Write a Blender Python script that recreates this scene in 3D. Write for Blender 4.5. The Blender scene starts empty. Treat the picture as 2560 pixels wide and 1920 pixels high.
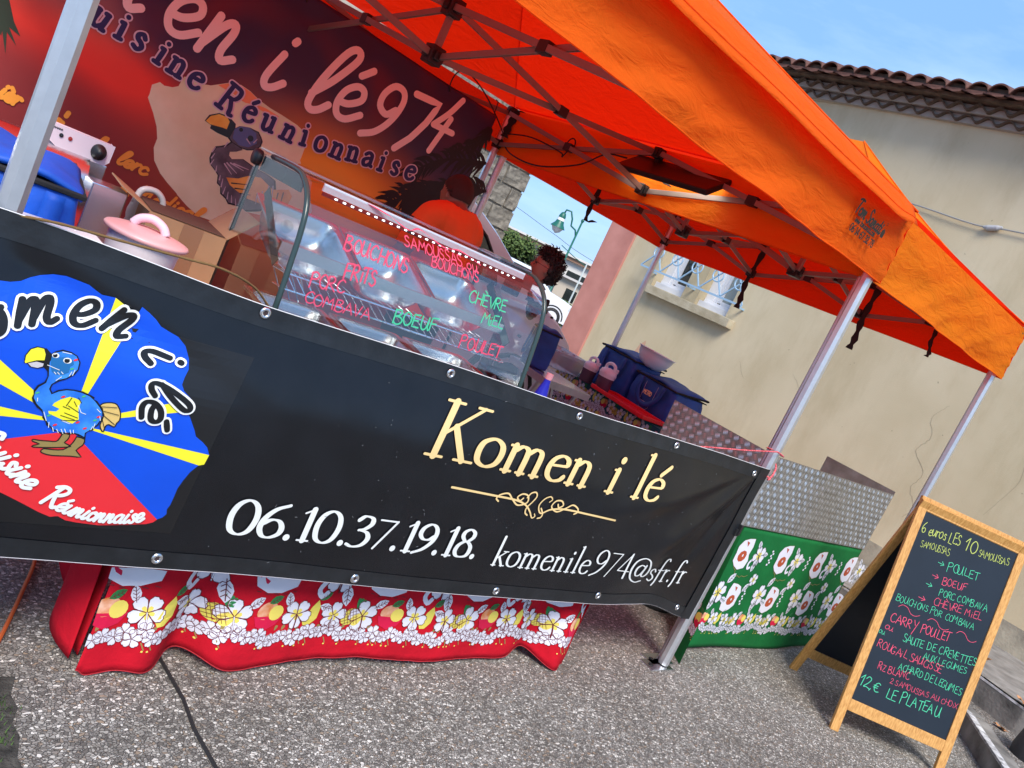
import bpy, bmesh, math, random
from math import sin, cos, pi, radians, sqrt, atan2, exp, floor
from mathutils import Vector, Matrix, noise
from mathutils.geometry import tessellate_polygon
sc = bpy.context.scene
# ---------------- camera
cam = bpy.data.cameras.new('camera'); camo = bpy.data.objects.new('camera', cam)
sc.collection.objects.link(camo); sc.camera = camo
fw = Vector((0.68382615, 0.71511649, -0.14487998)); rt = Vector((0.69646578, -0.58053716, 0.42179618)); up = Vector((-0.21752519, 0.38933921, 0.89504065))
camo.matrix_world = Matrix(((rt.x, up.x, -fw.x, -3.63645), (rt.y, up.y, -fw.y, -1.96217), (rt.z, up.z, -fw.z, 1.53489), (0, 0, 0, 1)))
cam.sensor_width = 36; cam.lens = 29.032; cam.clip_start = .05; cam.clip_end = 2000
# ---------------- sky, sun, exposure
SUN_EL, SUN_AZ = radians(48), radians(215)          # azimuth of the direction the light comes from (0 = +Y, clockwise)
w = bpy.data.worlds.new('World'); sc.world = w; w.use_nodes = True
nt = w.node_tree; N = nt.nodes; L = nt.links; N.clear()
wo = N.new('ShaderNodeOutputWorld'); bg = N.new('ShaderNodeBackground'); sky = N.new('ShaderNodeTexSky')
sky.sky_type = 'NISHITA'; sky.sun_disc = False; sky.sun_elevation = SUN_EL; sky.sun_rotation = SUN_AZ
sky.air_density = 1.0; sky.dust_density = .4; sky.ozone_density = 3.0
tc = N.new('ShaderNodeTexCoord'); mp = N.new('ShaderNodeMapping'); mp.inputs['Scale'].default_value = (1.2, 1.2, 5.0)
nz = N.new('ShaderNodeTexNoise'); nz.inputs['Scale'].default_value = 2.2; nz.inputs['Detail'].default_value = 7; nz.inputs['Roughness'].default_value = .6
cr = N.new('ShaderNodeValToRGB'); cr.color_ramp.elements[0].position = .40; cr.color_ramp.elements[1].position = .66
cr.color_ramp.elements[0].color = (0, 0, 0, 1); cr.color_ramp.elements[1].color = (1, 1, 1, 1)
cl = N.new('ShaderNodeMixRGB'); cl.inputs[1].default_value = (.66, 1.30, 2.55, 1); cl.inputs[2].default_value = (1.20, 1.80, 2.7, 1); mx = N.new('ShaderNodeMixRGB'); mx.inputs[0].default_value = .90
L.new(tc.outputs['Generated'], mp.inputs[0]); L.new(mp.outputs[0], nz.inputs[0]); L.new(nz.outputs['Fac'], cr.inputs[0])
L.new(cr.outputs[0], cl.inputs[0]); L.new(cl.outputs[0], mx.inputs[2]); L.new(sky.outputs[0], mx.inputs[1]); L.new(mx.outputs[0], bg.inputs[0]); L.new(bg.outputs[0], wo.inputs[0])
bg.inputs[1].default_value = .13
sl = bpy.data.lights.new('sun', 'SUN'); so = bpy.data.objects.new('sun', sl); sc.collection.objects.link(so)
sl.energy = 1.5; sl.angle = radians(24); sl.color = (1, .91, .80)
sdir = Vector((sin(SUN_AZ) * cos(SUN_EL), cos(SUN_AZ) * cos(SUN_EL), sin(SUN_EL)))
so.rotation_euler = sdir.to_track_quat('Z', 'Y').to_euler(); so.location = (-6, -8, 9)
vs = sc.view_settings; vs.view_transform = 'Standard'; vs.look = 'None'; vs.gamma = 1; vs.use_curve_mapping = False; vs.exposure = 1.7
sc.cycles.sample_clamp_indirect = 3.0; sc.cycles.max_bounces = 10; sc.cycles.transparent_max_bounces = 16

random.seed(4)
COL = sc.collection
# ---------------- materials
MATS = {}
def mat(name, col, rough=.6, metal=0, var=0, vs_=8, bump=0, bs=40, spec=.5, coord='Object', col2=None, detail=4, stretch=None):
    if name in MATS: return MATS[name]
    m = bpy.data.materials.new(name); m.use_nodes = True; t = m.node_tree; b = t.nodes['Principled BSDF']
    b.inputs['Base Color'].default_value = (*col, 1); b.inputs['Roughness'].default_value = rough; b.inputs['Metallic'].default_value = metal
    b.inputs['Specular IOR Level'].default_value = spec
    co = t.nodes.new('ShaderNodeTexCoord'); src = co.outputs[coord]
    if stretch:
        mm = t.nodes.new('ShaderNodeMapping'); mm.inputs['Scale'].default_value = stretch; t.links.new(src, mm.inputs[0]); src = mm.outputs[0]
    if var or col2:
        n = t.nodes.new('ShaderNodeTexNoise'); n.inputs['Scale'].default_value = vs_; n.inputs['Detail'].default_value = detail; t.links.new(src, n.inputs[0])
        r = t.nodes.new('ShaderNodeValToRGB'); r.color_ramp.elements[0].position = .32; r.color_ramp.elements[1].position = .68
        c2 = col2 or tuple(min(1, c * (1 + var)) for c in col)
        r.color_ramp.elements[0].color = (*(tuple(c * (1 - var) for c in col)), 1); r.color_ramp.elements[1].color = (*c2, 1)
        t.links.new(n.outputs['Fac'], r.inputs[0]); t.links.new(r.outputs[0], b.inputs['Base Color'])
    if bump:
        n = t.nodes.new('ShaderNodeTexNoise'); n.inputs['Scale'].default_value = bs; n.inputs['Detail'].default_value = 5; t.links.new(src, n.inputs[0])
        bp = t.nodes.new('ShaderNodeBump'); bp.inputs['Strength'].default_value = bump; bp.inputs['Distance'].default_value = .01
        t.links.new(n.outputs['Fac'], bp.inputs['Height']); t.links.new(bp.outputs[0], b.inputs['Normal'])
    MATS[name] = m; return m
def nodes(m): return m.node_tree.nodes, m.node_tree.links, m.node_tree.nodes['Principled BSDF']
def canopy_mat(name, dif, tra, fac=.5):
    m = mat(name, dif, .75, bump=.25, bs=14); Nn, Ll, b = nodes(m)
    b.inputs['Specular IOR Level'].default_value = .25
    tr = Nn.new('ShaderNodeBsdfTranslucent'); tr.inputs[0].default_value = (*tra, 1)
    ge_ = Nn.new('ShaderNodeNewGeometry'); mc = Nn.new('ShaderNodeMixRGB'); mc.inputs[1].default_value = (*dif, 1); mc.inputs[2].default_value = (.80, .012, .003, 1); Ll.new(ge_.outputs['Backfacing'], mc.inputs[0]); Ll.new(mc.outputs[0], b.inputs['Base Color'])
    ms = Nn.new('ShaderNodeMixShader'); ms.inputs[0].default_value = fac
    o = Nn['Material Output']; Ll.new(b.outputs[0], ms.inputs[1]); Ll.new(tr.outputs[0], ms.inputs[2]); Ll.new(ms.outputs[0], o.inputs[0])
    # creases of a folded tent: stretched noise driving the bump
    co = Nn.new('ShaderNodeTexCoord'); mp = Nn.new('ShaderNodeMapping'); mp.inputs['Rotation'].default_value = (.3, .5, .4); mp.inputs['Scale'].default_value = (3.0, 3.0, 9)
    n = Nn.new('ShaderNodeTexNoise'); n.inputs['Scale'].default_value = 2.0; n.inputs['Detail'].default_value = 8; n.inputs['Roughness'].default_value = .62; n.inputs['Distortion'].default_value = .9
    bp = Nn.new('ShaderNodeBump'); bp.inputs['Strength'].default_value = .55; bp.inputs['Distance'].default_value = .03
    Ll.new(co.outputs['Object'], mp.inputs[0]); Ll.new(mp.outputs[0], n.inputs[0]); Ll.new(n.outputs['Fac'], bp.inputs['Height']); Ll.new(bp.outputs[0], b.inputs['Normal']); Ll.new(bp.outputs[0], tr.inputs['Normal'])
    return m
def glass_mat(name, tint=(.9, .95, .95), gl=.05, fac=.13):
    m = mat(name, (.8, .9, .9), .03); Nn, Ll, b = nodes(m)
    tr = Nn.new('ShaderNodeBsdfTransparent'); tr.inputs[0].default_value = (*tint, 1)
    g = Nn.new('ShaderNodeBsdfGlossy'); g.inputs['Roughness'].default_value = gl; g.inputs[0].default_value = (.95, .97, 1, 1)
    lw = Nn.new('ShaderNodeLayerWeight'); lw.inputs[0].default_value = .5; f = Nn.new('ShaderNodeMath'); f.operation = 'POWER'; f.inputs[1].default_value = 4; Ll.new(lw.outputs['Facing'], f.inputs[0])
    ad = Nn.new('ShaderNodeMath'); ad.operation = 'ADD'; ad.inputs[1].default_value = fac; ad.use_clamp = True
    ms = Nn.new('ShaderNodeMixShader'); Ll.new(f.outputs[0], ad.inputs[0]); Ll.new(ad.outputs[0], ms.inputs[0]); Ll.new(tr.outputs[0], ms.inputs[1]); Ll.new(g.outputs[0], ms.inputs[2])
    Ll.new(ms.outputs[0], Nn['Material Output'].inputs[0]); return m

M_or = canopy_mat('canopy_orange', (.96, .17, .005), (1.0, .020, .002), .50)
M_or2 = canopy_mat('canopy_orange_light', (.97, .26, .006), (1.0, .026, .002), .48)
M_alu = mat('brushed_aluminium', (.62, .64, .67), .34, .75, var=.05, vs_=30)
M_bar = mat('truss_aluminium', (.27, .22, .19), .5, .5)
M_steel = mat('stainless_steel', (.72, .73, .75), .27, 1.0, var=.04, vs_=5)
M_chrome = mat('chrome_wire', (.8, .82, .85), .12, 1.0)
M_blk = mat('black_plastic', (.014, .014, .015), .45)
M_strap = mat('black_webbing', (.012, .012, .013), .85)
M_vinyl = mat('black_vinyl', (.0062, .007, .0095), .27, var=.2, vs_=9, bump=.08, bs=7, spec=.42)
M_vinylh = mat('black_vinyl_hem', (.011, .013, .016), .4, var=.3, vs_=20, bump=.1, bs=60)
M_grey_print = mat('print_dark', (.008, .008, .009), .4)
M_white = mat('white_print', (.82, .84, .82), .5)
M_gold = mat('gold_print', (.83, .60, .27), .45)
M_pblue = mat('print_blue', (.0, .075, .66), .38, var=.06, vs_=5)
M_pyel = mat('print_yellow', (.86, .80, .03), .4)
M_pred = mat('print_red', (.78, .025, .035), .4)
M_pblk = mat('print_black', (.006, .006, .007), .35)
M_lblue = mat('print_light_blue', (.10, .38, .85), .4)
M_bird = mat('print_bird_blue', (.015, .17, .75), .4, col2=(.05, .30, .85), var=.1, vs_=25)
M_teal = mat('print_teal', (.01, .14, .38), .4)
M_tan = mat('print_tan', (.30, .22, .07), .5)
M_tail = mat('print_tail', (.72, .50, .16), .5)
M_pgreen = mat('print_green', (.06, .45, .2), .5)
M_pgrey = mat('print_grey', (.55, .52, .54), .5)
M_navy = mat('print_navy', (.018, .02, .11), .55)
M_coral = mat('print_pale_coral', (.98, .80, .72), .6)
M_porange = mat('print_orange', (.98, .42, .05), .6)
M_pink = mat('chalk_pink', (.70, .07, .15), .7)
M_cgreen = mat('chalk_green', (.06, .52, .29), .7)
M_cyel = mat('chalk_yellow', (.40, .48, .11), .7)
M_cblue = mat('chalk_pale_blue', (.32, .62, .68), .7)
M_wood = mat('varnished_wood', (.50, .235, .055), .42, col2=(.66, .36, .11), var=.12, vs_=6, bump=.12, bs=8, stretch=(22, 22, 2.2))
M_slate = mat('blackboard', (.0075, .012, .019), .38, var=.18, vs_=4)
M_card = mat('cardboard', (.40, .22, .11), .8, var=.06, vs_=10)
M_bag = mat('blue_bag_fabric', (.002, .085, .52), .6, var=.2, vs_=6, bump=.5, bs=14)
M_bagd = mat('dark_blue_bag_fabric', (.008, .055, .27), .6, var=.25, vs_=6, bump=.5, bs=14)
M_wpl = mat('white_plastic', (.78, .78, .78), .35)
M_wpaint = mat('white_car_paint', (.76, .77, .80), .16, spec=.6)
M_skin = mat('skin', (.50, .25, .17), .5, var=.05, vs_=20)
M_skin2 = mat('skin_tanned', (.30, .13, .08), .5)
M_hair = mat('dark_hair', (.012, .008, .007), .55, bump=.8, bs=60)
M_tshirt = mat('orange_tshirt', (.92, .13, .02), .85, bump=.3, bs=18)
M_black_cl = mat('black_cotton', (.01, .01, .011), .85, bump=.25, bs=20)
M_purple = mat('purple_apron', (.05, .012, .06), .8)
M_glass = glass_mat('clear_glass')
M_glassd = mat('dark_window_glass', (.02, .025, .025), .06, spec=.9)
M_rubber = mat('rubber', (.015, .015, .016), .7)
M_red = mat('red_plastic', (.75, .01, .02), .35)
M_green = mat('green_lamp_paint', (.01, .12, .085), .4)

# ---------------- object helpers
def link(o, parent=None):
    COL.objects.link(o)
    if parent is not None: o.parent = parent
    return o
def mk(name, vs, fs, m, parent=None, smooth=False, mi=None):
    me = bpy.data.meshes.new(name); me.from_pydata([tuple(v) for v in vs], [], fs)
    for x in (m if isinstance(m, (list, tuple)) else [m]): me.materials.append(x)
    if mi: me.polygons.foreach_set('material_index', mi)
    if smooth: me.polygons.foreach_set('use_smooth', [True] * len(me.polygons))
    me.update(); return link(bpy.data.objects.new(name, me), parent)
def tag(o, label=None, cat=None, group=None, kind=None):
    if label: o['label'] = label
    if cat: o['category'] = cat
    if group: o['group'] = group
    if kind: o['kind'] = kind
    return o
def thing(name, label, cat, loc=(0, 0, 0), group=None):
    o = bpy.data.objects.new(name, None); o.empty_display_size = .1; o.location = loc; COL.objects.link(o); return tag(o, label, cat, group)
class MB:
    def __init__(s): s.v = []; s.f = []
    def add(s, v, f):
        k = len(s.v); s.v += [Vector(x) for x in v]; s.f += [tuple(i + k for i in q) for q in f]; return s
    def box(s, lo, hi, M=None):
        (x0, y0, z0), (x1, y1, z1) = lo, hi
        v = [Vector(p) for p in ((x0, y0, z0), (x1, y0, z0), (x1, y1, z0), (x0, y1, z0), (x0, y0, z1), (x1, y0, z1), (x1, y1, z1), (x0, y1, z1))]
        if M: v = [M @ p for p in v]
        return s.add(v, [(0, 3, 2, 1), (4, 5, 6, 7), (0, 1, 5, 4), (1, 2, 6, 5), (2, 3, 7, 6), (3, 0, 4, 7)])
    def bar(s, a, b, w, h=None, upv=(0, 0, 1)):
        a, b = Vector(a), Vector(b); d = (b - a).normalized(); h = h or w
        x = d.cross(Vector(upv)); x = x.normalized() if x.length > 1e-4 else Vector((1, 0, 0)); y = x.cross(d)
        v = [p + x * sx * w / 2 + y * sy * h / 2 for p in (a, b) for sx, sy in ((-1, -1), (1, -1), (1, 1), (-1, 1))]
        return s.add(v, [(0, 3, 2, 1), (4, 5, 6, 7), (0, 1, 5, 4), (1, 2, 6, 5), (2, 3, 7, 6), (3, 0, 4, 7)])
    def tube(s, pts, r, n=8, closed=False, cap=True):
        pts = [Vector(p) for p in pts]; m = len(pts); rr = r if isinstance(r, (list, tuple)) else [r] * m
        prev = None; k0 = len(s.v); f = []; V = []
        for i, p in enumerate(pts):
            if closed: d = pts[(i + 1) % m] - pts[i - 1]
            else: d = pts[min(i + 1, m - 1)] - pts[max(i - 1, 0)]
            d.normalize()
            if prev is None: prev = d.orthogonal().normalized()
            x = (prev - d * prev.dot(d)); x = x.normalized() if x.length > 1e-5 else d.orthogonal().normalized(); prev = x; y = d.cross(x)
            V += [p + (x * cos(2 * pi * j / n) + y * sin(2 * pi * j / n)) * rr[i] for j in range(n)]
        for i in range(m if closed else m - 1):
            a = i * n; b = ((i + 1) % m) * n
            f += [(a + j, a + (j + 1) % n, b + (j + 1) % n, b + j) for j in range(n)]
        if cap and not closed: f += [tuple(range(n))[::-1], tuple((m - 1) * n + j for j in range(n))]
        return s.add(V, f)
    def lathe(s, prof, n=24, o=(0, 0, 0), M=None, caps=True):
        V = []; f = []; o = Vector(o)
        for r, z in prof: V += [Vector((r * cos(2 * pi * j / n), r * sin(2 * pi * j / n), z)) for j in range(n)]
        for i in range(len(prof) - 1): f += [(i * n + j, i * n + (j + 1) % n, (i + 1) * n + (j + 1) % n, (i + 1) * n + j) for j in range(n)]
        if caps: f += [tuple(range(n))[::-1], tuple((len(prof) - 1) * n + j for j in range(n))]
        if M: V = [M @ v for v in V]
        return s.add([v + o for v in V], f)
    def prism(s, poly, fn0, fn1):
        n = len(poly); V = [fn0(*p) for p in poly] + [fn1(*p) for p in poly]
        tri = tessellate_polygon([[Vector((p[0], p[1], 0)) for p in poly]])
        f = [tuple(t) for t in tri] + [tuple(i + n for i in t[::-1]) for t in tri] + [(i, (i + 1) % n, n + (i + 1) % n, n + i) for i in range(n)]
        return s.add(V, f)
    def grid(s, nu, nv, fn):
        V = [fn(i / nu, j / nv) for j in range(nv + 1) for i in range(nu + 1)]
        f = [(j * (nu + 1) + i, j * (nu + 1) + i + 1, (j + 1) * (nu + 1) + i + 1, (j + 1) * (nu + 1) + i) for j in range(nv) for i in range(nu)]
        return s.add(V, f)
    def build(s, name, m, parent=None, smooth=False, bevel=0, auto=None):
        o = mk(name, s.v, s.f, m, parent, smooth)
        if bevel:
            b = bmesh.new(); b.from_mesh(o.data); bmesh.ops.bevel(b, geom=[e for e in b.edges if len(e.link_faces) == 2 and e.calc_face_angle(0) > .6], offset=bevel, segments=2, affect='EDGES', profile=.6)
            b.to_mesh(o.data); b.free()
        if auto:
            o.data.polygons.foreach_set('use_smooth', [True] * len(o.data.polygons))
            try: o.data.set_sharp_from_angle(angle=auto)
            except Exception: pass
        return o
def thick(o, t, off=-1):
    md = o.modifiers.new('solidify', 'SOLIDIFY'); md.thickness = t; md.offset = off; return o
def sub(o, n=2):
    md = o.modifiers.new('subdivision', 'SUBSURF'); md.levels = n; md.render_levels = n; return o
def smooth_pts(pts, k=6, closed=False):
    pts = [Vector((*p, 0)) if len(p) == 2 else Vector(p) for p in pts]
    if len(pts) < 3 and not closed: 
        return [pts[0].lerp(pts[-1], i / 2) for i in range(3)]
    P = ([pts[-1]] + pts + [pts[0], pts[1]]) if closed else ([2 * pts[0] - pts[1]] + pts + [2 * pts[-1] - pts[-2]])
    out = []
    for i in range(1, len(P) - 2):
        a, b, c, d = P[i - 1:i + 3]
        for j in range(k):
            t = j / k; out.append(.5 * ((2 * b) + (c - a) * t + (2 * a - 5 * b + 4 * c - d) * t * t + (3 * b - a - 3 * c + d) * t ** 3))
    out.append(P[-2]); return out

# ---------------- lettering: strokes drawn with a pen of changing width
Q = [0.0]
class Ink:
    """flat print: ribbons and polygons in a 2-D sheet, later laid on a surface fn(u, v, lift)"""
    def __init__(s): s.v = []; s.f = []; s.k = 0
    def ribbon(s, pts, wid, cap=True):
        # pts: list of 2D points (already dense); wid(i, direction) half-width
        P = [pts[0]]
        for p in pts[1:]:
            if (p - P[-1]).length > 1e-5: P.append(p)
        if len(P) < 2: return
        n = len(P); D = [(P[min(i + 1, n - 1)] - P[max(i - 1, 0)]).normalized() for i in range(n)]
        W = [wid(i / (n - 1), D[i]) for i in range(n)]
        rows = []
        if cap:
            for a in (90, 55, 25): rows.append((P[0] - D[0] * W[0] * sin(radians(a)), D[0], W[0] * cos(radians(a)) + 1e-5))
        rows += [(P[i], D[i], W[i]) for i in range(n)]
        if cap:
            for a in (25, 55, 90): rows.append((P[-1] + D[-1] * W[-1] * sin(radians(a)), D[-1], W[-1] * cos(radians(a)) + 1e-5))
        k = len(s.v); s.k += 1; l0 = (s.k % 40) * .00003
        for i, (p, d, w_) in enumerate(rows):
            nrm = Vector((-d.y, d.x, 0)); l = l0 + i * .000004
            a = p + nrm * w_; b = p - nrm * w_; s.v += [(a.x, a.y, l), (b.x, b.y, l)]
        s.f += [(k + 2 * i, k + 2 * i + 1, k + 2 * i + 3, k + 2 * i + 2) for i in range(len(rows) - 1)]
    def poly(s, pts, lift=0):
        k = len(s.v); s.v += [(p[0], p[1], lift) for p in pts]
        for t in tessellate_polygon([[Vector((p[0], p[1], 0)) for p in pts]]):
            s.f.append(tuple(i + k for i in t))
    def disc(s, c, r, n=12, ry=None, lift=0, rot=0):
        ry = ry or r; s.poly([(c[0] + r * cos(2 * pi * j / n) * cos(rot) - ry * sin(2 * pi * j / n) * sin(rot), c[1] + r * cos(2 * pi * j / n) * sin(rot) + ry * sin(2 * pi * j / n) * cos(rot)) for j in range(n)], lift)
    def place(s, name, m, parent, fn, lift=.001, cut=None):
        """fn(u, v, h) -> world point; cut = spacing of cuts so the print follows the surface"""
        bm = bmesh.new(); vv = [bm.verts.new(v) for v in s.v]
        for f in s.f:
            try: bm.faces.new([vv[i] for i in f])
            except Exception: pass
        if cut:
            xs = [v[0] for v in s.v]; ys = [v[1] for v in s.v]
            for ax, lo, hi in ((0, min(xs), max(xs)), (1, min(ys), max(ys))):
                c = floor(lo / cut) * cut + cut
                while c < hi:
                    co = (c, 0, 0) if ax == 0 else (0, c, 0); no = (1, 0, 0) if ax == 0 else (0, 1, 0)
                    bmesh.ops.bisect_plane(bm, geom=bm.verts[:] + bm.edges[:] + bm.faces[:], plane_co=co, plane_no=no, dist=1e-6); c += cut
        for v in bm.verts: v.co = fn(v.co.x, v.co.y, v.co.z + lift)
        me = bpy.data.meshes.new(name); bm.to_mesh(me); bm.free(); me.materials.append(m)
        return link(bpy.data.objects.new(name, me), parent)
# glyphs: list of strokes; a stroke starting with 'L' keeps straight corners
SCR = {
 'a': (.5, [[(.38,.42),(.25,.5),(.08,.4),(.02,.2),(.1,.02),(.25,.06),(.36,.3),(.39,.46)], [(.39,.46),(.34,.12),(.4,0),(.52,.08)]]),
 'c': (.42, [[(.36,.4),(.26,.5),(.1,.42),(.02,.2),(.1,.02),(.25,0),(.42,.12)]]),
 'd': (.52, [[(.38,.42),(.25,.5),(.08,.4),(.02,.2),(.1,.02),(.25,.06),(.36,.3)], [(.55,1),(.42,.5),(.34,.12),(.4,0),(.52,.08)]]),
 'e': (.44, [[(.05,.2),(.2,.22),(.36,.34),(.34,.47),(.22,.5),(.08,.38),(.03,.18),(.1,.02),(.25,0),(.44,.14)]]),
 'i': (.32, [[(.16,.5),(.06,.14),(.1,0),(.2,.02),(.32,.14)], [(.22,.70),(.24,.74)]]),
 'l': (.34, [[(.05,.2),(.25,.5),(.42,.88),(.36,1),(.24,.9),(.1,.45),(.06,.1),(.13,0),(.24,.04),(.34,.16)]]),
 'm': (.72, [[(.1,.5),(.02,.0)], [(.04,.1),(.2,.42),(.29,.49),(.31,.38),(.25,0)], [(.27,.1),(.43,.42),(.53,.49),(.55,.38),(.49,.12),(.54,0),(.66,.06)]]),
 'n': (.5, [[(.1,.5),(.02,.0)], [(.04,.1),(.2,.42),(.3,.49),(.33,.38),(.28,.12),(.33,0),(.46,.08)]]),
 'o': (.42, [[(.22,.5),(.06,.4),(.02,.2),(.1,.02),(.24,.02),(.36,.2),(.36,.4),(.22,.5),(.27,.42),(.42,.42)]]),
 'r': (.36, [[(.1,.5),(.03,0)], [(.05,.15),(.16,.4),(.26,.5),(.35,.44)]]),
 's': (.36, [[(.34,.42),(.24,.5),(.14,.42),(.2,.28),(.28,.14),(.2,.0),(.08,.0),(.0,.06)]]),
 'u': (.5, [[(.08,.5),(.02,.14),(.08,0),(.2,.04),(.34,.3),(.4,.5)], [(.4,.5),(.34,.12),(.4,0),(.5,.08)]]),
 'R': (.66, [[(.2,1),(.05,.0)], [(-.02,.85),(.2,1),(.45,.98),(.52,.8),(.38,.6),(.14,.52)], [(.22,.54),(.38,.2),(.52,0),(.64,.06)]]),
 'M': (.8, [[(-.05,.05),(.08,0),(.16,.5),(.24,1)], [(.24,1),(.3,.35)], [(.3,.35),(.62,1),(.58,.3),(.64,0),(.76,.06)]]),
 'K': (.7, [[(.2,1),(.05,0)], [(.6,.95),(.4,.65),(.16,.5)], [(.2,.52),(.4,.2),(.52,0),(.66,.06)]]),
 "'": (.15, [[(.1,1),(.05,.8)]]), ' ': (.34, []),
 '9': (.62, [[(.42,.62),(.28,.48),(.1,.58),(.08,.8),(.22,1),(.42,.98),(.5,.78),(.42,.4),(.24,.12),(.0,-.02)]]),
 '7': (.6, [['L',(.0,.94),(.52,.94),(.4,.55),(.22,.2),(.02,-.06)]]),
 '4': (.62, [[(.5,1.04),(.3,.72),(.02,.42)], [(.02,.42),(.52,.36)], [(.38,.62),(.12,-.1)]]),
}
SER = {  # pen serif letters, upright; sheared when placed
 'K': (.78, [['L',(.14,.0),(.14,1)], ['h',(.0,0),(.28,0)], ['h',(.0,1),(.28,1)], ['t',(.64,1),(.16,.42)], ['L',(.3,.58),(.62,0)], ['h',(.52,1),(.76,1)], ['h',(.48,0),(.8,0)]]),
 'o': (.54, [['c',(.26,.53),(.09,.44),(.05,.26),(.1,.07),(.26,-.01),(.42,.07),(.47,.26),(.42,.44)]]),
 'm': (.86, [['L',(.12,0),(.12,.5)], ['h',(.03,0),(.22,0)], ['h',(.03,.5),(.12,.5)], [(.13,.4),(.25,.51),(.36,.48),(.4,.35),(.4,0)], ['h',(.32,0),(.49,0)], [(.41,.4),(.53,.51),(.64,.48),(.68,.35),(.68,0)], ['h',(.6,0),(.78,0)]]),
 'n': (.58, [['L',(.12,0),(.12,.5)], ['h',(.03,0),(.22,0)], ['h',(.03,.5),(.12,.5)], [(.13,.4),(.25,.51),(.36,.48),(.41,.35),(.41,0)], ['h',(.33,0),(.51,0)]]),
 'e': (.48, [[(.07,.3),(.2,.31),(.4,.34),(.38,.46),(.25,.52),(.11,.44),(.05,.26),(.09,.08),(.22,-.01),(.36,.02),(.43,.1)]]),
 'i': (.32, [['L',(.15,0),(.15,.5)], ['h',(.05,0),(.25,0)], ['h',(.06,.5),(.15,.5)], ['d',(.16,.73),(.16,.735)]]),
 'l': (.32, [['L',(.15,0),(.15,1)], ['h',(.05,0),(.25,0)], ['h',(.06,1),(.15,1)]]),
 'k': (.52, [['L',(.12,0),(.12,1)], ['h',(.04,0),(.2,0)], ['t',(.42,.5),(.14,.24)], ['L',(.22,.3),(.42,0)], ['h',(.3,.5),(.48,.5)], ['h',(.36,0),(.52,0)]]),
 's': (.36, [[(.3,.4),(.2,.51),(.08,.44),(.1,.32),(.24,.22),(.3,.1),(.2,-.01),(.05,.06)]]),
 'f': (.32, [[(.4,.92),(.34,1),(.24,.96),(.18,.8),(.15,.5),(.12,.0),(.06,-.18)], ['h',(.03,.48),(.3,.48)]]),
 'r': (.36, [['L',(.12,0),(.12,.5)], ['h',(.04,0),(.22,0)], ['h',(.03,.5),(.12,.5)], [(.13,.38),(.22,.5),(.32,.49)]]),
 '.': (.24, [['d',(.1,.04),(.1,.045)]]),
 '@': (.9, [[(.6,.55),(.45,.6),(.3,.48),(.27,.28),(.36,.15),(.5,.2),(.6,.42),(.64,.6)], [(.64,.6),(.58,.24),(.66,.14),(.8,.24),(.84,.5),(.72,.8),(.45,.88),(.16,.72),(.06,.36),(.16,.02),(.45,-.12),(.7,-.04)]]),
 '0': (.62, [['c',(.3,1.0),(.12,.85),(.05,.5),(.12,.12),(.3,-.01),(.48,.12),(.55,.5),(.48,.85)]]),
 '1': (.36, [['L',(.22,0),(.22,.98)], ['h',(.1,0),(.34,0)], ['h',(.06,.84),(.22,.97)]]),
 '3': (.54, [[(.08,.84),(.2,.98),(.38,.94),(.42,.76),(.3,.58),(.16,.52)], [(.18,.53),(.38,.46),(.46,.26),(.36,.04),(.16,-.03),(.0,.04)]]),
 '6': (.58, [[(.5,1.0),(.26,.84),(.1,.56),(.06,.26),(.16,.03),(.32,-.01),(.48,.12),(.5,.32),(.4,.5),(.24,.52),(.09,.38)]]),
 '7': (.54, [['L',(.06,.93),(.5,.93)], ['t',(.5,.93),(.14,-.02)]]),
 '8': (.54, [['c',(.27,1.0),(.13,.9),(.12,.72),(.27,.56),(.42,.72),(.41,.9)], ['c',(.27,.56),(.1,.42),(.06,.2),(.14,.03),(.27,-.01),(.42,.04),(.48,.2),(.44,.42)]]),
 '9': (.56, [[(.46,.6),(.34,.47),(.18,.48),(.07,.64),(.1,.86),(.26,1.0),(.42,.92),(.5,.7),(.46,.4),(.28,.12),(.04,-.03)]]),
 '4': (.56, [['t',(.42,1.0),(.04,.28)], ['h',(.04,.27),(.54,.27)], ['L',(.4,.96),(.4,0)]]),
 ' ': (.36, []),
}
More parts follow.
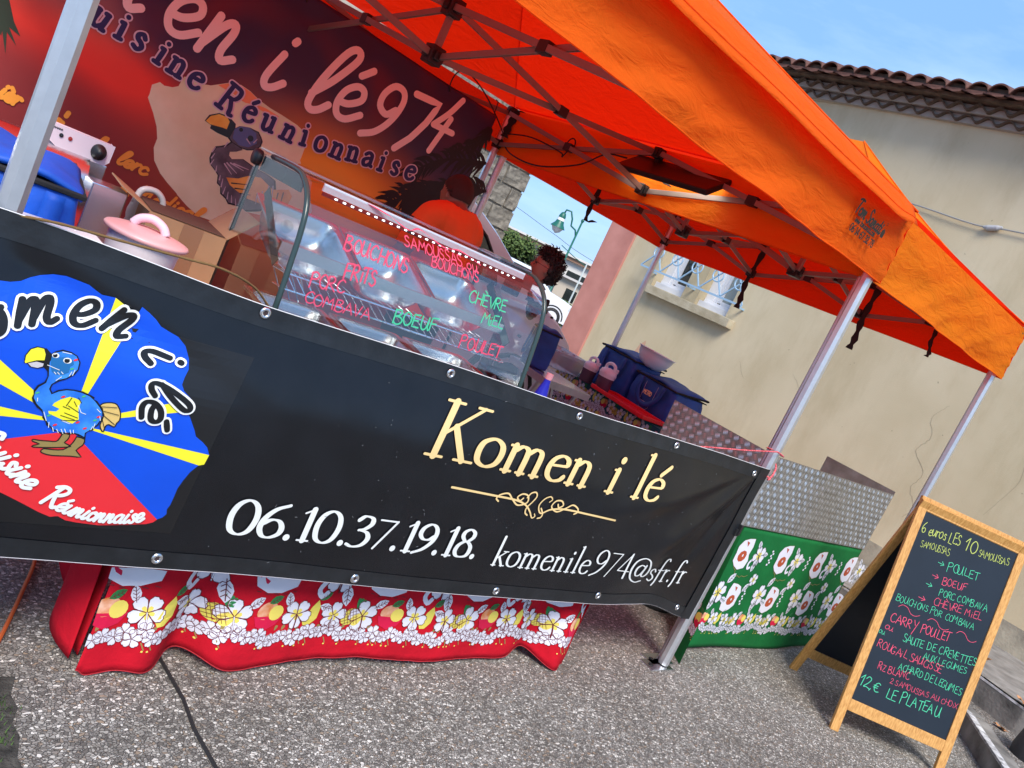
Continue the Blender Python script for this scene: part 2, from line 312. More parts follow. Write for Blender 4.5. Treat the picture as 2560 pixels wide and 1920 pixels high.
HW = {  # hand written capitals, one line
 'A': (.6, [['L',(0,0),(.26,1),(.52,0)], ['L',(.1,.36),(.44,.36)]]),
 'B': (.56, [[(.06,1),(.03,.5),(0,0)], [(.04,.95),(.28,1),(.4,.85),(.28,.62),(.1,.52)], [(.1,.52),(.36,.48),(.48,.26),(.36,.02),(.16,-.04),(.02,.1)]]),
 'C': (.56, [[(.46,.86),(.32,1),(.12,.82),(.02,.45),(.12,.08),(.32,0),(.5,.14)]]),
 'D': (.56, [[(.06,1),(.04,0)], [(.04,.98),(.34,.9),(.48,.5),(.36,.1),(.04,0)]]),
 'E': (.48, [['L',(.42,.98),(.06,.94),(.02,.02),(.42,.0)], ['L',(.05,.5),(.34,.52)]]),
 'F': (.5, [['L',(.46,1),(.06,.95),(.0,0)], ['L',(.05,.5),(.34,.54)]]),
 'G': (.58, [[(.46,.86),(.3,1),(.1,.8),(.02,.4),(.14,.04),(.34,.02),(.46,.3)], [(.3,.36),(.5,.36)]]),
 'H': (.56, [[(.06,1),(.0,0)], [(.48,1),(.42,0)], [(.04,.5),(.44,.5)]]),
 'I': (.2, [[(.08,.72),(.05,0)], [(.1,.96),(.1,.98)]]),
 'K': (.54, [[(.06,1),(.02,0)], ['L',(.44,1),(.06,.5),(.46,0)]]),
 'L': (.48, [['L',(.08,1),(.02,.04),(.42,-.02)]]),
 'M': (.66, [['L',(0,0),(.1,1),(.3,.42),(.5,1),(.56,0)]]),
 'N': (.58, [['L',(0,0),(.08,1),(.42,.02),(.5,1)]]),
 'O': (.56, [['c',(.26,.98),(.06,.74),(.02,.36),(.2,0),(.42,.16),(.48,.6)]]),
 'P': (.5, [[(.06,.98),(.0,-.1)], [(.02,.9),(.26,1.04),(.44,.84),(.34,.58),(.06,.5)]]),
 'R': (.52, [[(.06,1),(.0,0)], [(.02,.92),(.26,1.02),(.4,.82),(.3,.58),(.06,.5)], [(.12,.5),(.46,.0)]]),
 'S': (.46, [[(.36,.86),(.22,1),(.06,.84),(.12,.58),(.34,.42),(.38,.16),(.2,-.02),(.0,.1)]]),
 'Z': (.48, [['L',(.02,.96),(.4,.98),(.0,.02),(.44,.04)]]),
 'T': (.52, [[(.0,.96),(.5,1.0)], [(.26,.98),(.22,0)]]),
 'U': (.56, [[(.04,1),(.02,.3),(.16,0),(.36,.2),(.46,1)], [(.46,1),(.44,.3),(.5,.02)]]),
 'V': (.52, [['L',(.0,1),(.2,0),(.46,1)]]),
 'X': (.5, [[(.02,1),(.44,0)], [(.46,1),(.0,0)]]),
 'Y': (.5, [[(.02,1),(.2,.5)], [(.46,1),(.06,-.5)]]),
 'u': (.5, [[(.02,.55),(.06,.1),(.2,0),(.36,.3),(.38,.55)], [(.38,.55),(.38,.1),(.5,.02)]]),
 'o': (.46, [['c',(.22,.58),(.04,.4),(.04,.12),(.2,0),(.38,.18),(.36,.48)]]),
 'e': (.42, [[(.04,.28),(.32,.34),(.3,.54),(.12,.52),(.02,.24),(.12,0),(.36,.06)]]),
 'r': (.36, [[(.06,.55),(.04,0)], [(.04,.3),(.16,.52),(.32,.5)]]),
 's': (.34, [[(.28,.5),(.14,.58),(.06,.42),(.24,.24),(.2,.0),(.0,.04)]]),
 'i': (.2, [[(.08,.55),(.06,0)], [(.1,.8),(.1,.82)]]),
 '1': (.36, [['L',(.0,.62),(.22,1.0),(.14,0)]]),
 '2': (.5, [[(.04,.76),(.2,1),(.4,.86),(.3,.5),(.02,.04),(.2,.08),(.46,.0)]]),
 '6': (.52, [[(.36,1),(.12,.7),(.02,.3),(.16,0),(.38,.1),(.38,.38),(.2,.44),(.06,.28)]]),
 '0': (.52, [['c',(.24,1),(.04,.7),(.04,.25),(.22,0),(.42,.25),(.44,.72)]]),
 '\u20ac': (.6, [[(.46,.8),(.3,.9),(.12,.7),(.1,.3),(.24,.08),(.46,.14)], [(.0,.58),(.32,.6)], [(.0,.4),(.3,.42)]]),
 ',': (.2, [[(.1,.06),(.02,-.14)]]), ' ': (.36, []),
 '>': (.8, [[(.0,.5),(.56,.46)], ['L',(.34,.8),(.58,.46),(.3,.2)]]),
 '~': (2.6, [[(0,.35),(.35,.8),(.9,.7),(1.4,.1),(1.9,.05),(2.3,.4)]]),
}
ACC = {'\u00e9': ('e', [(.2,.66),(.34,.8)]), '\u00e8': ('e', [(.1,.8),(.24,.66)]), '\u00c8': ('E', [(.08,1.28),(.24,1.12)]), '\u00c9': ('E', [(.08,1.12),(.24,1.28)])}
def write(ink, text, font, o, size, pen, shear=0, rot=0, track=0, thin=None, angle_fn=None, jit=0, width=None, seed=1, xs=1.0):
    """pen = half width at size 1. angle_fn(x) -> (origin, rotation) for text on a curve"""
    rnd = random.Random(seed); adv = 0; total = 0
    for ch in text:
        base = ACC[ch][0] if ch in ACC else ch; total += font[base][0] + track
    sx = xs if width is None else width / (total * size)
    for ch in text:
        base, acc = ACC.get(ch, (ch, None)); wd, strokes = font[base]
        strokes = list(strokes) + ([acc] if acc else [])
        if font is SER and acc: strokes = strokes[:-1] + [['L', (.24,.62), (.40,.84)]]
        jx, jy, js = rnd.uniform(-1, 1) * jit, rnd.uniform(-1, 1) * jit, 1 + rnd.uniform(-1, 1) * jit
        for st in strokes:
            mode = ''
            if isinstance(st[0], str): mode = st[0]; st = st[1:]
            pts = [Vector((((p[0] * js + jx) + adv) , p[1] * js + jy, 0)) for p in st]
            if mode in ('L', 't', 'h', 'd'):
                dense = []
                for a, b in zip(pts[:-1], pts[1:]): dense += [a.lerp(b, i / 3) for i in range(3)]
                dense.append(pts[-1])
            else: dense = smooth_pts(pts, 5, mode == 'c')
            out = []
            for p in dense:
                x = (p.x * sx + p.y * shear) * size; y = p.y * size
                if angle_fn:
                    (ox, oy), a = angle_fn((adv + wd / 2) * sx * size); x -= (adv + wd / 2) * sx * size
                else: ox, oy, a = o[0], o[1], rot
                out.append(Vector((ox + x * cos(a) - y * sin(a), oy + x * sin(a) + y * cos(a), 0)))
            h = pen * size
            if font is SER:
                tn = (thin or .3) * h
                def wf(t, d, h=h, tn=tn, mode=mode, a=(0 if angle_fn else rot)):
                    if mode == 'h': return tn * 1.0
                    if mode == 't': return tn * 1.35
                    if mode == 'd': return h * 1.15
                    c = abs(d.x * sin(radians(62)) * -1 + d.y * cos(radians(28))) if False else abs(d.y) ** 1.2
                    return tn + (h - tn) * min(1, c)
            elif thin:
                def wf(t, d, h=h, tn=thin * h): return tn + (h - tn) * min(1, abs(d.y * .9 - d.x * .25)) * (1 - .35 * (2 * t - 1) ** 4)
            else:
                def wf(t, d, h=h): return h
            ink.ribbon(out, wf)
        adv += wd + track
    return ink
ART={'isl':[(-3017,1054),(-2988,1041),(-2959,1028),(-2955,1050),(-2935,1041),(-2914,1029),(-2898,1016),(-2872,1008),(-2850,1002),(-2825,984),(-2805,954),(-2796,927),(-2798,904),(-2797,885),(-2785,869),(-2760,852),(-2762,828),(-2756,816),(-2744,802),(-2720,770),(-2711,755),(-2687,742),(-2670,730),(-2657,710),(-2660,681),(-2673,676),(-2688,653),(-2697,627),(-2703,601),(-2703,577),(-2704,552),(-2708,538),(-2704,524),(-2711,513),(-2723,506),(-2730,497),(-2746,490),(-2791,482),(-2860,473),(-2915,475),(-2941,478),(-2960,487),(-2967,486),(-2977,483),(-3006,493),(-3044,510),(-3077,524),(-3099,533),(-3230,460),(-3330,520),(-3430,600),(-3490,700),(-3520,800),(-3480,900),(-3420,960),(-3350,1010),(-3244,1022),(-3226,1025),(-3208,1033),(-3194,1046),(-3177,1057),(-3154,1067),(-3129,1071),(-3107,1069),(-3079,1066),(-3064,1059),(-3047,1052)],'rays':[[(-3017,1054),(-2988,1041),(-2959,1028),(-3012,732)],[(-2760,852),(-2762,828),(-2756,818),(-3012,732)],[(-2657,710),(-2660,681),(-2673,676),(-3012,732)],[(-3500,765),(-3510,691),(-3012,732)],[(-3400,983),(-3460,902),(-3012,732)]],'red':[(-3024,705),(-3001,713),(-2966,686),(-2723,506),(-2730,497),(-2746,490),(-2791,482),(-2860,473),(-2915,475),(-2941,478),(-2960,487),(-2967,486),(-2977,483),(-3006,493),(-3044,510),(-3077,524),(-3099,533),(-3230,460),(-3330,520),(-3400,570)],'body':[(-3116,900),(-3102,889),(-3095,898),(-3083,905),(-3064,904),(-3049,898),(-3038,884),(-3036,866),(-3041,851),(-3054,837),(-3066,829),(-3077,818),(-3078,807),(-3071,798),(-3063,807),(-3046,814),(-3030,816),(-3011,816),(-2992,811),(-2981,807),(-2982,802),(-2972,799),(-2963,790),(-2954,783),(-2950,774),(-2951,767),(-2946,757),(-2950,747),(-2950,739),(-2957,731),(-2958,723),(-2967,719),(-2970,712),(-2966,698),(-2978,703),(-2984,704),(-2994,707),(-3003,704),(-3012,708),(-3022,701),(-3033,707),(-3042,706),(-3050,714),(-3059,717),(-3063,725),(-3073,734),(-3074,743),(-3080,750),(-3091,756),(-3097,762),(-3104,769),(-3108,777),(-3107,787),(-3110,795),(-3106,809),(-3095,820),(-3093,834),(-3097,846),(-3105,853),(-3111,862),(-3117,884)],'blue':[(-3098,883),(-3093,895),(-3082,901),(-3065,901),(-3051,896),(-3041,883),(-3039,866),(-3044,854),(-3055,840),(-3069,832),(-3080,818),(-3081,806),(-3072,794),(-3060,804),(-3045,811),(-3029,813),(-3012,812),(-2992,807),(-2978,798),(-2963,785),(-2953,774),(-2950,758),(-2954,741),(-2963,726),(-2973,714),(-2971,704),(-2985,709),(-2997,710),(-3023,706),(-3042,711),(-3056,722),(-3070,737),(-3078,753),(-3094,765),(-3104,778),(-3106,793),(-3102,806),(-3091,819),(-3091,837),(-3095,851),(-3099,868)],'face':[(-3099,876),(-3100,889),(-3084,885),(-3071,890),(-3055,886),(-3050,876),(-3056,868),(-3054,855),(-3064,846),(-3078,843),(-3089,848),(-3096,864)],'beak':[(-3148,855),(-3151,872),(-3146,890),(-3134,899),(-3118,899),(-3108,891),(-3100,876),(-3098,861),(-3096,846),(-3107,854),(-3118,848),(-3134,848),(-3141,855)],'beaky':[(-3147,857),(-3149,873),(-3144,889),(-3133,897),(-3120,897),(-3113,885),(-3111,871),(-3126,867),(-3139,859),(-3145,855)],'beakl':[(-3140,856),(-3125,864),(-3110,863),(-3110,856),(-3119,850),(-3132,850)],'leg':[[(-3019,704),(-3003,703),(-3004,689),(-3008,681),(-2994,676),(-2995,672),(-3029,664),(-3068,658),(-3070,662),(-3058,668),(-3074,672),(-3075,677),(-3061,677),(-3041,679),(-3026,681),(-3021,692)],[(-2987,701),(-2968,698),(-2967,682),(-2977,666),(-2960,651),(-2985,649),(-3023,644),(-3043,646),(-3050,650),(-3046,658),(-3027,659),(-3005,663),(-2994,676),(-2989,689)]],'tail':[(-2963,790),(-2950,800),(-2932,802),(-2922,795),(-2912,780),(-2908,762),(-2912,753),(-2914,742),(-2928,746),(-2934,740),(-2934,725),(-2940,729),(-2947,742),(-2947,768)],'wing':[(-3060,775),(-3049,787),(-3033,797),(-3020,796),(-3007,792),(-3006,771),(-2997,746),(-3007,732),(-3029,737),(-3046,742),(-3063,747),(-3066,753),(-3050,755),(-3045,763),(-3062,768)],'eyes':[(-3093,888),(-3066,882)],'ticks':[[(-3074,749),(-3063,729)],[(-3056,726),(-3053,713)],[(-3045,715),(-3040,705)],[(-3035,712),(-3029,704)],[(-3026,714),(-3019,704)],[(-3019,716),(-3013,707)],[(-3007,716),(-3002,707)],[(-3000,717),(-2997,709)],[(-2962,734),(-2963,725)],[(-2959,742),(-2959,730)],[(-2955,762),(-2950,753)],[(-2967,780),(-2957,773)],[(-3009,780),(-2998,764)],[(-2998,764),(-2987,762)],[(-3033,736),(-3012,731)],[(-3044,864),(-3045,850)],[(-3049,858),(-3051,847)],[(-3066,841),(-3074,830)],[(-3102,862),(-3075,856)],[(-3084,849),(-3079,845)],[(-3077,850),(-3072,846)],[(-3070,853),(-3065,849)],[(-3097,890),(-3091,894)],[(-3073,886),(-3063,888)],[(-3097,780),(-3095,772)],[(-3082,900),(-3063,900)]],'bticks':[[(-3032,756),(-3001,749)],[(-3038,748),(-3006,743)],[(-3040,771),(-3024,767)],[(-3030,775),(-3003,763)],[(-3021,788),(-3012,777)],[(-3033,736),(-2998,743)],[(-3015,799),(-3005,788)],[(-2960,788),(-2925,793)],[(-2953,778),(-2915,775)],[(-2949,768),(-2916,749)],[(-2947,756),(-2934,733)],[(-3029,796),(-3034,774)]],'spots':[(-2977,726,0),(-2997,738,0),(-3042,722,0),(-3047,794,0),(-2957,761,0),(-3050,888,0),(-3005,805,1),(-3101,792,1),(-2962,751,1),(-3051,865,1),(-3061,743,1)],'bisl':[(-2303,1516),(-2270,1546),(-2242,1539),(-2201,1550),(-2175,1569),(-2171,1601),(-2165,1628),(-2127,1650),(-2068,1635),(-2019,1650),(-1986,1672),(-1931,1709),(-1867,1727),(-1806,1719),(-1744,1698),(-1663,1683),(-1583,1677),(-1475,1664),(-1437,1652),(-1378,1573),(-1374,1498),(-1375,1482),(-1355,1456),(-1294,1424),(-1246,1386),(-1230,1322),(-1171,1220),(-1192,1122),(-1647,1052),(-1693,1000),(-1743,940),(-1822,939),(-1905,972),(-1974,1010),(-1984,1019),(-2052,1056),(-2104,1090),(-2157,1144),(-2183,1209),(-2183,1263),(-2207,1320),(-2249,1382),(-2300,1445),(-2298,1466)],'bglow':[(-1985,1669),(-1930,1707),(-1866,1724),(-1804,1716),(-1743,1695),(-1736,1666),(-1806,1648),(-1909,1654),(-1688,1671),(-1592,1662),(-1646,1644)],'bbeak':[(-1983,1459),(-1971,1499),(-1924,1532),(-1866,1538),(-1814,1515),(-1794,1439),(-1832,1425),(-1896,1425),(-1941,1432),(-1941,1450)],'bbeaky':[(-1977,1461),(-1962,1496),(-1922,1526),(-1874,1530),(-1852,1512),(-1852,1466),(-1877,1465),(-1949,1453)],'bface':[(-1811,1488),(-1782,1517),(-1736,1530),(-1685,1517),(-1659,1463),(-1699,1422),(-1754,1413),(-1803,1434)],'bbody':[(-1830,1426),(-1800,1407),(-1743,1400),(-1699,1403),(-1651,1424),(-1630,1455),(-1630,1488),(-1647,1508),(-1673,1530),(-1729,1531),(-1789,1514),(-1823,1477)],'bneck':[(-1799,1418),(-1820,1387),(-1849,1366),(-1875,1352),(-1885,1321),(-1886,1277),(-1871,1246),(-1829,1221),(-1806,1203),(-1794,1159),(-1768,1147),(-1753,1109),(-1713,1092),(-1688,1069),(-1624,1077),(-1582,1059),(-1512,1087),(-1454,1115),(-1429,1171),(-1438,1249),(-1468,1305),(-1516,1320),(-1577,1327),(-1631,1333),(-1699,1348),(-1761,1321),(-1788,1336),(-1793,1361),(-1756,1378),(-1722,1404)],'bwing':[(-1755,1211),(-1686,1232),(-1634,1270),(-1561,1289),(-1463,1250),(-1370,1288),(-1332,1257),(-1336,1208),(-1373,1124),(-1437,1133),(-1501,1143),(-1592,1141),(-1668,1161),(-1720,1178)],'bt2':[[(-1883,1316),(-1874,1347)],[(-1875,1282),(-1866,1313)],[(-1867,1248),(-1858,1279)],[(-1825,1222),(-1831,1252)],[(-1793,1280),(-1733,1239)],[(-1781,1290),(-1707,1256)],[(-1762,1298),(-1674,1286)],[(-1742,1302),(-1647,1303)],[(-1764,1149),(-1771,1196)],[(-1739,1115),(-1740,1159)],[(-1704,1096),(-1714,1136)],[(-1672,1086),(-1688,1125)],[(-1642,1081),(-1658,1114)],[(-1788,1183),(-1792,1209)],[(-1819,1399),(-1828,1367)],[(-1545,1194),(-1531,1131)],[(-1519,1216),(-1496,1133)],[(-1496,1259),(-1465,1157)],[(-1471,1270),(-1443,1189)],[(-1724,1463),(-1694,1444)],[(-1678,1461),(-1667,1488)]],'bo':[[(-1714,1192),(-1624,1218)],[(-1684,1171),(-1602,1193)],[(-1643,1154),(-1581,1168)],[(-1424,1243),(-1414,1177)],[(-1393,1256),(-1380,1168)]],'leaf':[(-3069,1672),(-3024,1617),(-2966,1510),(-3006,1558),(-2922,1457),(-2976,1475),(-2925,1407),(-2979,1450),(-2956,1350),(-2998,1446),(-2996,1423),(-3037,1460),(-3081,1378),(-3089,1489),(-3157,1475),(-3091,1546)],'palm1':[(-98,2008),(-263,1963),(-454,1881),(-580,1768),(-625,1681)],'palm2':[(2,1835),(-190,1793),(-364,1712),(-507,1628),(-653,1560)],'palm3':[(-54,1831),(-317,1706),(-483,1622),(-636,1526),(-719,1459)],'palm4':[(-62,1846),(-249,1681),(-347,1563),(-396,1456),(-430,1382)],'palm5':[(-183,2233),(-197,2140),(-266,2066),(-368,1995),(-418,1930)]}
# ======================= SETTING =======================
def ground_mat(name, c1, c2, dark, sc1=95, bumpd=.006):
    m = mat(name, (.3, .3, .3), .75); Nn, Ll, b = nodes(m)
    co = Nn.new('ShaderNodeTexCoord')
    v = Nn.new('ShaderNodeTexVoronoi'); v.inputs['Scale'].default_value = sc1; v.inputs['Randomness'].default_value = 1
    v2 = Nn.new('ShaderNodeTexVoronoi'); v2.feature = 'DISTANCE_TO_EDGE'; v2.inputs['Scale'].default_value = sc1
    mpp = Nn.new('ShaderNodeMapping'); mpp.inputs['Scale'].default_value = (1, 1.25, 1)
    nn = Nn.new('ShaderNodeTexNoise'); nn.inputs['Scale'].default_value = 30; nn.inputs['Detail'].default_value = 3
    mxv = Nn.new('ShaderNodeMixRGB'); mxv.inputs[0].default_value = .03
    Ll.new(co.outputs['Object'], mpp.inputs[0]); Ll.new(mpp.outputs[0], mxv.inputs[1]); Ll.new(co.outputs['Object'], nn.inputs[0]); Ll.new(nn.outputs['Color'], mxv.inputs[2])
    Ll.new(mxv.outputs[0], v.inputs[0]); Ll.new(mxv.outputs[0], v2.inputs[0])
    sep = Nn.new('ShaderNodeSeparateColor'); Ll.new(v.outputs['Color'], sep.inputs[0])
    r = Nn.new('ShaderNodeValToRGB'); e = r.color_ramp.elements; e[0].position = 0; e[0].color = (*c1, 1); e[1].position = 1; e[1].color = (*c2, 1)
    for p, c in ((.12, (.18, .17, .155)), (.34, (.32, .305, .28)), (.50, (.26, .25, .24)), (.58, (.36, .27, .19)), (.62, (.36, .345, .32)), (.84, (.46, .445, .41)), (.92, (.78, .76, .71))):
        q = e.new(p); q.color = (*c, 1)
    Ll.new(sep.outputs[0], r.inputs[0])
    ed = Nn.new('ShaderNodeValToRGB'); ed.color_ramp.elements[0].position = .0; ed.color_ramp.elements[1].position = .10
    Ll.new(v2.outputs['Distance'], ed.inputs[0])
    mm = Nn.new('ShaderNodeMixRGB'); mm.inputs[1].default_value = (*dark, 1); Ll.new(ed.outputs[0], mm.inputs[0]); Ll.new(r.outputs[0], mm.inputs[2])
    n2 = Nn.new('ShaderNodeTexNoise'); n2.inputs['Scale'].default_value = 2.2; n2.inputs['Detail'].default_value = 6; Ll.new(co.outputs['Object'], n2.inputs[0])
    r2 = Nn.new('ShaderNodeValToRGB'); r2.color_ramp.elements[0].position = .3; r2.color_ramp.elements[0].color = (.62, .60, .57, 1); r2.color_ramp.elements[1].position = .7; r2.color_ramp.elements[1].color = (1, 1, 1, 1); Ll.new(n2.outputs['Fac'], r2.inputs[0])
    ml = Nn.new('ShaderNodeMixRGB'); ml.blend_type = 'MULTIPLY'; ml.inputs[0].default_value = .8; Ll.new(mm.outputs[0], ml.inputs[1]); Ll.new(r2.outputs[0], ml.inputs[2]); Ll.new(ml.outputs[0], b.inputs['Base Color'])
    bp = Nn.new('ShaderNodeBump'); bp.inputs['Strength'].default_value = .9; bp.inputs['Distance'].default_value = bumpd; Ll.new(ed.outputs[0], bp.inputs['Height']); Ll.new(bp.outputs[0], b.inputs['Normal'])
    return m
M_ground = ground_mat('exposed_aggregate', (.14, .13, .12), (.80, .78, .73), (.19, .175, .155), 100)
M_far = mat('asphalt', (.13, .13, .135), .85, var=.2, vs_=3, bump=.3, bs=90)
M_conc = mat('weathered_concrete', (.13, .125, .115), .85, col2=(.30, .29, .27), var=.4, vs_=5, bump=.4, bs=50, detail=9)
M_conc2 = mat('pavement_concrete', (.20, .185, .17), .85, col2=(.30, .285, .265), var=.2, vs_=9, bump=.4, bs=160, detail=9)
M_wline = mat('worn_white_paint', (.30, .30, .30), .7, col2=(.75, .76, .78), vs_=22, var=.3, bump=.2, bs=60)
# ground: level around the stall, falling gently towards the street behind
def gz(x, y): 
    t = max(0, min(1, ((x + y) - 9) / 14)); return -.32 * t * t * (3 - 2 * t)
g = MB()
xs = [-60, -20, -8, -4, 0, 2.5, 5, 7.5, 10, 13, 16, 20, 30, 60, 200]; ys = [-60, -10, -4, -1, 2, 5, 7.5, 10, 12.5, 15, 18, 22, 32, 60, 200]
g.add([(x, y, gz(x, y)) for y in ys for x in xs], [(j * 15 + i, j * 15 + i + 1, (j + 1) * 15 + i + 1, (j + 1) * 15 + i) for j in range(14) for i in range(14)])
tag(g.build('ground', M_ground), kind='structure')
rd = MB().add([(x, y, gz(x, y) + .004) for (x, y) in ((4.5, 9.5), (9, 9.5), (14, 14), (60, 60), (60, 90), (12, 20), (2, 14))], [(0, 1, 2, 6), (2, 3, 4, 5), (2, 5, 6)])
tag(rd.build('road', M_far), kind='structure')
# joint between two slabs, filled with dark rubbery sealant; broken slab edge with dirt at the lower left
j = MB(); pts = [(-2.50, .30), (-2.505, .077), (-2.49, -.10), (-2.497, -.22), (-2.485, -.363), (-2.47, -.8), (-2.46, -1.6)]
for (x0, y0), (x1, y1) in zip(pts[:-1], pts[1:]): j.add([(x0 - .006, y0, .003), (x0 + .006, y0, .003), (x0 + .002, y0, .009), (x0 - .003, y0, .009), (x1 - .006, y1, .003), (x1 + .006, y1, .003), (x1 + .002, y1, .009), (x1 - .003, y1, .009)], [(0, 4, 7, 3), (3, 7, 6, 2), (2, 6, 5, 1)])
tag(j.build('joint_strip', M_rubber), 'narrow black sealant joint running across the aggregate slab from under the red cloth', 'joint')
d = MB(); rnd = random.Random(3); e1 = [(-2.905, .02), (-2.925, -.05), (-2.915, -.10), (-2.935, -.15), (-2.925, -.2), (-2.94, -.27), (-2.93, -.33), (-2.95, -.45), (-2.94, -.9)]
V = []; 
for x, y in e1: V += [(x, y, .004), (x - .10, y, -.0), (x - .5, y, .004)]
V = [(a, b_, c) for a, b_, c in V]; d.add([(a, b_, .004) for a, b_, c in V], [(3 * i + k, 3 * i + k + 1, 3 * i + k + 4, 3 * i + k + 3) for i in range(len(e1) - 1) for k in (0, 1)])
tag(d.build('dirt_strip', mat('dark_soil', (.03, .028, .024), .95, col2=(.08, .075, .065), vs_=30, var=.3, bump=1, bs=120)), kind='structure')
gr = MB()
for i in range(210):
    cl = rnd.choice([(-2.955, -.08), (-2.975, -.20), (-2.965, -.36), (-2.99, -.5), (-3.05, -.12)]); x = cl[0] + rnd.gauss(0, .018); y = cl[1] + rnd.gauss(0, .03); h = rnd.uniform(.006, .02); a = rnd.uniform(0, 6.28); l = rnd.uniform(.2, .7) * h; w_ = .0018
    gr.add([(x - w_ * sin(a), y + w_ * cos(a), .004), (x + w_ * sin(a), y - w_ * cos(a), .004), (x + l * cos(a), y + l * sin(a), .004 + h)], [(0, 1, 2)])
tag(gr.build('moss_tufts', mat('moss', (.05, .10, .02), .9, var=.3)), 'tufts of green moss in the dirt beside the slab edge', 'moss', kind='stuff')

# ---- house: rendered wall, pink corner pilaster, genoise eave, window with grille
XW = 4.3
M_render = mat('ochre_render', (.54, .455, .295), .88, col2=(.60, .52, .36), var=.05, vs_=1.3, bump=.18, bs=140, detail=10)
_n, _l, _b = nodes(M_render)   # grime: faint vertical runs and darker foot of the wall
_co = _n.new('ShaderNodeTexCoord'); _mp = _n.new('ShaderNodeMapping'); _mp.inputs['Scale'].default_value = (1.2, 1.6, .5); _g = _n.new('ShaderNodeTexNoise'); _g.inputs['Scale'].default_value = 1.6; _g.inputs['Detail'].default_value = 9; _g.inputs['Roughness'].default_value = .7
_r = _n.new('ShaderNodeValToRGB'); _r.color_ramp.elements[0].position = .34; _r.color_ramp.elements[0].color = (.86, .84, .80, 1); _r.color_ramp.elements[1].position = .52; _r.color_ramp.elements[1].color = (1, 1, 1, 1)
_m = _n.new('ShaderNodeMixRGB'); _m.blend_type = 'MULTIPLY'; _m.inputs[0].default_value = .75
_l.new(_co.outputs['Object'], _mp.inputs[0]); _l.new(_mp.outputs[0], _g.inputs[0]); _l.new(_g.outputs['Fac'], _r.inputs[0])
_src = _b.inputs['Base Color'].links[0].from_socket; _l.new(_src, _m.inputs[1]); _l.new(_r.outputs[0], _m.inputs[2]); _l.new(_m.outputs[0], _b.inputs['Base Color'])
M_pinkr = mat('pink_render', (.50, .20, .165), .88, col2=(.58, .26, .22), var=.12, vs_=2.5, bump=.3, bs=120, detail=9)
M_sill = mat('cast_stone_sill', (.42, .36, .24), .85, col2=(.50, .45, .33), var=.15, vs_=7, bump=.4, bs=70)
M_wfr = mat('white_window_paint', (.74, .76, .80), .45)
M_tile = mat('clay_tile', (.085, .03, .022), .8, col2=(.16, .07, .05), var=.3, vs_=6, bump=.4, bs=40, detail=8)
M_tile2 = mat('genoise_clay', (.07, .045, .03), .85, col2=(.13, .085, .06), var=.3, vs_=10, bump=.4, bs=60)
house = thing('house', 'ochre rendered house with a pink corner pilaster and tiled eave behind the stall', 'house', (XW, 0, 0))
def hp(x, y, z): return (x - XW, y, z)
hb = MB(); W1, W2 = (4.34, 4.84), (3.64, 4.12); zb, zt, TH = 1.88, 3.1, .3
for y0, y1, z0, z1 in ((-6, 5.42, -.4, zb), (-6, 5.42, zt, 4.72), (-6, W2[0], zb, zt), (W2[1], W1[0], zb, zt), (W1[1], 5.42, zb, zt)):
    hb.box(hp(XW, y0, z0), hp(XW + TH, y1, z1))
hb.box(hp(XW + TH, -6, -.4), hp(XW + TH + .02, 5.42, zb)); hb.box(hp(XW + 7, -6, -.4), hp(XW + 7.2, 5.9, 4.72)); hb.box(hp(XW + .3, 5.6, -.4), hp(XW + 7, 5.88, 4.72)); hb.box(hp(XW + .3, -6, -.4), hp(XW + 7, -5.7, 4.72))
hb.build('wall', M_render, house)
MB().box(hp(XW - .03, 5.42, -.4), hp(XW + .6, 5.9, 4.75)).build('pilaster', M_pinkr, house, bevel=.01)
MB().box(hp(XW - .012, -6, .28), hp(XW, 5.42, .52)).build('plinth', mat('stained_plinth', (.30, .27, .21), .9, col2=(.42, .38, .29), vs_=5, var=.2, bump=.4, bs=50), house)
MB().box(hp(XW - .11, 3.49, 1.772), hp(XW + .02, 4.845, 1.872)).build('sill', M_sill, house, bevel=.006)
for yy0, yy1, gm in ((W1[0], W1[1], M_glassd), (W2[0], W2[1], mat('curtained_glass', (.30, .34, .33), .12, spec=.8))):
    wf = MB(); X0 = XW + .17
    wf.box(hp(X0, yy1 - .17, 1.885), hp(X0 + .06, yy1, 3.1)); wf.box(hp(X0 - .02, yy1 - .12, 1.885), hp(X0, yy1, 3.1)); wf.box(hp(X0 + .01, yy1 - .215, 2.0), hp(X0 + .05, yy1 - .17, 3.1))
    wf.box(hp(X0, yy0, 1.885), hp(X0 + .06, yy1 - .215, 2.03)); wf.box(hp(X0, yy0, 2.03), hp(X0 + .06, yy0 + .06, 3.1)); wf.box(hp(X0, yy0 + .06, 3.0), hp(X0 + .06, yy1 - .215, 3.1))
    wf.box(hp(XW + .06, yy0 + .01, 1.875), hp(X0 - .02, yy1 + .0, 1.95)); wf.box(hp(X0 - .05, yy0 + .01, 1.95), hp(X0 - .022, yy1 - .02, 1.985))
    fr = wf.build('window', M_wfr, house, bevel=.004)
    MB().box(hp(X0 + .02, yy0 + .03, 2.02), hp(X0 + .03, yy1 - .2, 3.05)).build('pane', gm, fr)
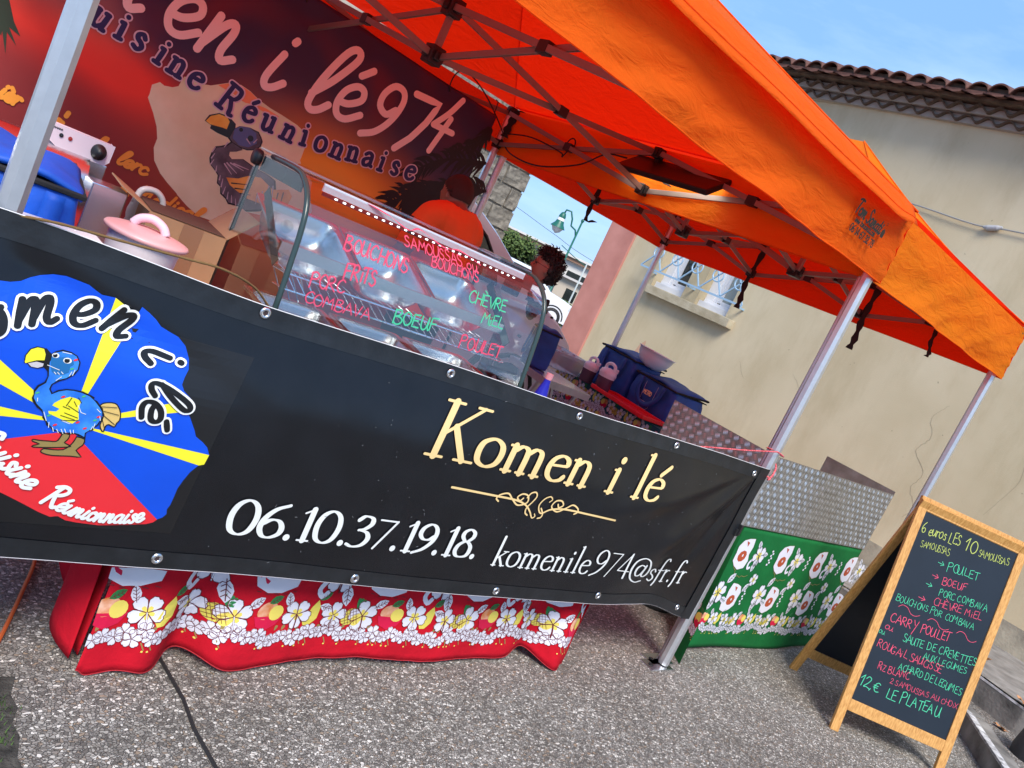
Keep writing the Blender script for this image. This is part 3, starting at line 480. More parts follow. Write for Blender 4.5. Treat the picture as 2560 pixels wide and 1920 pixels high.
# mortar core of the genoise and the tile bed
MB().box(hp(XW - .055, -6, 4.455), hp(XW, 5.9, 4.532)).box(hp(XW - .125, -6, 4.533), hp(XW, 5.9, 4.61)).build('eave_mortar', mat('grey_mortar', (.34, .31, .28), .9, bump=.4, bs=60), house)
MB().box(hp(XW - .27, -6, 4.612), hp(XW + .02, 5.95, 4.64)).box(hp(XW - .30, -6, 4.665), hp(XW - .2, 5.95, 4.715)).build('eave_board', M_tile2, house)
rs = MB(); rs.add([hp(XW - .34, -6, 4.64), hp(XW + 3.6, -6, 5.7), hp(XW + 3.6, 6, 5.7), hp(XW - .34, 6, 4.64), hp(XW - .34, -6, 4.66), hp(XW + 3.6, -6, 5.72), hp(XW + 3.6, 6, 5.72), hp(XW - .34, 6, 4.66)], [(0, 3, 2, 1), (4, 5, 6, 7), (0, 1, 5, 4), (2, 3, 7, 6), (0, 4, 7, 3)])
rs.build('roof', M_tile, house)
P = .198
def arch(w_, h, t, dep, n=10, slope=0, rnd_=False):
    b = MB(); V = []
    for k in range(n + 1):
        a = -1 + 2 * k / n; y = a * w_ / 2; z = h * (cos(a * pi) * .5 + .5) if not rnd_ else h * sqrt(max(0, 1 - a * a)) ** 1.3
        for (zz, xx) in ((z, 0), (z + t, 0), (z, dep), (z + t, dep)): V.append((xx, y, zz + xx * slope))
    f = []
    for k in range(n):
        a = 4 * k; c = a + 4; f += [(a, c, c + 1, a + 1), (a + 2, a + 3, c + 3, c + 2), (a + 1, c + 1, c + 3, a + 3), (a, a + 2, c + 2, c)]
    f += [(0, 1, 3, 2), (4 * n, 4 * n + 2, 4 * n + 3, 4 * n + 1)]
    return b.add(V, f)
gm1 = arch(P, .060, .018, .13).build('genoise_tile', M_tile2, house).data
tl = arch(P * .94, .068, .016, .48, slope=.27, rnd_=True)
tl.add(*[[(-.012, y, z) for (y, z) in ((-.07, -.035), (0, -.05), (.07, -.035), (.07, -.02), (0, -.03), (-.07, -.02))] + [(.4, y, z + .11) for (y, z) in ((-.07, -.035), (0, -.05), (.07, -.035), (.07, -.02), (0, -.03), (-.07, -.02))], [(0, 1, 7, 6), (1, 2, 8, 7), (3, 9, 10, 4), (4, 10, 11, 5), (0, 5, 4, 1), (1, 4, 3, 2)]])
tm = tl.build('roof_tile', M_tile, house).data
COL.objects[ 'genoise_tile'].location = (-.18, 5.8, 4.535); COL.objects['roof_tile'].location = (-.36, 5.8, 4.66)
rnd = random.Random(5)
for k in range(1, 50):
    y = 5.8 - k * P
    o = bpy.data.objects.new('roof_tile', tm); o.location = (-.36 + rnd.uniform(-.012, .012), y, 4.66 + rnd.uniform(-.005, .006)); o.rotation_euler = (rnd.uniform(-.04, .04), 0, rnd.uniform(-.03, .03)); link(o, house)
    if y > .5:
        o = bpy.data.objects.new('roof_tile', tm); o.location = (.06, y, 4.775 + rnd.uniform(-.004, .004)); o.rotation_euler = (rnd.uniform(-.04, .04), 0, rnd.uniform(-.03, .03)); link(o, house)
    for xx, zz, sh in ((-.18, 4.535, 0), (-.10, 4.458, P / 2)):
        o = bpy.data.objects.new('genoise_tile', gm1); o.location = (xx, y - sh, zz); link(o, house)
# a hairline crack and stains in the render
I = Ink(); rnd = random.Random(31)
def crack(pts, w_):
    P_ = smooth_pts(pts, 7); P_ = [p + Vector((rnd.uniform(-.006, .006), rnd.uniform(-.006, .006), 0)) for p in P_]; I.ribbon(P_, lambda t, d: w_ * (.5 + .5 * sin(pi * t)))
crack([(1.02, 1.95), (1.10, 1.78), (1.02, 1.62), (1.08, 1.45), (.93, 1.30), (.96, 1.12), (.86, .98), (.90, .85)], .0022); crack([(2.55, 1.62), (2.40, 1.50), (2.28, 1.42)], .0015); crack([(3.2, 1.5), (3.1, 1.38), (3.05, 1.35)], .0014); crack([(.2, 2.4), (.3, 2.0), (.22, 1.6), (.33, 1.2)], .0016)
for k in range(46): c = (rnd.uniform(-1, 5.2), rnd.uniform(.7, 4.3)); I.disc(c, rnd.uniform(.003, .011), 7, rnd.uniform(.002, .006), rot=rnd.uniform(0, 3))
for (y_, z_) in ((2.78, 3.70), (2.75, 3.72), (2.72, 3.705), (2.79, 3.675)): I.disc((y_, z_), .010, 8)
I.place('cracks', mat('crack_and_stain', (.34, .29, .20), .95), house, lambda y, z, h: Vector((-.0008 - h, y, z)), .0004)
I = Ink(); I.poly([(4.62, 1.02), (4.55, 1.05), (4.50, 1.20), (4.52, 1.24), (4.58, 1.16)]); I.place('stain', mat('pink_stain', (.52, .32, .22), .9), house, lambda y, z, h: Vector((-.0008 - h, y, z)), .0006)
# grille of pale blue iron with rings
gl = thing('window_grille', 'pale blue wrought iron grille with a row of rings in front of the windows', 'grille', (4.15, 4.2, 2.05))
M_grille = mat('pale_blue_iron', (.30, .47, .64), .5)
def gp(y, z): return (0, y - 4.2, z - 2.05)
rail = MB().bar(gp(5.0, 2.05), gp(3.40, 2.05), .018, .022).bar(gp(5.0, 2.85), gp(3.4, 2.85), .018, .022); rail.build('rail', M_grille, gl)
nod = [4.997, 4.678, 4.369, 4.05, 3.726, 3.404]
for i in range(5):
    yc = (nod[i] + nod[i + 1]) / 2 - .02; zc = 2.272
    ring = MB().tube([gp(yc + .075 * cos(a), zc + .075 * sin(a)) for a in [2 * pi * k / 20 for k in range(20)]], .009, 6, closed=True); ring.build('ring', M_grille, gl)
    for s_ in (0, 1):
        a = (nod[i + s_], 2.06); t = (zc - 2.06); dy = yc - a[0]
        b = MB().bar(gp(*a), gp(a[0] + dy * 1.55, 2.06 + t * 1.55), .014); b.bar(gp(a[0] + dy * 1.55, 2.06 + t * 1.55), gp(a[0] + dy * .2 + (0.0), 2.85), .014); b.build('bar', M_grille, gl)
for yy in (4.84, 4.2, 3.46): MB().bar(gp(yy, 2.03), (.15, yy - 4.2, -.02), .02).build('bracket', M_grille, gl)
cb = MB().tube(smooth_pts([(XW - .012, y, 4.44 + .012 * sin(y * 2.2) + (4.0 - y) * .02) for y in [5.3, 4.6, 4.0, 3.4, 2.8, 2.2, 1.6, 1.0, .2, -1.0]], 4), .011, 6)
tag(cb.build('wall_cable', mat('painted_cable', (.42, .36, .26), .6)), 'painted cable clipped along the wall just below the tiled eave', 'cable')
c2 = thing('junction_cable', 'thin grey cable with an insulator crossing the ochre wall above the tent', 'cable', (XW - .03, 1.5, 3.56))
MB().tube(smooth_pts([(0, 3.4, .0), (0, 1.6, .03), (0, .82, .047), (0, .1, .0), (0, -.3, .03), (0, -1.6, .06)], 5), .007, 6).build('wire', mat('grey_wire', (.3, .3, .3), .5), c2)
MB().tube([(0, .02, 0), (0, -.02, .0), (0, -.10, .02), (0, -.14, .035)], [.012, .026, .026, .01], 10).build('insulator', mat('grey_insulator', (.42, .42, .43), .4), c2)
# terrace pavement and two kerbs along the house
tp = MB(); EDGE = [(2.80, 6), (2.80, -.58), (2.70, -.90), (2.60, -1.6), (2.5, -4)]
tp.add([(x, y, .3) for x, y in EDGE] + [(XW + .02, y, .3) for x, y in EDGE], [(i, i + 1, i + 6, i + 5) for i in range(4)])
tag(tp.build('terrace_pavement', M_conc2), kind='structure')
def kerb(name, pts, top, w_, label):
    b = MB(); wl = MB()
    for (x0, y0), (x1, y1) in zip(pts[:-1], pts[1:]):
        d = Vector((x1 - x0, y1 - y0, 0)).normalized(); nn = Vector((-d.y, d.x, 0)) * w_
        A = [Vector((x0, y0, 0)), Vector((x1, y1, 0)), Vector((x1, y1, 0)) + nn, Vector((x0, y0, 0)) + nn]
        b.add([v + Vector((0, 0, -.1)) for v in A] + [v + Vector((0, 0, top - .004)) for v in A], [(4, 5, 6, 7), (0, 1, 5, 4), (2, 3, 7, 6), (1, 2, 6, 5), (3, 0, 4, 7)])
        n1 = nn.normalized() * .045; o_ = nn.normalized() * -.002
        B = [A[0] + o_, A[1] + o_, A[1] + n1, A[0] + n1]; wl.add([v + Vector((0, 0, top)) for v in B] + [B[0] + Vector((0, 0, top - .015)), B[1] + Vector((0, 0, top - .015))], [(0, 1, 2, 3), (4, 5, 1, 0)])
    o = b.build(name, M_conc); tag(o, kind='structure'); wl.build('white_edge', M_wline, o)
kerb('upper_kerb', [(2.80, 6), (2.80, -.58), (2.70, -.90), (2.60, -1.6), (2.5, -4)], .3, -.0 + .16, '')
kerb('lower_kerb', [(2.62, 1.0), (2.60, -.45), (2.42, -.70), (2.12, -.90), (1.80, -1.12), (1.62, -1.5), (1.5, -2.2), (1.45, -4)], .13, .14, '')
ls = MB(); inn = [(2.62, 1.0), (2.60, -.45), (2.42, -.70), (2.12, -.90), (1.80, -1.12), (1.62, -1.5), (1.5, -2.2), (1.45, -4)]; otr = [(2.8, 1.0), (2.8, -.35), (2.8, -.5), (2.79, -.62), (2.72, -.9), (2.66, -1.3), (2.6, -2.2), (2.5, -4)]
ls.add([(x + .02, y + .02, .122) for x, y in inn] + [(x, y, .122) for x, y in otr], [(i, i + 1, i + 9, i + 8) for i in range(7)])
tag(ls.build('lower_pavement', ground_mat('brown_aggregate', (.08, .06, .05), (.4, .36, .33), (.07, .055, .045))), kind='structure')
# low black bollard base at the very edge of the kerb
bb = MB().lathe([(.12, 0), (.125, .05), (.11, .16), (.09, .2), (0.001, .205)], 20, caps=False); o = bb.build('dark_block', mat('black_cast_iron', (.03, .03, .032), .6, bump=.4, bs=40), smooth=True); o.location = (2.32, -1.12, .122)
tag(o, 'rounded dark cast iron stub at the foot of the kerb in the lower right corner', 'bollard')
# dry plane leaves
M_leaf = mat('dry_leaf', (.42, .19, .08), .8, col2=(.55, .28, .13), vs_=20, var=.2)
def dry_leaf(loc, s_, rz, tilt, label):
    b = MB(); rim = []
    for k in range(20):
        a = 2 * pi * k / 20; r_ = s_ * (.55 + .45 * (k % 4 == 0) + .12 * (k % 2)); rim.append((r_ * cos(a), r_ * sin(a) * .8, s_ * .25 * abs(sin(2 * a)) + .004))
    b.add([(0, 0, .012)] + rim, [(0, i + 1, (i + 1) % 20 + 1) for i in range(20)]); o = b.build('dry_leaf', M_leaf); thick(o, .0015)
    o.location = loc; o.rotation_euler = (tilt, 0, rz); tag(o, label, 'leaf', 'fallen leaves on the kerb')
dry_leaf((2.75, -.86, .31), .06, .4, .3, 'dry brown plane leaf lying just below the upper kerb edge')
dry_leaf((3.35, -.42, .31), .06, 2.2, .5, 'curled brown leaf lying on the pavement close to the house wall')
dry_leaf((2.58, -.86, .125), .055, 1.2, .3, 'brown lobed leaf lying against the foot of the upper kerb')

# ---- grey stone house behind the tent
M_stone = mat('rough_stone', (.20, .18, .155), .9, col2=(.34, .31, .26), var=.35, vs_=5, bump=1.0, bs=28, detail=10)
M_joint = mat('pale_joint', (.42, .38, .32), .9, var=.15, vs_=12, bump=.4, bs=50)
st = thing('stone_building', 'grey stone block gable seen between the tent poles and the sky', 'building', (4.0, 9.0, 0))
MB().box((-7, .03, -.6), (1.19, 5, 5.6)).build('wall', M_joint, st)
rnd = random.Random(8); bms = []
for k in range(4):
    b = MB(); b.box((0, 0, 0), (1, 1, 1)); o = b.build('stone_block', M_stone, st); me = o.data
    bm = bmesh.new(); bm.from_mesh(me); bmesh.ops.subdivide_edges(bm, edges=bm.edges[:], cuts=2, use_grid_fill=True)
    for v in bm.verts: v.co += Vector((rnd.uniform(-.02, .02), rnd.uniform(-.12, .12), rnd.uniform(-.025, .025)))
    bm.to_mesh(me); bm.free(); bms.append(me); bpy.data.objects.remove(o)
z = -.2; row = 0
while z < 5.3:
    h = rnd.choice([.27, .31, .35]); x = 1.2; 
    if row % 2: x = 1.2; first = .28
    else: first = .5
    wd = first
    while x > -1.2:
        o = bpy.data.objects.new('stone_block', bms[rnd.randrange(4)]); o.location = (x - wd + .02, -.02, z); o.scale = (wd - .035, .12 if x < 1.1 else .14, h - .035); link(o, st); x -= wd; wd = rnd.uniform(.38, .55)
    z += h; row += 1
# ======================= TENTS =======================
def oct_leg(b, x, y, z0, z1, s_=.05, c=.014):
    h = s_ / 2; pr = [(h, -h + c), (h, h - c), (h - c, h), (-h + c, h), (-h, h - c), (-h, -h + c), (-h + c, -h), (h - c, -h)]
    b.add([(x + p[0], y + p[1], z0) for p in pr] + [(x + p[0], y + p[1], z1) for p in pr], [tuple(range(8))[::-1], tuple(range(8, 16))] + [(i, (i + 1) % 8, 8 + (i + 1) % 8, 8 + i) for i in range(8)])
def knob(parent, x, y, z, s_=.82, name='bracket'):
    b = MB().box((x - .035 * s_, y - .035 * s_, z - .04 * s_), (x + .035 * s_, y + .035 * s_, z + .04 * s_)); b.box((x - .05 * s_, y - .018 * s_, z - .022), (x + .05 * s_, y + .018 * s_, z + .022)); b.box((x - .018 * s_, y - .05 * s_, z - .022), (x + .018 * s_, y + .05 * s_, z + .022))
    return b.build(name, M_blk, parent, bevel=.006)
ZL, ZU, EAV, VB = 2.18, 2.425, 2.465, 2.115
def truss(parent, pts, w_=.03):
    """scissor bars between consecutive nodes, upper to lower and lower to upper"""
    for (a, b) in zip(pts[:-1], pts[1:]):
        A, B = Vector((*a, 0)), Vector((*b, 0)); d = (B - A).normalized(); off = Vector((-d.y, d.x, 0)) * .013
        for s_, (z0, z1) in ((1, (ZL, ZU - .02)), (-1, (ZU - .02, ZL))):
            MB().bar(A + off * s_ + Vector((0, 0, z0)) + d * .03, B + off * s_ + Vector((0, 0, z1)) - d * .03, .014, w_).build('truss_bar', M_bar, parent, bevel=.002)
        m = (A + B) / 2 + Vector((0, 0, (ZL + ZU - .02) / 2)); z_ = m.z
        MB().box((m.x - .022 - .01 * abs(d.x), m.y - .022 - .01 * abs(d.y), z_ - .026), (m.x + .022 + .01 * abs(d.x), m.y + .022 + .01 * abs(d.y), z_ + .026)).build('hinge_clip', M_blk, parent, bevel=.004)
def strap(parent, pts, w_=.022):
    P_ = smooth_pts(pts, 4); b = MB(); V = []
    for i, p in enumerate(P_):
        s_ = 1 + .35 * sin(i * 1.7); V += [p + Vector((-.012, w_ / 2, 0)) * s_, p + Vector((.012, -w_ / 2, 0)) * s_]
    b.add(V, [(2 * i, 2 * i + 1, 2 * i + 3, 2 * i + 2) for i in range(len(P_) - 1)]); o = b.build('strap', M_strap, parent); thick(o, .004, 0); return o
def valance(parent, a, b, m, amp=.012, seed=0, out=(0, -1), zb0=VB, zb1=VB, belly=0.0):
    A, B = Vector(a), Vector(b); Ln = (B - A).length; o2 = Vector((out[0], out[1], 0))
    def f(u, v):
        p = Vector((*A.lerp(B, u), 0)); zb_ = zb0 + (zb1 - zb0) * u + belly * sin(pi * u)
        z = EAV - .02 + (zb_ - EAV + .02) * v
        edge = min(1, 6 * u, 6 * (1 - u))
        bulge = amp * v * edge * (noise.noise(Vector((u * Ln * 1.8 + seed, v * 1.2, seed))) + .5 * noise.noise(Vector((u * Ln * 5 + v * 3, v * 2.5, seed + 7)))) * 2.2
        gather = .006 * exp(-((min(u, 1 - u)) * Ln / .10) ** 2) * sin(v * 26 + seed)
        return p + o2 * (bulge + gather + .004 * v) + Vector((0, 0, z))
    gm_ = MB().grid(int(Ln * 22), 14, f); gm_.f = [q[::-1] for q in gm_.f]; o = gm_.build('valance', m, parent, smooth=True); 
    hem = MB().tube([f(i / 60, 1.0) for i in range(61)], .0035, 5); hem.build('hem', m, o)
    return o
# ---- tent 1
AX, BX, T1Y = -3.274, 0.0, 3.05
t1 = thing('canopy_tent', 'orange pop-up tent over the serving counter with the long black banner across its front', 'tent', (-1.64, 1.5, 0), 'orange pop-up tents of the stall')
def pt1(b, nm, m, **k):
    for i, v in enumerate(b.v): v -= Vector((-1.64, 1.5, 0))
    return b.build(nm, m, t1, **k)
class Shift:
    def __init__(s, root): s.r = root; s.o = Vector(root.location)
def make_tent(root, x0, x1, y0, y1, nx, ny, mrf, mval, apexes, seed, flap, skips=(), legs=None):
    base = Vector(root.location)
    holder = []
    before = set(COL.objects.keys())
    legs = legs or [(x0, y0), (x1, y0), (x1, y1), (x0, y1)]
    for (x, y) in legs:
        b = MB(); oct_leg(b, x, y, .012, 2.40); lg = b.build('leg', M_alu, root)
        sx = -1 if x < (x0 + x1) / 2 else 1
        fb = MB().box((x - .14, y - .045, .0), (x + .045, y + .045, .007)); 
        fo = fb.build('foot_plate', M_steel, lg, bevel=.002)
        MB().lathe([(.013, 0), (.013, .006), (.002, .0062)], 12, (x - .10, y, .004)).build('bolt_hole', M_blk, lg)
        knob(root, x, y, ZL); knob(root, x, y, ZU)
    X = [x0 + (x1 - x0) * i / nx for i in range(nx + 1)]; Y = [y0 + (y1 - y0) * i / ny for i in range(ny + 1)]
    truss(root, [(x, y0 + .02) for x in X]); truss(root, [(x, y1 - .02) for x in X]); truss(root, [(x0 + .02, y) for y in Y]); truss(root, [(x1 - .02, y) for y in Y])
    for x in X[1:-1]:
        for y in (y0 + .02, y1 - .02):
            knob(root, x, y, ZL, .8); knob(root, x, y, ZU - .02, .8)
    for y in Y[1:-1]:
        for x in (x0 + .02, x1 - .02):
            knob(root, x, y, ZL, .8); knob(root, x, y, ZU - .02, .8)
    # inner cross trusses and masts
    for i, y in enumerate(Y[1:-1]): truss(root, [(x, y) for x in X])
    for i, x in enumerate(X[1:-1]): truss(root, [(x, y) for y in Y])
    for x in X[1:-1]:
        for y in Y[1:-1]:
            knob(root, x, y, ZL, 1.05, 'hub'); knob(root, x, y, ZU - .02, 1.05, 'hub')
    for (ax, ay, az) in apexes:
        MB().bar((ax, ay, ZL), (ax, ay, az - .10), .028, upv=(1, 0, 0)).build('mast', M_bar, root, bevel=.003)
        MB().lathe([(.05, 0), (.055, .02), (.03, .035), (.001, .04)], 12, (ax, ay, az - .12), caps=False).build('mast_cap', M_blk, root)
    # roof surface
    ex0, ex1, ey0, ey1 = x0 - .045, x1 + .045, y0 - .048, y1 + .048
    def roof_z(x, y):
        best = 9
        a0, a1 = apexes[0], apexes[-1]; az = a0[2]
        # hipped: height grows with distance from each edge
        dl = (x - ex0) / (a0[0] - ex0); dr = (ex1 - x) / (ex1 - a0[0]); df = (y - ey0) / (a0[1] - ey0); db = (ey1 - y) / (ey1 - a1[1])
        t = max(0, min(1, dl, dr, df, db)); sag = SAG[root.name] * sin(pi * t)
        n_ = .012 * noise.noise(Vector((x * 3, y * 3, seed))) * sin(pi * t)
        return EAV + (az - EAV) * t - sag + n_
    G = 64
    xs_ = sorted(set([ex0 + (ex1 - ex0) * i / G for i in range(G + 1)])); ys_ = [ey0 + (ey1 - ey0) * i / G for i in range(G + 1)]
    # align the grid so that hips run along cell diagonals
    b = MB()
    def quad(c0, c1, a0, a1, nseg):
        # face patch from eave edge c0-c1 to ridge a0-a1
        c0, c1, a0, a1 = map(Vector, (c0, c1, a0, a1)); n1 = 30; n2 = 20
        def f(u, v):
            p = c0.lerp(c1, u).lerp(a0.lerp(a1, u), v); t = v
            sag = SAG[root.name] * sin(pi * t) * (.35 + .65 * sin(pi * u))
            if u in (0, 1): sag = SAG[root.name] * sin(pi * t) * .35
            nn = .010 * noise.noise(Vector((p.x * 2.5, p.y * 2.5, seed))) * sin(pi * t) * sin(pi * u)
            return Vector((p.x, p.y, EAV + (p.z - EAV) - sag + nn))
        b.grid(n1, n2, f)
    A0, A1 = apexes[0], apexes[-1]
    quad((ex0, ey0, EAV), (ex1, ey0, EAV), A0, A0, 0); quad((ex1, ey0, EAV), (ex1, ey1, EAV), A0, A1, 0); quad((ex1, ey1, EAV), (ex0, ey1, EAV), A1, A1, 0); quad((ex0, ey1, EAV), (ex0, ey0, EAV), A1, A0, 0)
    rf = b.build('roof_fabric', mrf, root, smooth=True)
    for c, a in (((ex0, ey0), A0), ((ex1, ey0), A0), ((ex1, ey1), A1), ((ex0, ey1), A1)):
        c = Vector((*c, EAV)); a = Vector(a); pts_ = []
        for i in range(25):
            t = i / 24; p = c.lerp(a, t); p.z += .004 - SAG[root.name] * sin(pi * t) * .35; pts_.append(p)
        MB().tube(pts_, .004, 5).build('seam', mrf, rf)
    if 'front' not in skips: valance(root, (ex0, ey0 + .004), (ex1, ey0 + .004), mval, seed=seed + 1, out=(0, -1), amp=.02)
    if 'right' not in skips: valance(root, (ex1 - .004, ey0), (ex1 - .004, ey1), mval, seed=seed + 2, out=(1, 0))
    if 'back' not in skips: valance(root, (ex1, ey1), (ex0, ey1), mval, seed=seed + 3, out=(0, 1))
    if 'left' not in skips: valance(root, (ex0 + .004, ey1), (ex0 + .004, ey0), mval, seed=seed + 4, out=(-1, 0))
    if flap:
        def f(u, v):
            x = ex0 + (ex1 - .07 - ex0) * u; e_ = exp(-((1 - u) * 3.2 / .12) ** 2) * .03
            return Vector((x, ey0 - .004 - .065 * v - .006 * sin(u * 23) * v, EAV + .003 - (.105 - e_) * v))
        gm_ = MB().grid(80, 5, f); gm_.f = [q[::-1] for q in gm_.f]; o = gm_.build('roof_flap', mrf, root, smooth=True); thick(o, .002)
        MB().tube([f(i / 80, .62) + Vector((0, -.003, 0)) for i in range(81)], .0015, 4).build('seam', mval, o)
    # everything was built in world coordinates: shift into the root's frame
    for o in list(COL.objects):
        if o.parent == root: o.location = Vector(o.location) - base
SAG = {}
SAG[t1.name] = .03
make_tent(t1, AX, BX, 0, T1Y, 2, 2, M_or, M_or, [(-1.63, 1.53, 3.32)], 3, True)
t2 = thing('canopy_tent', 'smaller orange pop-up tent to the right, its legs standing by the chalkboard and house', 'tent', (1.06, 1.5, 0), 'orange pop-up tents of the stall')
SAG[t2.name] = .16
make_tent(t2, .058, 2.064, .045, 3.0, 2, 3, M_or2, M_or2, [(1.03, 1.0, 3.05), (1.03, 2.0, 3.05)], 20, False)
t2b = Vector((1.06, 1.5, 0)); t1b = Vector((-1.64, 1.5, 0))
def st_(root, base, pts, w_=.022): return strap(root, [Vector(p) - base for p in pts], w_)
st_(t2, t2b, [(2.05, .98, 2.40), (2.03, .98, 2.25), (2.02, .97, 2.12), (2.01, .95, 2.0), (2.0, .95, 1.92)], .03)
st_(t2, t2b, [(2.05, 2.0, 2.38), (2.03, 2.0, 2.2), (2.02, 2.0, 2.08), (2.01, 1.97, 1.96), (2.0, 1.96, 1.88)], .03)
st_(t2, t2b, [(2.03, .52, 2.31), (2.02, .47, 2.24), (1.98, .45, 2.16), (1.97, .42, 2.09), (1.95, .42, 2.06)], .014)
st_(t2, t2b, [(1.06, 2.98, 2.42), (1.05, 2.98, 2.25), (1.04, 2.98, 2.1), (1.05, 2.97, 2.0), (1.13, 2.96, 2.03)], .022)
st_(t2, t2b, [(.09, 2.0, 2.42), (.08, 2.0, 2.3), (.08, 2.0, 2.2), (.08, 1.98, 2.14)], .03)
st_(t1, t1b, [(-.03, 1.53, 2.42), (-.02, 1.50, 2.33), (-.04, 1.45, 2.27), (-.05, 1.38, 2.26), (-.05, 1.33, 2.24)], .03)
st_(t1, t1b, [(-1.63, 3.0, 2.44), (-1.63, 3.0, 2.35), (-1.62, 3.0, 2.28)], .03)
st_(t1, t1b, [(.0, 3.0, 2.44), (.0, 3.0, 2.38), (-.01, 3.0, 2.3), (-.01, 3.0, 2.24)], .045)
# floodlight lying on the truss between the tents, switched on
fl = thing('flood_light', 'flat black floodlight strapped to the truss where the two tents meet', 'lamp', (-.05, 1.33, 2.29))
MB().box((-.10, -.36, .0), (.10, .36, .035)).build('housing', M_blk, fl, bevel=.008)
em = mat('lamp_glass', (.9, .9, .9), .3); _b = em.node_tree.nodes['Principled BSDF']; _b.inputs['Emission Color'].default_value = (1, .97, .9, 1); _b.inputs['Emission Strength'].default_value = 1.2
MB().box((-.085, -.34, -.004), (.085, .34, -.001)).build('lens', em, fl)
fl.rotation_euler = (0, radians(-38), 0)
pts = smooth_pts([(-.07, 1.70, 2.32), (-.1, 1.85, 2.30), (-.05, 2.1, 2.2), (-.02, 2.5, 2.12), (0, 2.85, 2.14), (0, 3.03, 2.22)], 8)
tag(MB().tube(pts, .005, 6).build('lamp_cable', M_rubber), 'black cable hanging in a curve from the floodlight to the rear pole', 'cable')
pts = smooth_pts([(0, 3.0, 2.27), (-.01, 2.7, 2.29), (-.02, 2.35, 2.25), (-.03, 2.3, 2.22)], 6); loop = [Vector((-.03, 2.27 + .04 * cos(a), 2.31 + .045 * sin(a))) for a in [k * .4 - 1.5 for k in range(13)]]
tag(MB().tube(pts + loop, .0045, 6).build('coiled_cable', M_rubber), 'thin black cable looped once around the truss clip', 'cable')
pts = smooth_pts([(-.02, 3.0, 2.25), (-.15, 2.97, 2.32), (-.35, 2.95, 2.42), (-.52, 2.95, 2.47), (-.60, 2.95, 2.44), (-.62, 2.95, 2.36), (-.6, 2.95, 2.3)], 6)
tag(MB().tube(pts, .0045, 6).build('rear_cable', M_rubber), 'black cable bowed over the top corner of the printed backdrop', 'cable')
# ======================= PRINTED BANNERS =======================
def mm(pts): return [(x / 1000, z / 1000) for x, z in [p[:2] for p in pts]]
def sst(a, b, x):
    t = max(0, min(1, (x - a) / (b - a))); return t * t * (3 - 2 * t)
def ftop(x): return 1.128 + .018 * sst(-1.2, -2.2, x) + .03 * sst(-2.6, -3.3, x) - .008 * sst(-.6, 0, x)
def fbot(x): return .372 + .026 * sst(-1.6, -2.6, x) + .006 * sst(-1.0, -1.6, x) - .078 * sst(-.5, -.02, x)
def FB(x, z, h=0):
    """surface of the black banner hung in front of the counter"""
    t = (ftop(x) - z) / .79; lf = sst(-.05, -.9, x)
    y = -.034 - .050 * sst(0, .34, t) * lf - .012 * sin(pi * min(1, max(0, t))) * lf
    y += .014 * sst(.5, 1.0, t) * lf
    # pulled creases running from the top right eyelet, and from the top left corner
    dx, dz = x + .08, z - 1.09; a = atan2(dz, dx); r_ = sqrt(dx * dx + dz * dz)
    y -= .020 * exp(-((a + 2.47) / .13) ** 2) * sst(.02, .25, r_) * sst(1.3, .5, r_) - .010 * exp(-((a + 2.1) / .1) ** 2) * sst(.05, .3, r_) * sst(1.0, .4, r_)
    y -= .010 * exp(-((a + 2.85) / .07) ** 2) * sst(.1, .4, r_) * sst(1.6, .9, r_)
    dx, dz = x + 3.3, z - 1.17; y += .020 * exp(-((dz + .28 * dx + .08) / .045) ** 2) * sst(.0, .1, dx) * sst(.8, .2, dx)
    y += .004 * noise.noise(Vector((x * 2.3, z * 4, 1.7))) + .0016 * noise.noise(Vector((x * 9, z * 11, 4.7)))
    y -= .004 * exp(-((t - .065) / .006) ** 2) * 0 
    e = .0015
    return Vector((x, y - h, z))
def WZ(x, z):
    '''the art was measured on the plane y = 0; the hanging sheet bellies out in front of it, so its print sits a little higher and to the left'''
    for _ in range(3): k = (1.96217 + FB(X0_, Z0_).y) / 1.96217 if _ else 1; X0_, Z0_ = -3.63645 + (x + 3.63645) * k, 1.53489 + (z - 1.53489) * k
    return X0_, Z0_
fb = thing('front_banner', 'long black vinyl banner with the shop name and phone number hung across the counter', 'banner', (0, 0, 0))
BL = -4.05
o = MB().grid(300, 60, lambda u, v: FB(BL + (-.022 - .022 * v - BL) * u, ftop(BL + (-.022 - BL) * u) * (1 - v) + fbot(BL + (-.022 - BL) * u) * v)).build('sheet', M_vinyl, fb, smooth=True); thick(o, .0012, 1)
# folded and welded hems
for (v0, v1, nm) in ((.002, .072, 'hem'), (.93, .998, 'hem')):
    MB().grid(300, 4, lambda u, v: FB(BL + (-.024 - .022 * (v0 + (v1 - v0) * v) - BL) * u, ftop(BL + (-.022 - BL) * u) * (1 - (v0 + (v1 - v0) * v)) + fbot(BL + (-.022 - BL) * u) * (v0 + (v1 - v0) * v), .0022)).build(nm, M_vinylh, fb, smooth=True)
MB().grid(4, 60, lambda u, v: FB(-.105 + .078 * u - .022 * v, ftop(-.05) * (1 - v) + fbot(-.05) * v * 1.0 + .0 , .0042)).build('hem', M_vinylh, fb, smooth=True)
MB().tube([FB(x / 50, ftop(x / 50) + .0005, .001) for x in range(-200, -1)], .0014, 5).build('edge_thread', M_wpl, fb)
MB().tube([FB(x / 50, fbot(x / 50), .001) for x in range(-200, -2)], .0014, 5).build('edge_thread', M_pgrey, fb)
gp_ = [(-3.31, 1.135), (-2.666, 1.123), (-2.022, 1.112), (-1.389, 1.099), (-.758, 1.097), (-.085, 1.075), (-3.3, .40), (-2.682, .392), (-2.03, .372), (-1.38, .36), (-.773, .37), (-.14, .335)]
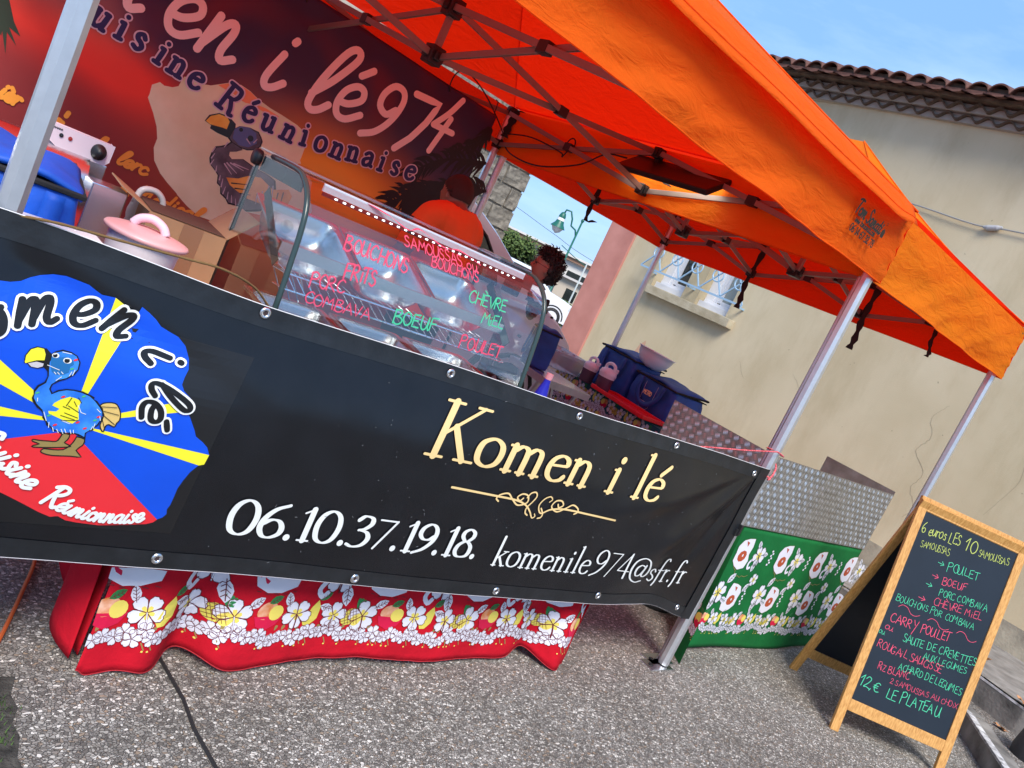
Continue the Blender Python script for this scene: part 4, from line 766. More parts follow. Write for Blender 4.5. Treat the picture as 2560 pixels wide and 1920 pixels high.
gm = MB().lathe([(.0065, 0), (.0075, .003), (.011, .0045), (.0145, .003), (.0155, 0)], 20, caps=False, M=Matrix.Rotation(radians(90), 4, 'X'))
ge = gm.build('eyelet', M_steel, fb, smooth=True); gh = MB().lathe([(.001, .0006), (.0068, .0006)], 16, caps=False, M=Matrix.Rotation(radians(90), 4, 'X')).build('eyelet_hole', mat('eyelet_shadow', (.05, .03, .03), .9), ge)
for i, (x, z) in enumerate(gp_):
    e_, h_ = (ge, gh) if i == 0 else (link(ge.copy(), fb), gh.copy())
    if i: link(h_, e_)
    e_.location = FB(*WZ(x, z), .0048)
def fbp(ink, name, m, lift, cut=.02): return ink.place(name, m, fb, lambda x, z, h: FB(*WZ(x, z), h), lift * 1.6, cut)
I = Ink(); I.poly([(-2.645, 1.0), (-2.672, .468), (-3.7, .44), (-3.7, 1.02)]); fbp(I, 'print_patch', M_grey_print, .0010)
I = Ink(); I.poly(mm(ART['isl'])); fbp(I, 'island_emblem', M_pblue, .0014)
I = Ink(); [I.poly(mm(q)) for q in ART['rays']]; fbp(I, 'emblem_rays', M_pyel, .0018)
I = Ink(); I.poly(mm(ART['red'])); fbp(I, 'emblem_hill', M_pred, .0021)
I = Ink()
for q in ART['leg']: I.ribbon(smooth_pts(mm(q) + [mm(q)[0]], 2), lambda t, d: .0014)
I.poly(mm(ART['body'])); I.poly(mm(ART['beak'])); I.ribbon(smooth_pts(mm(ART['tail']), 2, True), lambda t, d: .0014); fbp(I, 'bird_outline', M_pblk, .0026)
I = Ink(); [I.poly(mm(q)) for q in ART['leg']]; fbp(I, 'bird_legs', M_tan, .0024)
I = Ink(); I.poly(mm(ART['tail'])); fbp(I, 'bird_tail', M_tail, .0025)
I = Ink(); I.poly(mm(ART['blue'])); fbp(I, 'bird_body', M_bird, .0029)
I = Ink(); I.poly(mm(ART['face'])); fbp(I, 'bird_face', M_teal, .0032)
I = Ink(); I.poly(mm(ART['beaky'])); I.poly(mm(ART['wing'])); fbp(I, 'bird_beak_and_wing', M_pyel, .0032)
I = Ink(); I.poly(mm(ART['beakl'])); fbp(I, 'bird_lower_beak', M_pgrey, .0033)
I = Ink()
for q in ART['ticks']: I.ribbon(smooth_pts(mm(q), 3), lambda t, d: .0007)
for k, q in enumerate(mm(ART['eyes'])): I.disc(q, .0075 + .0015 * k, 14, .006 + .001 * k)
fbp(I, 'bird_highlights', M_white, .0035)
I = Ink()
for q in ART['bticks']: I.ribbon(smooth_pts(mm(q), 3), lambda t, d: .0008)
for k, q in enumerate(mm(ART['eyes'])): I.disc((q[0] - .001, q[1]), .0048 + .001 * k, 12)
fbp(I, 'bird_ink_lines', M_pblk, .0038)
for k, m_ in ((0, M_pred), (1, M_pgreen)):
    I = Ink()
    for x, z, c in ART['spots']:
        if c == k: I.disc((x / 1000, z / 1000), .005, 8, .0025, rot=.6)
    fbp(I, 'bird_paint_dabs', m_, .0036)
# lettering around the emblem
for pen, m_, lf in ((.118, M_white, .0040), (.070, M_pblk, .0048)):
    I = Ink()
    for ch, x, z, a, s_ in (('K', -3.345, .76, 66, .12), ('o', -3.228, .893, 48, .125), ('m', -3.188, .935, 24, .125), ('e', -3.094, .970, 6, .125), ('n', -3.026, .978, -14, .13), ('i', -2.917, .958, -76, .128), ('l', -2.868, .885, -92, .12), ('\u00e9', -2.862, .836, -108, .12)):
        write(I, ch, SCR, (x, z), s_ * .95, pen, shear=.12, rot=radians(a), thin=(.7 if pen < .1 else .82))
    fbp(I, 'arched_lettering', m_, lf)
def along(pts, start=0):
    P_ = smooth_pts(pts, 8); D_ = [0]
    for a, b in zip(P_[:-1], P_[1:]): D_.append(D_[-1] + (b - a).length)
    def f(s_):
        s_ += start
        for i in range(len(D_) - 1):
            if D_[i + 1] >= s_ or i == len(D_) - 2:
                t = (s_ - D_[i]) / max(1e-9, D_[i + 1] - D_[i]); p = P_[i].lerp(P_[i + 1], t); d = P_[i + 1] - P_[i]; return (p.x, p.y), atan2(d.y, d.x)
    return f
I = Ink(); write(I, 'uisine', SCR, 0, .056, .085, shear=.2, angle_fn=along([(-3.160, .628), (-3.12, .600), (-3.08, .570), (-3.031, .537), (-3.0, .52)]))
write(I, 'R', SCR, (-3.012, .522), .058, .085, shear=.2, rot=radians(-20)); write(I, '\u00e9unionnaise', SCR, 0, .046, .085, shear=.2, angle_fn=along([(-2.975, .508), (-2.93, .494), (-2.87, .486), (-2.80, .490), (-2.74, .506)]))
write(I, 'C', {'C': (.6, [[(.5,.85),(.35,1),(.12,.8),(.04,.35),(.2,0),(.45,.12)]])}, (-3.20, .655), .06, .085, shear=.2, rot=radians(-40)); fbp(I, 'curved_lettering', M_white, .0042)
I = Ink(); write(I, 'Komen i l\u00e9', SER, (-1.982, .838), .192, .072, width=1.285, thin=.34)
fbp(I, 'gold_lettering', M_gold, .0026); I = Ink()
y0 = .737
I.ribbon(smooth_pts([(-1.812, .741), (-1.62, .738), (-1.50, .735), (-1.44, .722), (-1.405, .70), (-1.39, .685), (-1.378, .676), (-1.368, .684), (-1.376, .694)], 6), lambda t, d: .0042 * (1 - .5 * t))
I.ribbon(smooth_pts([(-.905, .722), (-1.08, .728), (-1.22, .732), (-1.30, .722), (-1.345, .70), (-1.372, .728), (-1.36, .758), (-1.335, .772), (-1.318, .762), (-1.328, .750)], 6), lambda t, d: .0042 * (1 - .5 * t))
for cx_, sx in ((-1.51, 1), (-1.235, -1)):
    I.ribbon(smooth_pts([(cx_ - sx * .07, y0 - .018), (cx_ - sx * .085, y0 - .008), (cx_ - sx * .075, y0 + .008), (cx_ - sx * .04, y0 + .018), (cx_ - sx * .01, y0), (cx_ + sx * .03, y0 - .02), (cx_ + sx * .07, y0 - .004), (cx_ + sx * .06, y0 + .022), (cx_ + sx * .03, y0 + .026), (cx_ + sx * .012, y0 + .01), (cx_ + sx * .03, y0 - .002), (cx_ + sx * .042, y0 + .01)], 6), lambda t, d: .0032)
I.ribbon(smooth_pts([(-1.45, .752), (-1.44, .772), (-1.418, .778), (-1.405, .762), (-1.415, .738), (-1.43, .712), (-1.425, .692), (-1.41, .684)], 6), lambda t, d: .003)
I.ribbon(smooth_pts([(-1.355, .72), (-1.335, .70), (-1.335, .684), (-1.35, .678)], 6), lambda t, d: .003)
fbp(I, 'scroll_ornament', M_gold, .0026)
I = Ink(); write(I, '06.10.37.19.18.', SER, (-2.535, .4885), .108, .088, width=.975, thin=.32); fbp(I, 'phone_lettering', M_white, .0026); I = Ink(); write(I, 'komenile', SER, (-1.476, .468), .118, .052, width=.56, thin=.35)
write(I, '974@sfr.fr', SER, (-.905, .466), .118, .05, width=.70, thin=.35); fbp(I, 'email_lettering', M_white, .0026)
I = Ink(); rnd = random.Random(12)
for k in range(95):
    x = rnd.uniform(-2.6, -.15); z = rnd.uniform(.40, 1.08); a = rnd.uniform(0, 3.1); l = rnd.choice([.0015, .002, .003, .008]); I.ribbon([Vector((x, z, 0)), Vector((x + l * cos(a) / 2, z + l * sin(a) / 2 + .0005, 0)), Vector((x + l * cos(a), z + l * sin(a), 0))], lambda t, d: rnd.choice([.0006, .0009, .0004]))
fbp(I, 'flakes_and_scuffs', mat('scuff', (.22, .23, .24), .7), .003)
# ropes tying the banner
def rope(name, pts, r_, m, label, cat='rope'):
    P_ = smooth_pts(pts, 10); o = MB().tube(P_, [r_ * (1 + .12 * sin(i * 1.9)) for i in range(len(P_))], 7).build(name, m, smooth=True); return tag(o, label, cat)
rope('brown_cord', [(-3.27, -.03, 1.17), (-3.19, -.04, 1.184), (-3.074, -.035, 1.189), (-2.914, -.03, 1.197), (-2.819, -.02, 1.199), (-2.70, .04, 1.17), (-2.62, .06, 1.12)], .0032, mat('brown_cord', (.17, .10, .035), .9), 'thin brown cord stretched along the top of the banner by the pink lidded tub')
M_rrope = mat('red_rope', (.55, .03, .05), .85, col2=(.75, .2, .22), vs_=120, var=.2)
rope('red_rope', [(-.60, -.01, 1.118), (-.578, -.012, 1.128), (-.3, -.02, 1.168), (-.068, -.03, 1.207), (-.035, -.035, 1.212), (.03, -.035, 1.20), (.036, .02, 1.20), (-.02, .035, 1.205), (-.035, -.0, 1.21)], .0035, M_rrope, 'thin red cord stretched from the banner to a loop round the tent pole')
rope('knotted_rope', [(-.01, -.045, 1.085), (.01, -.04, 1.095), (.03, -.03, 1.11), (.045, -.02, 1.13), (.05, .0, 1.15), (.03, .03, 1.13), (.0, .03, 1.10), (-.03, .0, 1.085), (-.01, -.045, 1.083), (-.03, -.05, 1.075)], .005, M_rrope, 'knotted red cord holding the banner eyelet to the tent pole')
# small black clip on the pole
o = MB().box((-.06, -.05, .765), (-.03, -.028, .80)).box((-.045, -.056, .772), (-.028, -.03, .826)).build('clip', M_blk, bevel=.002); tag(o, 'small black spring clip pinching the banner edge at the tent pole', 'clip')
# print on the front valance of the first tent
def VF(x, z, h): return Vector((x + 1.64, -.044 - .030 - h - 1.5, z))
I = Ink()
SC2 = dict(SCR); SC2['T'] = (.55, [[(-.08, .88), (.2, .98), (.56, .97)], [(.3, .98), (.2, .5), (.16, 0)]]); SC2['S'] = (.5, [[(.42, .88), (.26, 1), (.1, .84), (.18, .58), (.36, .4), (.34, .12), (.16, -.02), (-.02, .1)]]); SC2['t'] = (.34, [[(.24, .85), (.14, .2), (.2, 0), (.3, .06)], [(.04, .52), (.34, .54)]])
SC2['w'] = (.6, [[(.02, .5), (.1, 0), (.28, .4), (.34, 0), (.54, .5)]]); SC2['.'] = (.2, [[(.08, 0), (.1, .02)]])
write(I, 'Tom Sanati', SC2, (-.484, 2.276), .06, .085, shear=.1, rot=radians(-2), width=.262)
I.poly([(-.212, 2.262), (-.186, 2.262), (-.184, 2.29), (-.199, 2.303), (-.214, 2.288)]); I.ribbon(smooth_pts([(-.196 + .006 * cos(a), 2.325 + .006 * sin(a)) for a in [k * .63 for k in range(10)]], 2), lambda t, d: .0007)
write(I, 'www.tomsanati.com', SC2, (-.452, 2.243), .030, .08, width=.20)
SD = dict(SER); SD['2'] = (.5, [[(.04, .76), (.2, 1), (.4, .86), (.3, .5), (.02, .04)], [(.02, .03), (.46, .03)]])
write(I, '06 14 67 32 78', SD, (-.462, 2.203), .030, .10, width=.235)
I.place('lettering', M_pblk, t1, VF, .0)

# ---- printed backdrop at the rear of tent 1
BX0, BX1, BZ0, BZ1 = -3.45, -.175, .35, 2.40
def BB(x, z, h=0):
    y = 2.955 + .018 * noise.noise(Vector((x * 1.1, z * .8, 3))) + .008 * noise.noise(Vector((x * 3.1 + z * 2, z * 2.2 - x, 9))) - .006 * abs(sin((x * .5 + z) * 5)) ** 8
    return Vector((x, y - h, z))
def gs(x, z, cx_, cz_, sx, sz): return exp(-((x - cx_) / sx) ** 2 - ((z - cz_) / sz) ** 2)
def bcol(x, z):
    n = noise.noise(Vector((x * 1.6, z * 2.0, 5))); n2 = noise.noise(Vector((x * 3.5 + 9, z * 4, 2)))
    def mixc(a, b, t): t = max(0, min(1, t)); return [p + (q - p) * t for p, q in zip(a, b)]
    low, nav = [.26, .030, .030], [.034, .020, .065]
    c = mixc(low, [.98, .05, .025], 1.3 * exp(-((z - (1.50 - .22 * (x + 2.4))) / .17) ** 2) * sst(-1.9, -2.5, x))
    c = mixc(c, [.85, .28, .16], 1.0 * exp(-((z - (1.80 - .1 * (x + 2.6))) / .16) ** 2) * sst(-2.2, -2.7, x))
    c = mixc(c, nav, sst(-2.75, -2.25, x + (z - 1.7) * .9) * sst(1.50, 1.78, z + .0 * x))
    c = mixc(c, [.02, .028, .10], .8 * max(0, n) * sst(1.6, 1.8, z)); c = mixc(c, [.16, .018, .035], 1.2 * max(0, n2) * sst(1.5, 1.8, z))
    c = mixc(c, [.28, .09, .08], .7 * gs(x, z, -1.25, 1.72, .5, .09))
    c = mixc(c, [.98, .42, .03], 1.4 * gs(x, z, -1.15, 1.38, .55, .27)); c = mixc(c, [1.0, .66, .10], 1.1 * gs(x, z, -1.0, 1.35, .35, .16)); c = mixc(c, [.8, .2, .03], .8 * gs(x, z, -1.3, 1.05, .6, .3))
    return c
bk = thing('printed_backdrop', 'large printed backdrop in red, orange and navy with the shop name behind the counter', 'banner', (0, 0, 0))
bmesh_ = MB().grid(130, 84, lambda u, v: BB(BX0 + (BX1 - BX0) * u, BZ0 + (BZ1 - .0 - .07 * u - BZ0) * v))
M_back = mat('backdrop_print', (.5, .5, .5), .62, bump=.06, bs=20); _n, _l, _b = nodes(M_back); _a = _n.new('ShaderNodeVertexColor'); _a.layer_name = 'print'; _l.new(_a.outputs[0], _b.inputs['Base Color'])
bs_ = bmesh_.build('sheet', M_back, bk, smooth=True); ca = bs_.data.color_attributes.new('print', 'FLOAT_COLOR', 'POINT')
for i, v in enumerate(bs_.data.vertices): ca.data[i].color = (*bcol(v.co.x, v.co.z), 1)
thick(bs_, .001, 1)
def bkp(ink, name, m, lift, cut=.06): return ink.place(name, m, bk, lambda x, z, h: BB(x, z, h), lift, cut)
I = Ink(); I.poly(mm(ART['bisl'])); bkp(I, 'island_shape', mat('print_parchment', (.84, .84, .48), .6, col2=(.92, .94, .60), vs_=4, var=.1, detail=8), .002)
I = Ink(); I.poly(mm(ART['bglow'])); bkp(I, 'island_glow', mat('print_peach', (.93, .36, .14), .6), .0028)
I = Ink(); I.poly(mm(ART['bbody'])); I.poly(mm(ART['bneck'])); I.poly(mm(ART['bbeak'])); bkp(I, 'bird_outline', M_pblk, .0032)
I = Ink(); 
def shrink(q, k):
    cx_ = sum(p[0] for p in q) / len(q); cz_ = sum(p[1] for p in q) / len(q); return [(cx_ + (p[0] - cx_) * k, cz_ + (p[1] - cz_) * k) for p in q]
I.poly(shrink(mm(ART['bbody']), .9)); I.poly(shrink(mm(ART['bneck']), .95)); bkp(I, 'bird_feathers', mat('print_slate', (.10, .105, .12), .6, col2=(.17, .17, .19), vs_=14, var=.3), .0040)
I = Ink(); I.poly(mm(ART['bwing'])); bkp(I, 'bird_wing', mat('print_amber', (.88, .38, .05), .6, col2=(.95, .62, .12), vs_=9, var=.2), .0046)
I = Ink(); I.poly(mm(ART['bbeaky'])); bkp(I, 'bird_beak', mat('print_beak', (.93, .50, .05), .6, col2=(.95, .68, .12), vs_=14, var=.1), .0046)
I = Ink(); I.poly(mm(ART['bface'])); bkp(I, 'bird_face', mat('print_dusty_blue', (.10, .17, .34), .6), .0046)
I = Ink(); [I.ribbon(smooth_pts(mm(q), 3), lambda t, d: .004 * (1 - .6 * t)) for q in ART['bt2']]; bkp(I, 'bird_highlights', M_pgrey, .0050)
I = Ink(); [I.ribbon(smooth_pts(mm(q), 3), lambda t, d: .004 * (1 - .6 * t)) for q in ART['bo']]; I.disc((-1.775, 1.478 + .02), .012); I.disc((-1.705, 1.475), .018); bkp(I, 'bird_ink_lines', M_pblk, .0054)
I = Ink()
def frond(pts, n, ln, side=(1, -1), w_=.012, seed=0):
    P_ = smooth_pts(mm(pts), 10); r_ = random.Random(seed); I.ribbon(P_, lambda t, d: .012 * (1 - .7 * t))
    for k in range(n):
        i = int(k / n * (len(P_) - 2)); p = P_[i]; d = (P_[i + 1] - p).normalized()
        for s_ in side:
            a = radians(r_.uniform(28, 55)) * s_; q = Vector((d.x * cos(a) - d.y * sin(a), d.x * sin(a) + d.y * cos(a), 0)); L_ = ln * r_.uniform(.6, 1.1) * (1 - .3 * k / n)
            e = p + q * L_ + Vector((0, -.25 * L_ * abs(q.x), 0)); m_ = p.lerp(e, .5) + Vector((0, .02, 0)); I.ribbon(smooth_pts([(p.x, p.y), (m_.x, m_.y), (e.x, e.y)], 4), lambda t, d, w_=w_: w_ * max(.06, sin(pi * min(1, t * .9 + .12))))
for k, (nm, n, l) in enumerate((('palm1', 22, .16), ('palm2', 24, .17), ('palm3', 24, .2), ('palm4', 20, .2), ('palm5', 18, .10))): frond(ART[nm], n, l, seed=k)
I.poly([(-.178, 1.15), (-.5, 1.25), (-.62, 1.55), (-.45, 1.72), (-.178, 1.86)]); bkp(I, 'palm_silhouette', mat('print_palm', (.012, .010, .012), .6), .003)
I = Ink(); I.poly(mm(ART['leaf'])); bkp(I, 'palm_leaf', mat('print_leaf_green', (.03, .055, .03), .6), .0032)
I = Ink()
for ch, x, z, s_, a in (('K', -3.55, 1.80, .42, 4), ('o', -3.2, 1.80, .42, 0), ('m', -2.76, 1.82, .42, 0), ('e', -2.365, 1.815, .41, 0), ('n', -2.165, 1.795, .43, 0), ('i', -1.79, 1.785, .42, 0), ('l', -1.50, 1.785, .44, 0), ('\u00e9', -1.315, 1.822, .42, 3), ('9', -1.08, 1.80, .35, 2), ('7', -.825, 1.83, .37, 5), ('4', -.615, 1.925, .33, 10)):
    write(I, ch, SCR, (x, z), s_, .052 if s_ > .4 else .062, shear=.10, rot=radians(a))
bkp(I, 'script_lettering', M_coral, .0060, .05)
base = [(-2.86, 1.70), (-2.60, 1.665), (-2.45, 1.652), (-2.3, 1.632), (-2.1, 1.600), (-1.88, 1.562), (-1.70, 1.556), (-1.52, 1.557), (-1.38, 1.573), (-1.19, 1.588), (-1.0, 1.618), (-.8, 1.645), (-.60, 1.672)]
def bz(x):
    for (x0, z0), (x1, z1) in zip(base[:-1], base[1:]):
        if x <= x1: break
    t = (x - x0) / (x1 - x0); return z0 + (z1 - z0) * t, atan2(z1 - z0, x1 - x0)
TWK = dict(SER); TWK['u'] = (.58, [['L', (.12, .5), (.12, .2)], [(.12, .25), (.14, .06), (.26, -.01), (.38, .1), (.42, .2)], ['L', (.42, .5), (.42, 0)], ['h', (.03, .5), (.14, .5)], ['h', (.33, .5), (.44, .5)], ['h', (.42, 0), (.52, 0)]]); TWK['a'] = (.5, [[(.08, .42), (.22, .51), (.36, .44), (.38, .3), (.38, .06), (.46, 0)], [(.38, .3), (.2, .28), (.06, .18), (.1, .02), (.24, 0), (.38, .12)]]); TWK['R'] = (.7, [['L', (.14, 0), (.14, .95)], ['h', (.02, 0), (.27, 0)], ['h', (.02, .95), (.3, .95)], [(.2, .95), (.46, .92), (.52, .72), (.42, .52), (.16, .48)], [(.34, .48), (.5, .2), (.56, 0), (.68, 0)]])
cs = list(zip('uisine', (-2.655, -2.545, -2.450, -2.335, -2.235, -2.125))) + list(zip('R\u00e9unionnaise', (-1.925, -1.78, -1.655, -1.525, -1.415, -1.305, -1.19, -1.075, -.965, -.865, -.76, -.645)))
for pen, m_, lf in ((.145, mat('print_pale_lilac', (.75, .62, .66), .6), .0064), (.088, M_navy, .0072)):
    I = Ink()
    for k, (ch, x) in enumerate(cs):
        z, a = bz(x); wd = TWK[ACC.get(ch, (ch,))[0]][0]; write(I, ch, TWK, (x - wd * .075 + .012, z), .16, pen, shear=.06, rot=a + radians((-6, 3, 5, -4, 4, 0)[k % 6] * .5), thin=.75)
    bkp(I, 'typewriter_lettering', m_, lf, .05)
I = Ink(); write(I, 'lerc', SCR, (-2.335, 1.058), .082, .105, shear=.15, width=.165, rot=radians(-3)); write(I, "L'", SCR | {'L': SCR['l']}, (-2.46, 1.07), .09, .1, shear=.1); write(I, "o'", SCR, (-2.675, 1.105), .1, .12)
write(I, 'i\u00e8r', SCR | {'\u00e8': SCR['e']}, (-2.93, 1.15), .085, .12, rot=radians(-8)); write(I, 'n M\u00e9dical', SCR, (-2.275, .905), .088, .10, shear=.12, width=.46)
bkp(I, 'orange_lettering', M_porange, .006, .06)
for x in (-.20, -1.7, -3.2): MB().tube([(x, 2.95, BZ1 - .09), (x + .01, 2.98, BZ1 + .02), (x, 3.0, BZ1 + .03)], .004, 6).build('tie', M_rubber, bk)
# ======================= TABLES, CLOTHS =======================
M_cred = mat('red_cotton', (.50, .007, .020), .9, var=.15, vs_=5, bump=.5, bs=22, spec=.15)
M_cgrn = mat('green_cotton', (.004, .13, .03), .8, var=.15, vs_=4, bump=.4, bs=14, spec=.25)
M_ctea = mat('teal_cotton', (.005, .10, .13), .8, var=.15, vs_=4, bump=.25, bs=30)
M_fl = mat('print_flower_white', (.72, .72, .80), .8); M_flc = mat('print_flower_yellow', (.80, .66, .12), .8); M_maroon = mat('print_maroon', (.13, .01, .02), .8)
M_melon = mat('print_melon', (.62, .0, .05), .8); M_orf = mat('print_papaya', (.72, .22, .05), .8, col2=(.85, .5, .35), vs_=30, var=.1); M_pgr2 = mat('print_leaf', (.02, .22, .06), .8); M_pine = mat('print_pineapple', (.72, .62, .10), .8)
def petal(ink, c, a, l, w_):
    P_ = [(0, 0), (.3, .55), (.62, .95), (.9, .8), (1.0, .3), (.93, 0), (1.0, -.3), (.9, -.8), (.62, -.95), (.3, -.55)]
    ink.poly([(c[0] + l * x * cos(a) - w_ * y * sin(a), c[1] + l * x * sin(a) + w_ * y * cos(a)) for x, y in P_])
def petal_line(ink, c, a, l, w_, t_):
    P_ = [(0, 0), (.3, .55), (.62, .95), (.9, .8), (1.0, .3), (.93, 0), (1.0, -.3), (.9, -.8), (.62, -.95), (.3, -.55), (0, 0)]
    ink.ribbon([Vector((c[0] + l * x * cos(a) - w_ * y * sin(a), c[1] + l * x * sin(a) + w_ * y * cos(a), 0)) for x, y in P_], lambda t, d: t_, cap=False)
def hibiscus(L_, c, s_, rot=0):
    for k in range(5): petal(L_['w'], c, rot + k * 1.2566, s_, s_ * .42); petal_line(L_['m'], c, rot + k * 1.2566, s_, s_ * .42, s_ * .022)
    for k in range(5): a = rot + k * 1.2566; petal(L_['y'], c, a, s_ * .42, s_ * .13)
    L_['m'].ribbon(smooth_pts([(c[0], c[1]), (c[0] + s_ * .1, c[1] - s_ * .5), (c[0] + s_ * .12, c[1] - s_ * .95)], 3), lambda t, d: s_ * .045); L_['w2'].ribbon(smooth_pts([(c[0], c[1]), (c[0] + s_ * .1, c[1] - s_ * .5), (c[0] + s_ * .12, c[1] - s_ * .9)], 3), lambda t, d: s_ * .028)
def wleaf(L_, c, a, s_):
    P_ = [(0, 0), (.25, .2), (.5, .27), (.8, .18), (1, 0), (.8, -.18), (.5, -.27), (.25, -.2)]
    L_['w'].poly([(c[0] + s_ * (x * cos(a) - y * sin(a)), c[1] + s_ * (x * sin(a) + y * cos(a))) for x, y in P_])
    f = lambda x, y: (c[0] + s_ * (x * cos(a) - y * sin(a)), c[1] + s_ * (x * sin(a) + y * cos(a)))
    for x0 in (.25, .45, .65):
        for sg in (1, -1): L_['m'].ribbon(smooth_pts([f(x0, 0), f(x0 + .13, .15 * sg)], 2), lambda t, d: s_ * .014)
    L_['m'].ribbon(smooth_pts([f(.05, 0), f(.9, 0)], 2), lambda t, d: s_ * .016)
def new_layers(): return {k: Ink() for k in ('w', 'm', 'y', 'w2', 'melon', 'papaya', 'g', 'p', 'tan')}
def border(L_, x0, x1, z0, s_=1.0, seed=1, gap=.47):
    r_ = random.Random(seed); x = x0
    while x < x1:                                           # garland of small blossoms
        c = (x + r_.uniform(-.004, .004), z0 + r_.uniform(-.010, .022) * s_ + .012 * sin(x * 21) * s_); s2 = .026 * s_ * r_.uniform(.85, 1.15); a0 = r_.uniform(0, 6)
        for k in range(5): petal(L_['w'], c, a0 + k * 1.2566, s2, s2 * .42); petal_line(L_['m'], c, a0 + k * 1.2566, s2, s2 * .42, s2 * .022)
        if r_.random() < .5: L_['y'].disc((c[0] + r_.uniform(-.01, .01), z0 - .034 * s_), .0035 * s_, 6); L_['tan'].ribbon(smooth_pts([(c[0], z0 - .01), (c[0] + .012, z0 - .03 * s_)], 2), lambda t, d: .0018)
        if r_.random() < .35: petal(L_['tan'], (c[0], z0 + .022 * s_), 1.3, .02 * s_, .006 * s_)
        x += .026 * s_
    x = x0 - .1; i = 0
    while x < x1 + .05:
        h = z0 + .075 * s_
        hibiscus(L_, (x, h), .058 * s_, .5); wleaf(L_, (x + .035 * s_, h + .03 * s_), .6, .06 * s_)
        # papaya, lemon slice and melon wedge
        q = x + .115 * s_
        L_['papaya'].disc((q - .008 * s_, h + .02 * s_), .036 * s_, 16, .028 * s_, rot=.3); L_['y'].disc((q + .026 * s_, h + .012 * s_), .026 * s_, 14)
        L_['melon'].poly([(q - .05 * s_, h + .002 * s_), (q + .058 * s_, h + .002 * s_), (q + .038 * s_, h - .03 * s_), (q, h - .046 * s_), (q - .034 * s_, h - .032 * s_)]); wleaf({'w': L_['g'], 'm': L_['m']}, (q - .01 * s_, h + .044 * s_), .5, .05 * s_)
        hibiscus(L_, (q + .105 * s_, h + .006), .052 * s_, 1.1); wleaf(L_, (q + .07 * s_, h + .03 * s_), 1.9, .055 * s_)
        # lemon
        q2 = q + .165 * s_; L_['p'].poly([(q2 - .03 * s_, h - .02 * s_), (q2 - .012 * s_, h + .03 * s_), (q2 + .01 * s_, h + .055 * s_), (q2 + .024 * s_, h + .03 * s_), (q2 + .022 * s_, h - .01 * s_), (q2 + .0, h - .034 * s_), (q2 - .02 * s_, h - .036 * s_)]); wleaf({'w': L_['g'], 'm': L_['m']}, (q2 + .01 * s_, h + .055 * s_), .55, .05 * s_); wleaf(L_, (q2 + .02 * s_, h + .035 * s_), -.25, .055 * s_)
        hibiscus(L_, (q2 + .085 * s_, h - .0), .05 * s_, .2)
        # pineapple
        q3 = q2 + .155 * s_; L_['p'].disc((q3, h - .004), .036 * s_, 16, .028 * s_, rot=.7)
        for k in range(-2, 3): L_['m'].ribbon(smooth_pts([(q3 - .03 * s_, h + k * .012 * s_ - .01), (q3 + .03 * s_, h + k * .012 * s_ + .01)], 2), lambda t, d: .0007 * s_); L_['m'].ribbon(smooth_pts([(q3 + k * .012 * s_ - .012, h + .028 * s_), (q3 + k * .012 * s_ + .012, h - .03 * s_)], 2), lambda t, d: .0007 * s_)
        for k in range(5): petal(L_['g'], (q3 + .018 * s_, h + .022 * s_), .35 + k * .33, .045 * s_, .007 * s_)
        L_['y'].disc((q3 + .026 * s_, h - .016 * s_), .021 * s_, 14)
        x += gap * s_
def lay_layers(L_, parent, fn, ml, lift=.001, cut=.03):
    for k, nm, m_, d in (('tan', 'printed_stems', M_tan, 0), ('p', 'printed_fruit', M_pine, .0004), ('papaya', 'printed_papaya', M_orf, .0005), ('melon', 'printed_melon', M_melon, .0009), ('g', 'printed_leaves', M_pgr2, .0007), ('w', 'printed_flowers', M_fl, .0011), ('y', 'printed_yellow', M_flc, .0015), ('m', 'printed_outlines', ml, .0019), ('w2', 'printed_stamens', M_fl, .0024)):
        if L_[k].v: L_[k].place(nm, m_, parent, fn, lift + d, cut)['kind'] = 'stuff'
def legs(parent, pts, z, m=M_blk, r_=.016):
    for x, y in pts: MB().tube([(x, y, 0), (x, y, z)], r_, 10).build('leg', m, parent)
# --- counter with the red cloth
tb1 = thing('serving_table', 'folding table under the red floral cloth carrying the glass display', 'table', (-1.76, .45, 0))
MB().box((-1.0, -.36, .90), (.99, .36, .93)).build('tabletop', M_wpl, tb1); legs(tb1, [(-.93, -.3), (-.93, .3), (.9, -.3), (.9, .3)], .9)
def RC(x, z, h=0):
    t = 1 - z / .93; fl_ = sst(.35, 1, t)
    y = .078 - .035 * fl_
    y += fl_ * (.075 * exp(-((x + 2.47) / .055) ** 2) - .045 * exp(-((x + 2.60) / .07) ** 2) - .02 * exp(-((x + 2.35) / .1) ** 2)) * sst(-2.85, -2.7, x)
    y += fl_ * (.05 * exp(-((x + .98) / .07) ** 2) - .055 * exp(-((x + .84) / .07) ** 2)) + fl_ * .012 * sin(x * 9)
    y += fl_ * -.03 * sst(-2.6, -2.75, x) + .007 * fl_ * noise.noise(Vector((x * 7, z * 5, 2))) + .004 * noise.noise(Vector((x * 16 + z * 6, z * 9, 5)))
    return Vector((x, y - h, z))
def rcb(x): return .004 + .035 * exp(-((x + 2.42) / .07) ** 2) + .018 * exp(-((x + 1.9) / .35) ** 2) + .045 * exp(-((x + .98) / .09) ** 2) + .012 * sst(-2.3, -1.6, x) * sst(-.8, -1.2, x) + .012 * exp(-((x + 2.63) / .05) ** 2) + .02 * sst(-2.735, -2.765, x) + .006 * noise.noise(Vector((x * 4, 1, 1)))
RX0, RX1 = -2.765, -.735
def rxz(u, v):
    x = RX0 + (RX1 - RX0) * u; x += .04 * (v - 1) * exp(-u * 20) * -1; z = .93 * (1 - v) + rcb(x) * v; return RC(x, z)
